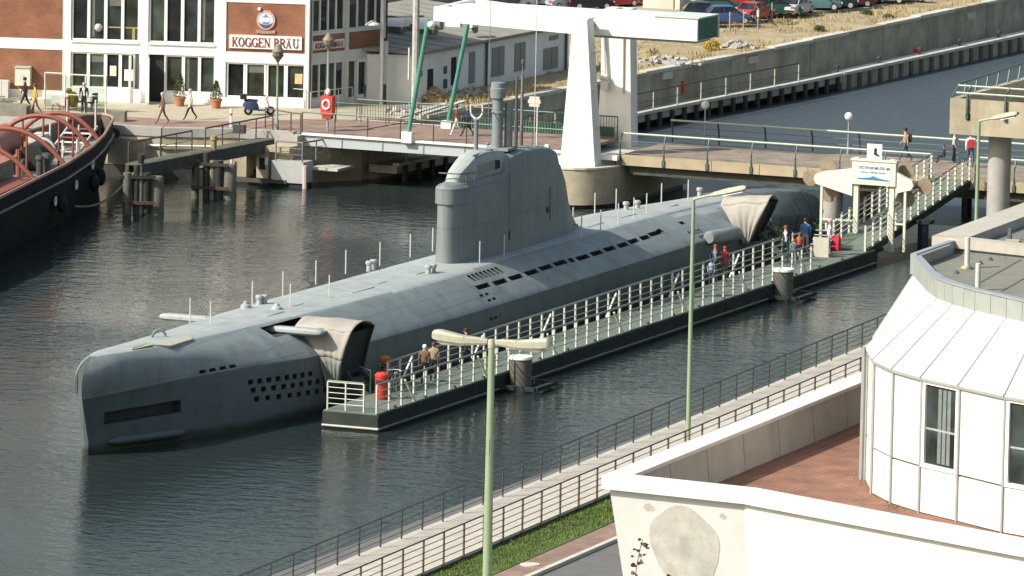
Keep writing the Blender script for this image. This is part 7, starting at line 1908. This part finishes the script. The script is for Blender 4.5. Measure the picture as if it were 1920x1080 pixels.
# ================================================================ PEOPLE
CL = {}
def cl(name, c):
    if name not in CL: CL[name] = cloth('cloth_' + name, c)
    return CL[name]
HAIR = {'grey': (.45, .44, .42), 'brown': (.10, .055, .03), 'dark': (.03, .025, .02), 'white': (.75, .74, .70), 'red': (.28, .06, .04), 'blond': (.35, .25, .12)}
def person(P, rz, label, top, legs, hair='dark', h=1.72, pose='stand', sleeve=None, inner=None, cap=None, bag=None, group=None, coat=False, facing=None):
    """one continuous skinned body; hair, shoes, bag are children"""
    k = h / 1.72
    t = thing('person', label, 'person', (0, 0, 0), 0, group)
    sp = {'walk': (.30, -.30), 'stand': (.04, -.03), 'sit': (.0, .0)}[pose]
    verts = []; rad = []; edges = []
    def v(x, y, z, r, par=None, r2=None):
        verts.append((x * k, y * k, z * k)); rad.append((r * k, (r2 or r) * k)); i = len(verts) - 1
        if par is not None: edges.append((par, i))
        return i
    dz = -.42 if pose == 'sit' else 0
    pel = v(0, 0, .96 + dz, .125, None, .15); wa = v(.01, 0, 1.12 + dz, .115, pel, .14); ch = v(.015, 0, 1.32 + dz, .125, wa, .165); nk = v(.02, 0, 1.47 + dz, .065, ch); hb = v(.035, 0, 1.55 + dz, .072, nk); hd = v(.045, 0, 1.635 + dz, .092, hb, .082); v(.04, 0, 1.70 + dz, .06, hd)
    for s, st_ in ((1, sp[0]), (-1, sp[1])):
        hip = v(0, .09 * s, .90 + dz, .085, pel)
        if pose == 'sit': kn = v(.42, .10 * s, .50, .065, hip); an = v(.46, .10 * s, .09, .045, kn); v(.58, .11 * s, .035, .035, an)
        else:
            kn = v(st_ * .55 + (.06 if pose == 'walk' and st_ < 0 else .0), .10 * s, .50, .062, hip); an = v(st_ * 1.05 - (.04 if st_ < 0 else 0), .10 * s, .09 + (.06 if st_ < -.1 else 0), .042, kn); v(st_ * 1.05 + .12 - (.04 if st_ < 0 else 0), .11 * s, .035 + (.01 if st_ < -.1 else 0), .036, an)
        sw = -st_ * .55
        sh = v(.01, .19 * s, 1.40 + dz, .062, ch); el = v(sw * .5 - .02, .235 * s, 1.13 + dz, .047, sh); wr = v(sw + .06, .225 * s, .90 + dz + abs(sw) * .15, .034, el); hn = v(sw + .08, .22 * s, .82 + dz + abs(sw) * .15, .04, wr, .022)
    me = bpy.data.meshes.new('body'); me.from_pydata(verts, edges, [])
    o = bpy.data.objects.new('body', me); COL.objects.link(o)
    md = o.modifiers.new('skin', 'SKIN'); md.use_smooth_shade = True
    for i, sv in enumerate(me.skin_vertices[0].data): sv.radius = rad[i]; sv.use_root = (i == 0)
    sb = o.modifiers.new('sub', 'SUBSURF'); sb.levels = 1; sb.render_levels = 1
    dg = bpy.context.evaluated_depsgraph_get(); m2 = bpy.data.meshes.new_from_object(o.evaluated_get(dg)); bpy.data.objects.remove(o)
    m2.materials.clear()
    for m in (top, legs, skin, sleeve or top, tyre, inner or top): m2.materials.append(m)
    for p in m2.polygons:
        c = p.center / k; z = c.z - dz
        if z > 1.49: i = 2
        elif c.z < .075: i = 4
        elif z < (.72 if coat else .98) and abs(c.y) < .185 and not (abs(c.y) > .17 and z > .75): i = 1
        elif abs(c.y) > .19: i = 3 if z > .885 else 2
        elif inner is not None and abs(c.y) < .06 and c.x > .03: i = 5
        else: i = 0
        p.material_index = i
    b = bpy.data.objects.new('body', m2); COL.objects.link(b); b.parent = t
    hc = cap if cap else M('hair_' + hair, HAIR[hair], .8, .2, 9) if ('hair_' + hair) not in bpy.data.materials else bpy.data.materials['hair_' + hair]
    hm = MB(); c = V(.035 * k, 0, (1.655 + dz) * k); rings = []
    for zz, r in ((-.07, .088), (-.02, .106), (.03, .104), (.07, .08), (.095, .035)):
        rings.append([c + V((r * math.cos(a) * (1.08 if math.cos(a) < 0 else (.80 if zz < .02 else 1.0))) * k, r * .92 * math.sin(a) * k, zz * k) for a in np.linspace(0, 2 * math.pi, 11)[:-1]])
    hm.loft(rings); obj('cap' if cap else 'hair', hm, hc, t, smooth=70)
    obj('nose', MB().sphere((.135 * k, 0, (1.60 + dz) * k), .02 * k, 6, 5), skin, t)
    if bag:
        nm, m, w_ = bag
        if nm == 'backpack': obj('backpack', MB().loft([[V(x * k, y * k, (z + dz) * k) for y, z in ((-.15, 1.02), (-.17, 1.2), (-.13, 1.42), (.13, 1.42), (.17, 1.2), (.15, 1.02))] for x in (-.13, -.2, -.31)]), m, t, smooth=50)
        else: obj('hand_bag', MB().box((-.02, .30, .62 * k), (.34, .12, .32)), m, t)
    t.location = P; t.rotation_euler = (0, 0, rz)
    return t
LFT = R(113); RGT = R(-67)      # facing left / right in the view
TOW = R(203); AWY = R(23)
jeans = cl('jeans', (.06, .09, .15)); dk = cl('dark', (.02, .022, .026)); cream = cl('cream', (.55, .50, .40)); brown = cl('brown', (.17, .11, .07)); grey = cl('grey', (.28, .28, .27)); wht = cl('white', (.72, .71, .68)); navy_ = cl('navy', (.025, .035, .08)); blu = cl('blue', (.07, .16, .33)); rd = cl('red', (.5, .03, .05)); ltb = cl('light_blue', (.35, .45, .55)); tan_ = cl('tan', (.36, .26, .17)); org = cl('orange', (.45, .12, .04)); khaki = cl('khaki', (.3, .26, .18)); palej = cl('pale_jeans', (.35, .42, .48))
person((84.082, 36.986, 2.600), LFT, 'walker in brown jacket and grey hair on the red quay path', brown, brown, 'grey', 1.62, 'walk', coat=True)
person((86.386, 36.480, 2.600), LFT, 'walker in cream coat and black trousers near the potted conifers', cream, dk, 'grey', 1.62, 'walk', coat=True)
person((85.811, 45.867, 2.600), LFT, 'striding person in dark clothes by the beige wall cabinet', dk, dk, 'dark', 1.72, 'walk')
person((83.921, 44.324, 2.600), LFT, 'person in yellow jacket walking behind the tug', cl('ochre', (.6, .36, .04)), tan_, 'brown', 1.66, 'walk')
person((86.178, 42.599, 2.600), TOW, 'person in dark clothes with white collar behind the windscreen', dk, dk, 'grey', 1.6, 'stand', inner=wht)
person((87.419, 21.729, 2.600), LFT, 'brown haired walker in dark jacket and white trousers on the bascule leaf', cl('rustbrown', (.13, .06, .03)), wht, 'brown', 1.62, 'walk')
person((87.503, 21.164, 2.600), LFT, 'walker in navy jacket and dark trousers beside the white trousers on the bridge', navy_, dk, 'blond', 1.62, 'walk')
person((89.437, -2.223, 2.600), LFT, 'man in tan jacket with dark backpack striding along the bridge in jeans', tan_, jeans, 'dark', 1.74, 'walk', bag=('backpack', dk, 1))
person((90.088, -4.087, 2.600), LFT, 'crouching child in dark clothes at the bridge end', dk, dk, 'brown', 1.25, 'sit')
person((90.781, -4.357, 2.600), RGT, 'dark haired woman in cream jacket at the bridge end', cream, dk, 'red', 1.56, 'stand')
person((89.110, -5.839, 2.600), AWY, 'walker with bright red backpack and jeans at the bridge end', wht, jeans, 'dark', 1.76, 'walk', bag=('backpack', rd, 1))
person((19.174, -6.322, 0.760), AWY, 'white haired person in brown jacket on the near half of the pontoon', brown, dk, 'white', 1.7, 'stand')
person((20.190, -6.295, 0.760), AWY, 'brown haired person in tan top with blue bag beside the white haired one', tan_, dk, 'brown', 1.66, 'stand', bag=('hand_bag', blu, 1))
person((24.525, -5.945, 0.760), LFT, 'person in dark clothes behind the double lamp head on the pontoon', dk, dk, 'dark', 1.7, 'walk')
person((55.334, -5.258, 0.760), TOW, 'adult in dark jacket over grey shirt with red cap on the pontoon', navy_, dk, 'red', 1.72, 'stand', inner=grey, cap=cl('redcap', (.4, .06, .05)))
person((55.738, -5.579, 0.760), TOW, 'red haired person in red vest and blue sleeves on the pontoon', rd, brown, 'red', 1.62, 'stand', sleeve=blu)
person((54.397, -5.440, 0.760), TOW, 'child in light blue jacket standing in front of the adult in dark jacket', ltb, jeans, 'brown', 1.15, 'stand')
person((63.321, -5.714, 0.760), TOW, 'man in black jacket over white shirt near the stern canopy', dk, cl('teal', (.03, .09, .08)), 'red', 1.76, 'stand', inner=wht)
person((62.120, -6.603, 0.760), AWY, 'person in grey blue trousers beside the man in black jacket', cl('slate', (.12, .16, .19)), cl('slate2', (.14, .18, .2)), 'red', 1.3, 'walk')
person((64.381, -6.015, 0.760), TOW, 'child in orange jacket on the far part of the pontoon', org, dk, 'red', 1.3, 'stand')
person((66.323, -5.578, 0.760), AWY, 'person in blue jacket seen from behind near the dark tarpaulin', blu, grey, 'dark', 1.76, 'stand')
person((66.750, -6.643, 0.760), RGT, 'elderly person in white top and pale jeans before the museum gate', wht, palej, 'white', 1.72, 'stand', cap=cl('pinkcap', (.55, .3, .28)))
p = V(*(68.560, -6.320, 0.760)); o = obj('red_bag', MB().loft([[p + V(x, y * w, z) for x, z in ((-.16, 0), (-.2, .35), (-.1, .75), (.1, .75), (.2, .35), (.16, 0))] for y, w in ((-.24, .8), (-.1, 1), (.1, 1), (.24, .8))]), rd, None, smooth=40, origin=p); tag(o, 'red bag standing beside the elderly person in white top', 'bag')
b = MB(); rgp = random.Random(8)
for q in ((69.302, -2.876, 0.900), (72.412, -4.212, 0.900)):
    t = thing('potted_plant', 'green potted plant beside the ' + ('stern canopy opening' if q == (69.302, -2.876, 0.900) else 'foot of the gangway'), 'potted plant', (q[0], q[1], .76))
    obj('pot', MB().lathe((q[0], q[1], .76), [(.16, 0), (.22, .35), (.18, .36)], 10), timber, t); b = MB()
    for i in range(220):
        c = V(q[0] + rgp.gauss(0, .2), q[1] + rgp.gauss(0, .25), 1.3 + rgp.gauss(0, .16)); b.add([c, c + V(rgp.uniform(-.1, .1), rgp.uniform(-.1, .1), rgp.uniform(-.05, .12)), c + V(rgp.uniform(-.05, .05), rgp.uniform(-.06, .06), .05)], [(0, 1, 2)])
    obj('leaves', b, M('leaf_bright', (.06, .16, .03), .7, .3, 8) if 'leaf_bright' not in bpy.data.materials else bpy.data.materials['leaf_bright'], t, fix=False)

# ================================================================ PARKED CARS
paint = {n_: M('car_' + n_, c, .25, .03, 2) for n_, c in dict(red=(.42, .035, .03), white=(.75, .76, .75), silver=(.42, .44, .45), blue=(.05, .09, .22), navy=(.02, .03, .06), green=(.03, .09, .07), grey=(.16, .17, .17), black=(.015, .016, .018), maroon=(.16, .02, .03), teal=(.10, .20, .21)).items()}
def car(kind):
    t = thing('parked_car', 'parked car', 'car', (0, 0, 0), 0, 'cars parked on the far car park')
    Lr = {'saloon': (2.15, .62, 1.40), 'wagon': (2.15, .62, 1.45), 'hatch': (1.9, .66, 1.43)}[kind]
    l, _, ht = Lr; w = .84
    b = MB()
    prof = [(-l, .34, .62, .90), (-l + .06, .28, .72, .97), (-l * .72, .24, .90, 1.0), (-l * .2, .22, .94, 1.0), (l * .38, .22, .92, 1.0), (l * .62, .24, .84, 1.0), (l - .12, .28, .72, .95), (l, .36, .58, .86)]
    b.loft([[V(x, -w * kx, z0), V(x, -w * kx * 1.02, (z0 + z1) / 2), V(x, -w * kx * .95, z1), V(x, w * kx * .95, z1), V(x, w * kx * 1.02, (z0 + z1) / 2), V(x, w * kx, z0)] for x, z0, z1, kx in prof])
    body = obj('body', b, paint['red'], t, smooth=40)
    xr = {'saloon': (-1.35, -.75, .35, 1.02), 'wagon': (-2.0, -1.7, .35, 1.05), 'hatch': (-1.72, -1.25, .3, .98)}[kind]
    b = MB(); b.loft([[V(x, -w * kx, z0), V(x, -w * kx * .84, z1), V(x, w * kx * .84, z1), V(x, w * kx, z0)] for x, z0, z1, kx in ((xr[0], .86, .90, .92), (xr[1], .86, ht - .03, .90), (xr[2], .86, ht - .02, .90), (xr[3], .84, .88, .92))])
    obj('side_windows', b, carglass, t, smooth=30)
    b = MB(); b.loft([[V(x, -w * .77, z), V(x, -w * .70, z + .05), V(x, w * .70, z + .05), V(x, w * .77, z)] for x, z in ((xr[1] - .02, ht - .05), ((xr[1] + xr[2]) / 2, ht - .015), (xr[2] + .02, ht - .05))])
    obj('roof', b, paint['red'], t, smooth=40)
    for s in (-1, 1):
        for x0, x1 in (((xr[0] + .02), xr[1]), (xr[3] - .02, xr[2])): obj('pillar', MB().bar((x0, s * w * .90, .90), (x1, s * w * .76, ht - .03), .06), paint['red'], t)
        obj('pillar', MB().bar((lerp(xr[1], xr[2], .5), s * w * .90, .9), (lerp(xr[1], xr[2], .5), s * w * .77, ht - .03), .05), paint['red'], t)
    for s in (-1, 1):
        for x in (-l * .60, l * .64):
            b = MB().tube([(x, s * .66, .31), (x, s * .86, .31)], .31, 14); wh = obj('wheel', b, tyre, t, smooth=40)
            obj('hubcap', MB().tube([(x, s * .861, .31), (x, s * .872, .31)], .2, 10), palemetal, wh)
        obj('headlight', MB().box((l - .03, s * .58, .62), (.1, .32, .14)), lampglass, t); obj('tail_light', MB().box((-l + .03, s * .6, .72), (.08, .26, .16)), red, t)
        obj('mirror', MB().box((xr[3] - .2, s * .93, .95), (.12, .16, .12)), tyre, t)
    for s in (1, -1): obj('bumper', MB().box((s * (l + .01), 0, .42), (.1, 1.5, .14)), tyre, t)
    obj('number_plate', MB().box((l + .065, 0, .44), (.02, .48, .1)), cleanwhite, t)
    return t
protos = {k_: car(k_) for k_ in ('saloon', 'wagon', 'hatch')}
used = set()
def put(kind, col, P, rz, label):
    pr_ = protos[kind]
    r = pr_ if kind not in used else dup(pr_, (0, 0, 0))
    used.add(kind); r.location = P; r.rotation_euler = (0, 0, rz); r.scale = (.74, .74, .74); r['label'] = label
    for ch in r.children:
        if ch.name.split('.')[0] in ('body', 'roof', 'pillar'): recolour(ch, paint[col])
Q = R(-60)
cars = [('hatch', 'navy', (145.430, 30.820, 3.100), Q, 'dark blue car nearest the right end of the bridge beam'),
 ('hatch', 'blue', (144.197, 28.844, 3.100), Q + .1, 'blue hatchback with bright highlights beside the red saloon'),
 ('saloon', 'red', (147.405, 28.429, 3.100), Q + .9, 'bright red saloon in the front row of the car park'),
 ('wagon', 'green', (150.471, 28.280, 3.100), Q + .1, 'dark green estate between the red saloon and the silver saloon'),
 ('saloon', 'silver', (151.798, 27.420, 3.100), Q + 1.0, 'silver saloon seen from the side in the front row'),
 ('hatch', 'teal', (154.954, 27.208, 3.100), Q, 'teal hatchback right of the silver saloon'),
 ('hatch', 'navy', (156.419, 26.727, 3.100), Q + .05, 'dark blue hatchback left of the far red car'),
 ('saloon', 'maroon', (157.836, 26.325, 3.100), Q + .2, 'red car near the right end of the front row'),
 ('saloon', 'black', (159.661, 25.898, 3.100), Q + .9, 'black saloon right of the far red car'),
 ('hatch', 'grey', (161.207, 25.326, 3.100), Q, 'grey hatchback in the front row towards the right'),
 ('saloon', 'silver', (162.799, 24.695, 3.100), Q + .1, 'silver car at the right end of the visible cars'),
 ('saloon', 'red', (152.165, 31.334, 3.100), Q, 'red saloon in the second row behind the blue hatchback'),
 ('wagon', 'white', (154.130, 31.234, 3.100), Q, 'white estate in the second row above the red saloon'),
 ('hatch', 'white', (155.919, 30.852, 3.100), Q + .1, 'white hatchback in the second row above the green estate'),
 ('saloon', 'green', (150.310, 31.848, 3.100), Q, 'dark green saloon behind the cream hut'),
 ('hatch', 'silver', (156.913, 29.951, 3.100), Q, 'silver hatchback in the second row above the silver saloon'),
 ('saloon', 'navy', (158.700, 29.590, 3.100), Q, 'navy saloon in the second row towards the right'),
 ('saloon', 'white', (146.043, 42.063, 3.100), Q + .6, 'white saloon just above the bridge beam'),
 ('saloon', 'silver', (146.736, 40.480, 3.100), Q + .7, 'silver white saloon above the front tower'),
 ('hatch', 'black', (147.375, 38.978, 3.100), Q + .2, 'black hatchback above the bridge beam right of the tower'),
 ('hatch', 'red', (149.775, 38.229, 3.100), Q + .5, 'red hatchback left of the cream hut'),
 ('hatch', 'navy', (151.618, 37.761, 3.100), Q + .3, 'navy hatchback between the red hatchback and the cream hut'),
 ('saloon', 'navy', (147.193, 44.289, 3.100), Q + .4, 'navy saloon above the left half of the bridge beam'),
 ('hatch', 'grey', (147.551, 46.016, 3.100), Q + .2, 'grey hatchback above the left part of the bridge beam'),
 ('saloon', 'maroon', (146.243, 47.380, 3.100), Q + .8, 'maroon saloon above the left tip of the bridge beam')]
for c in cars: put(*c)
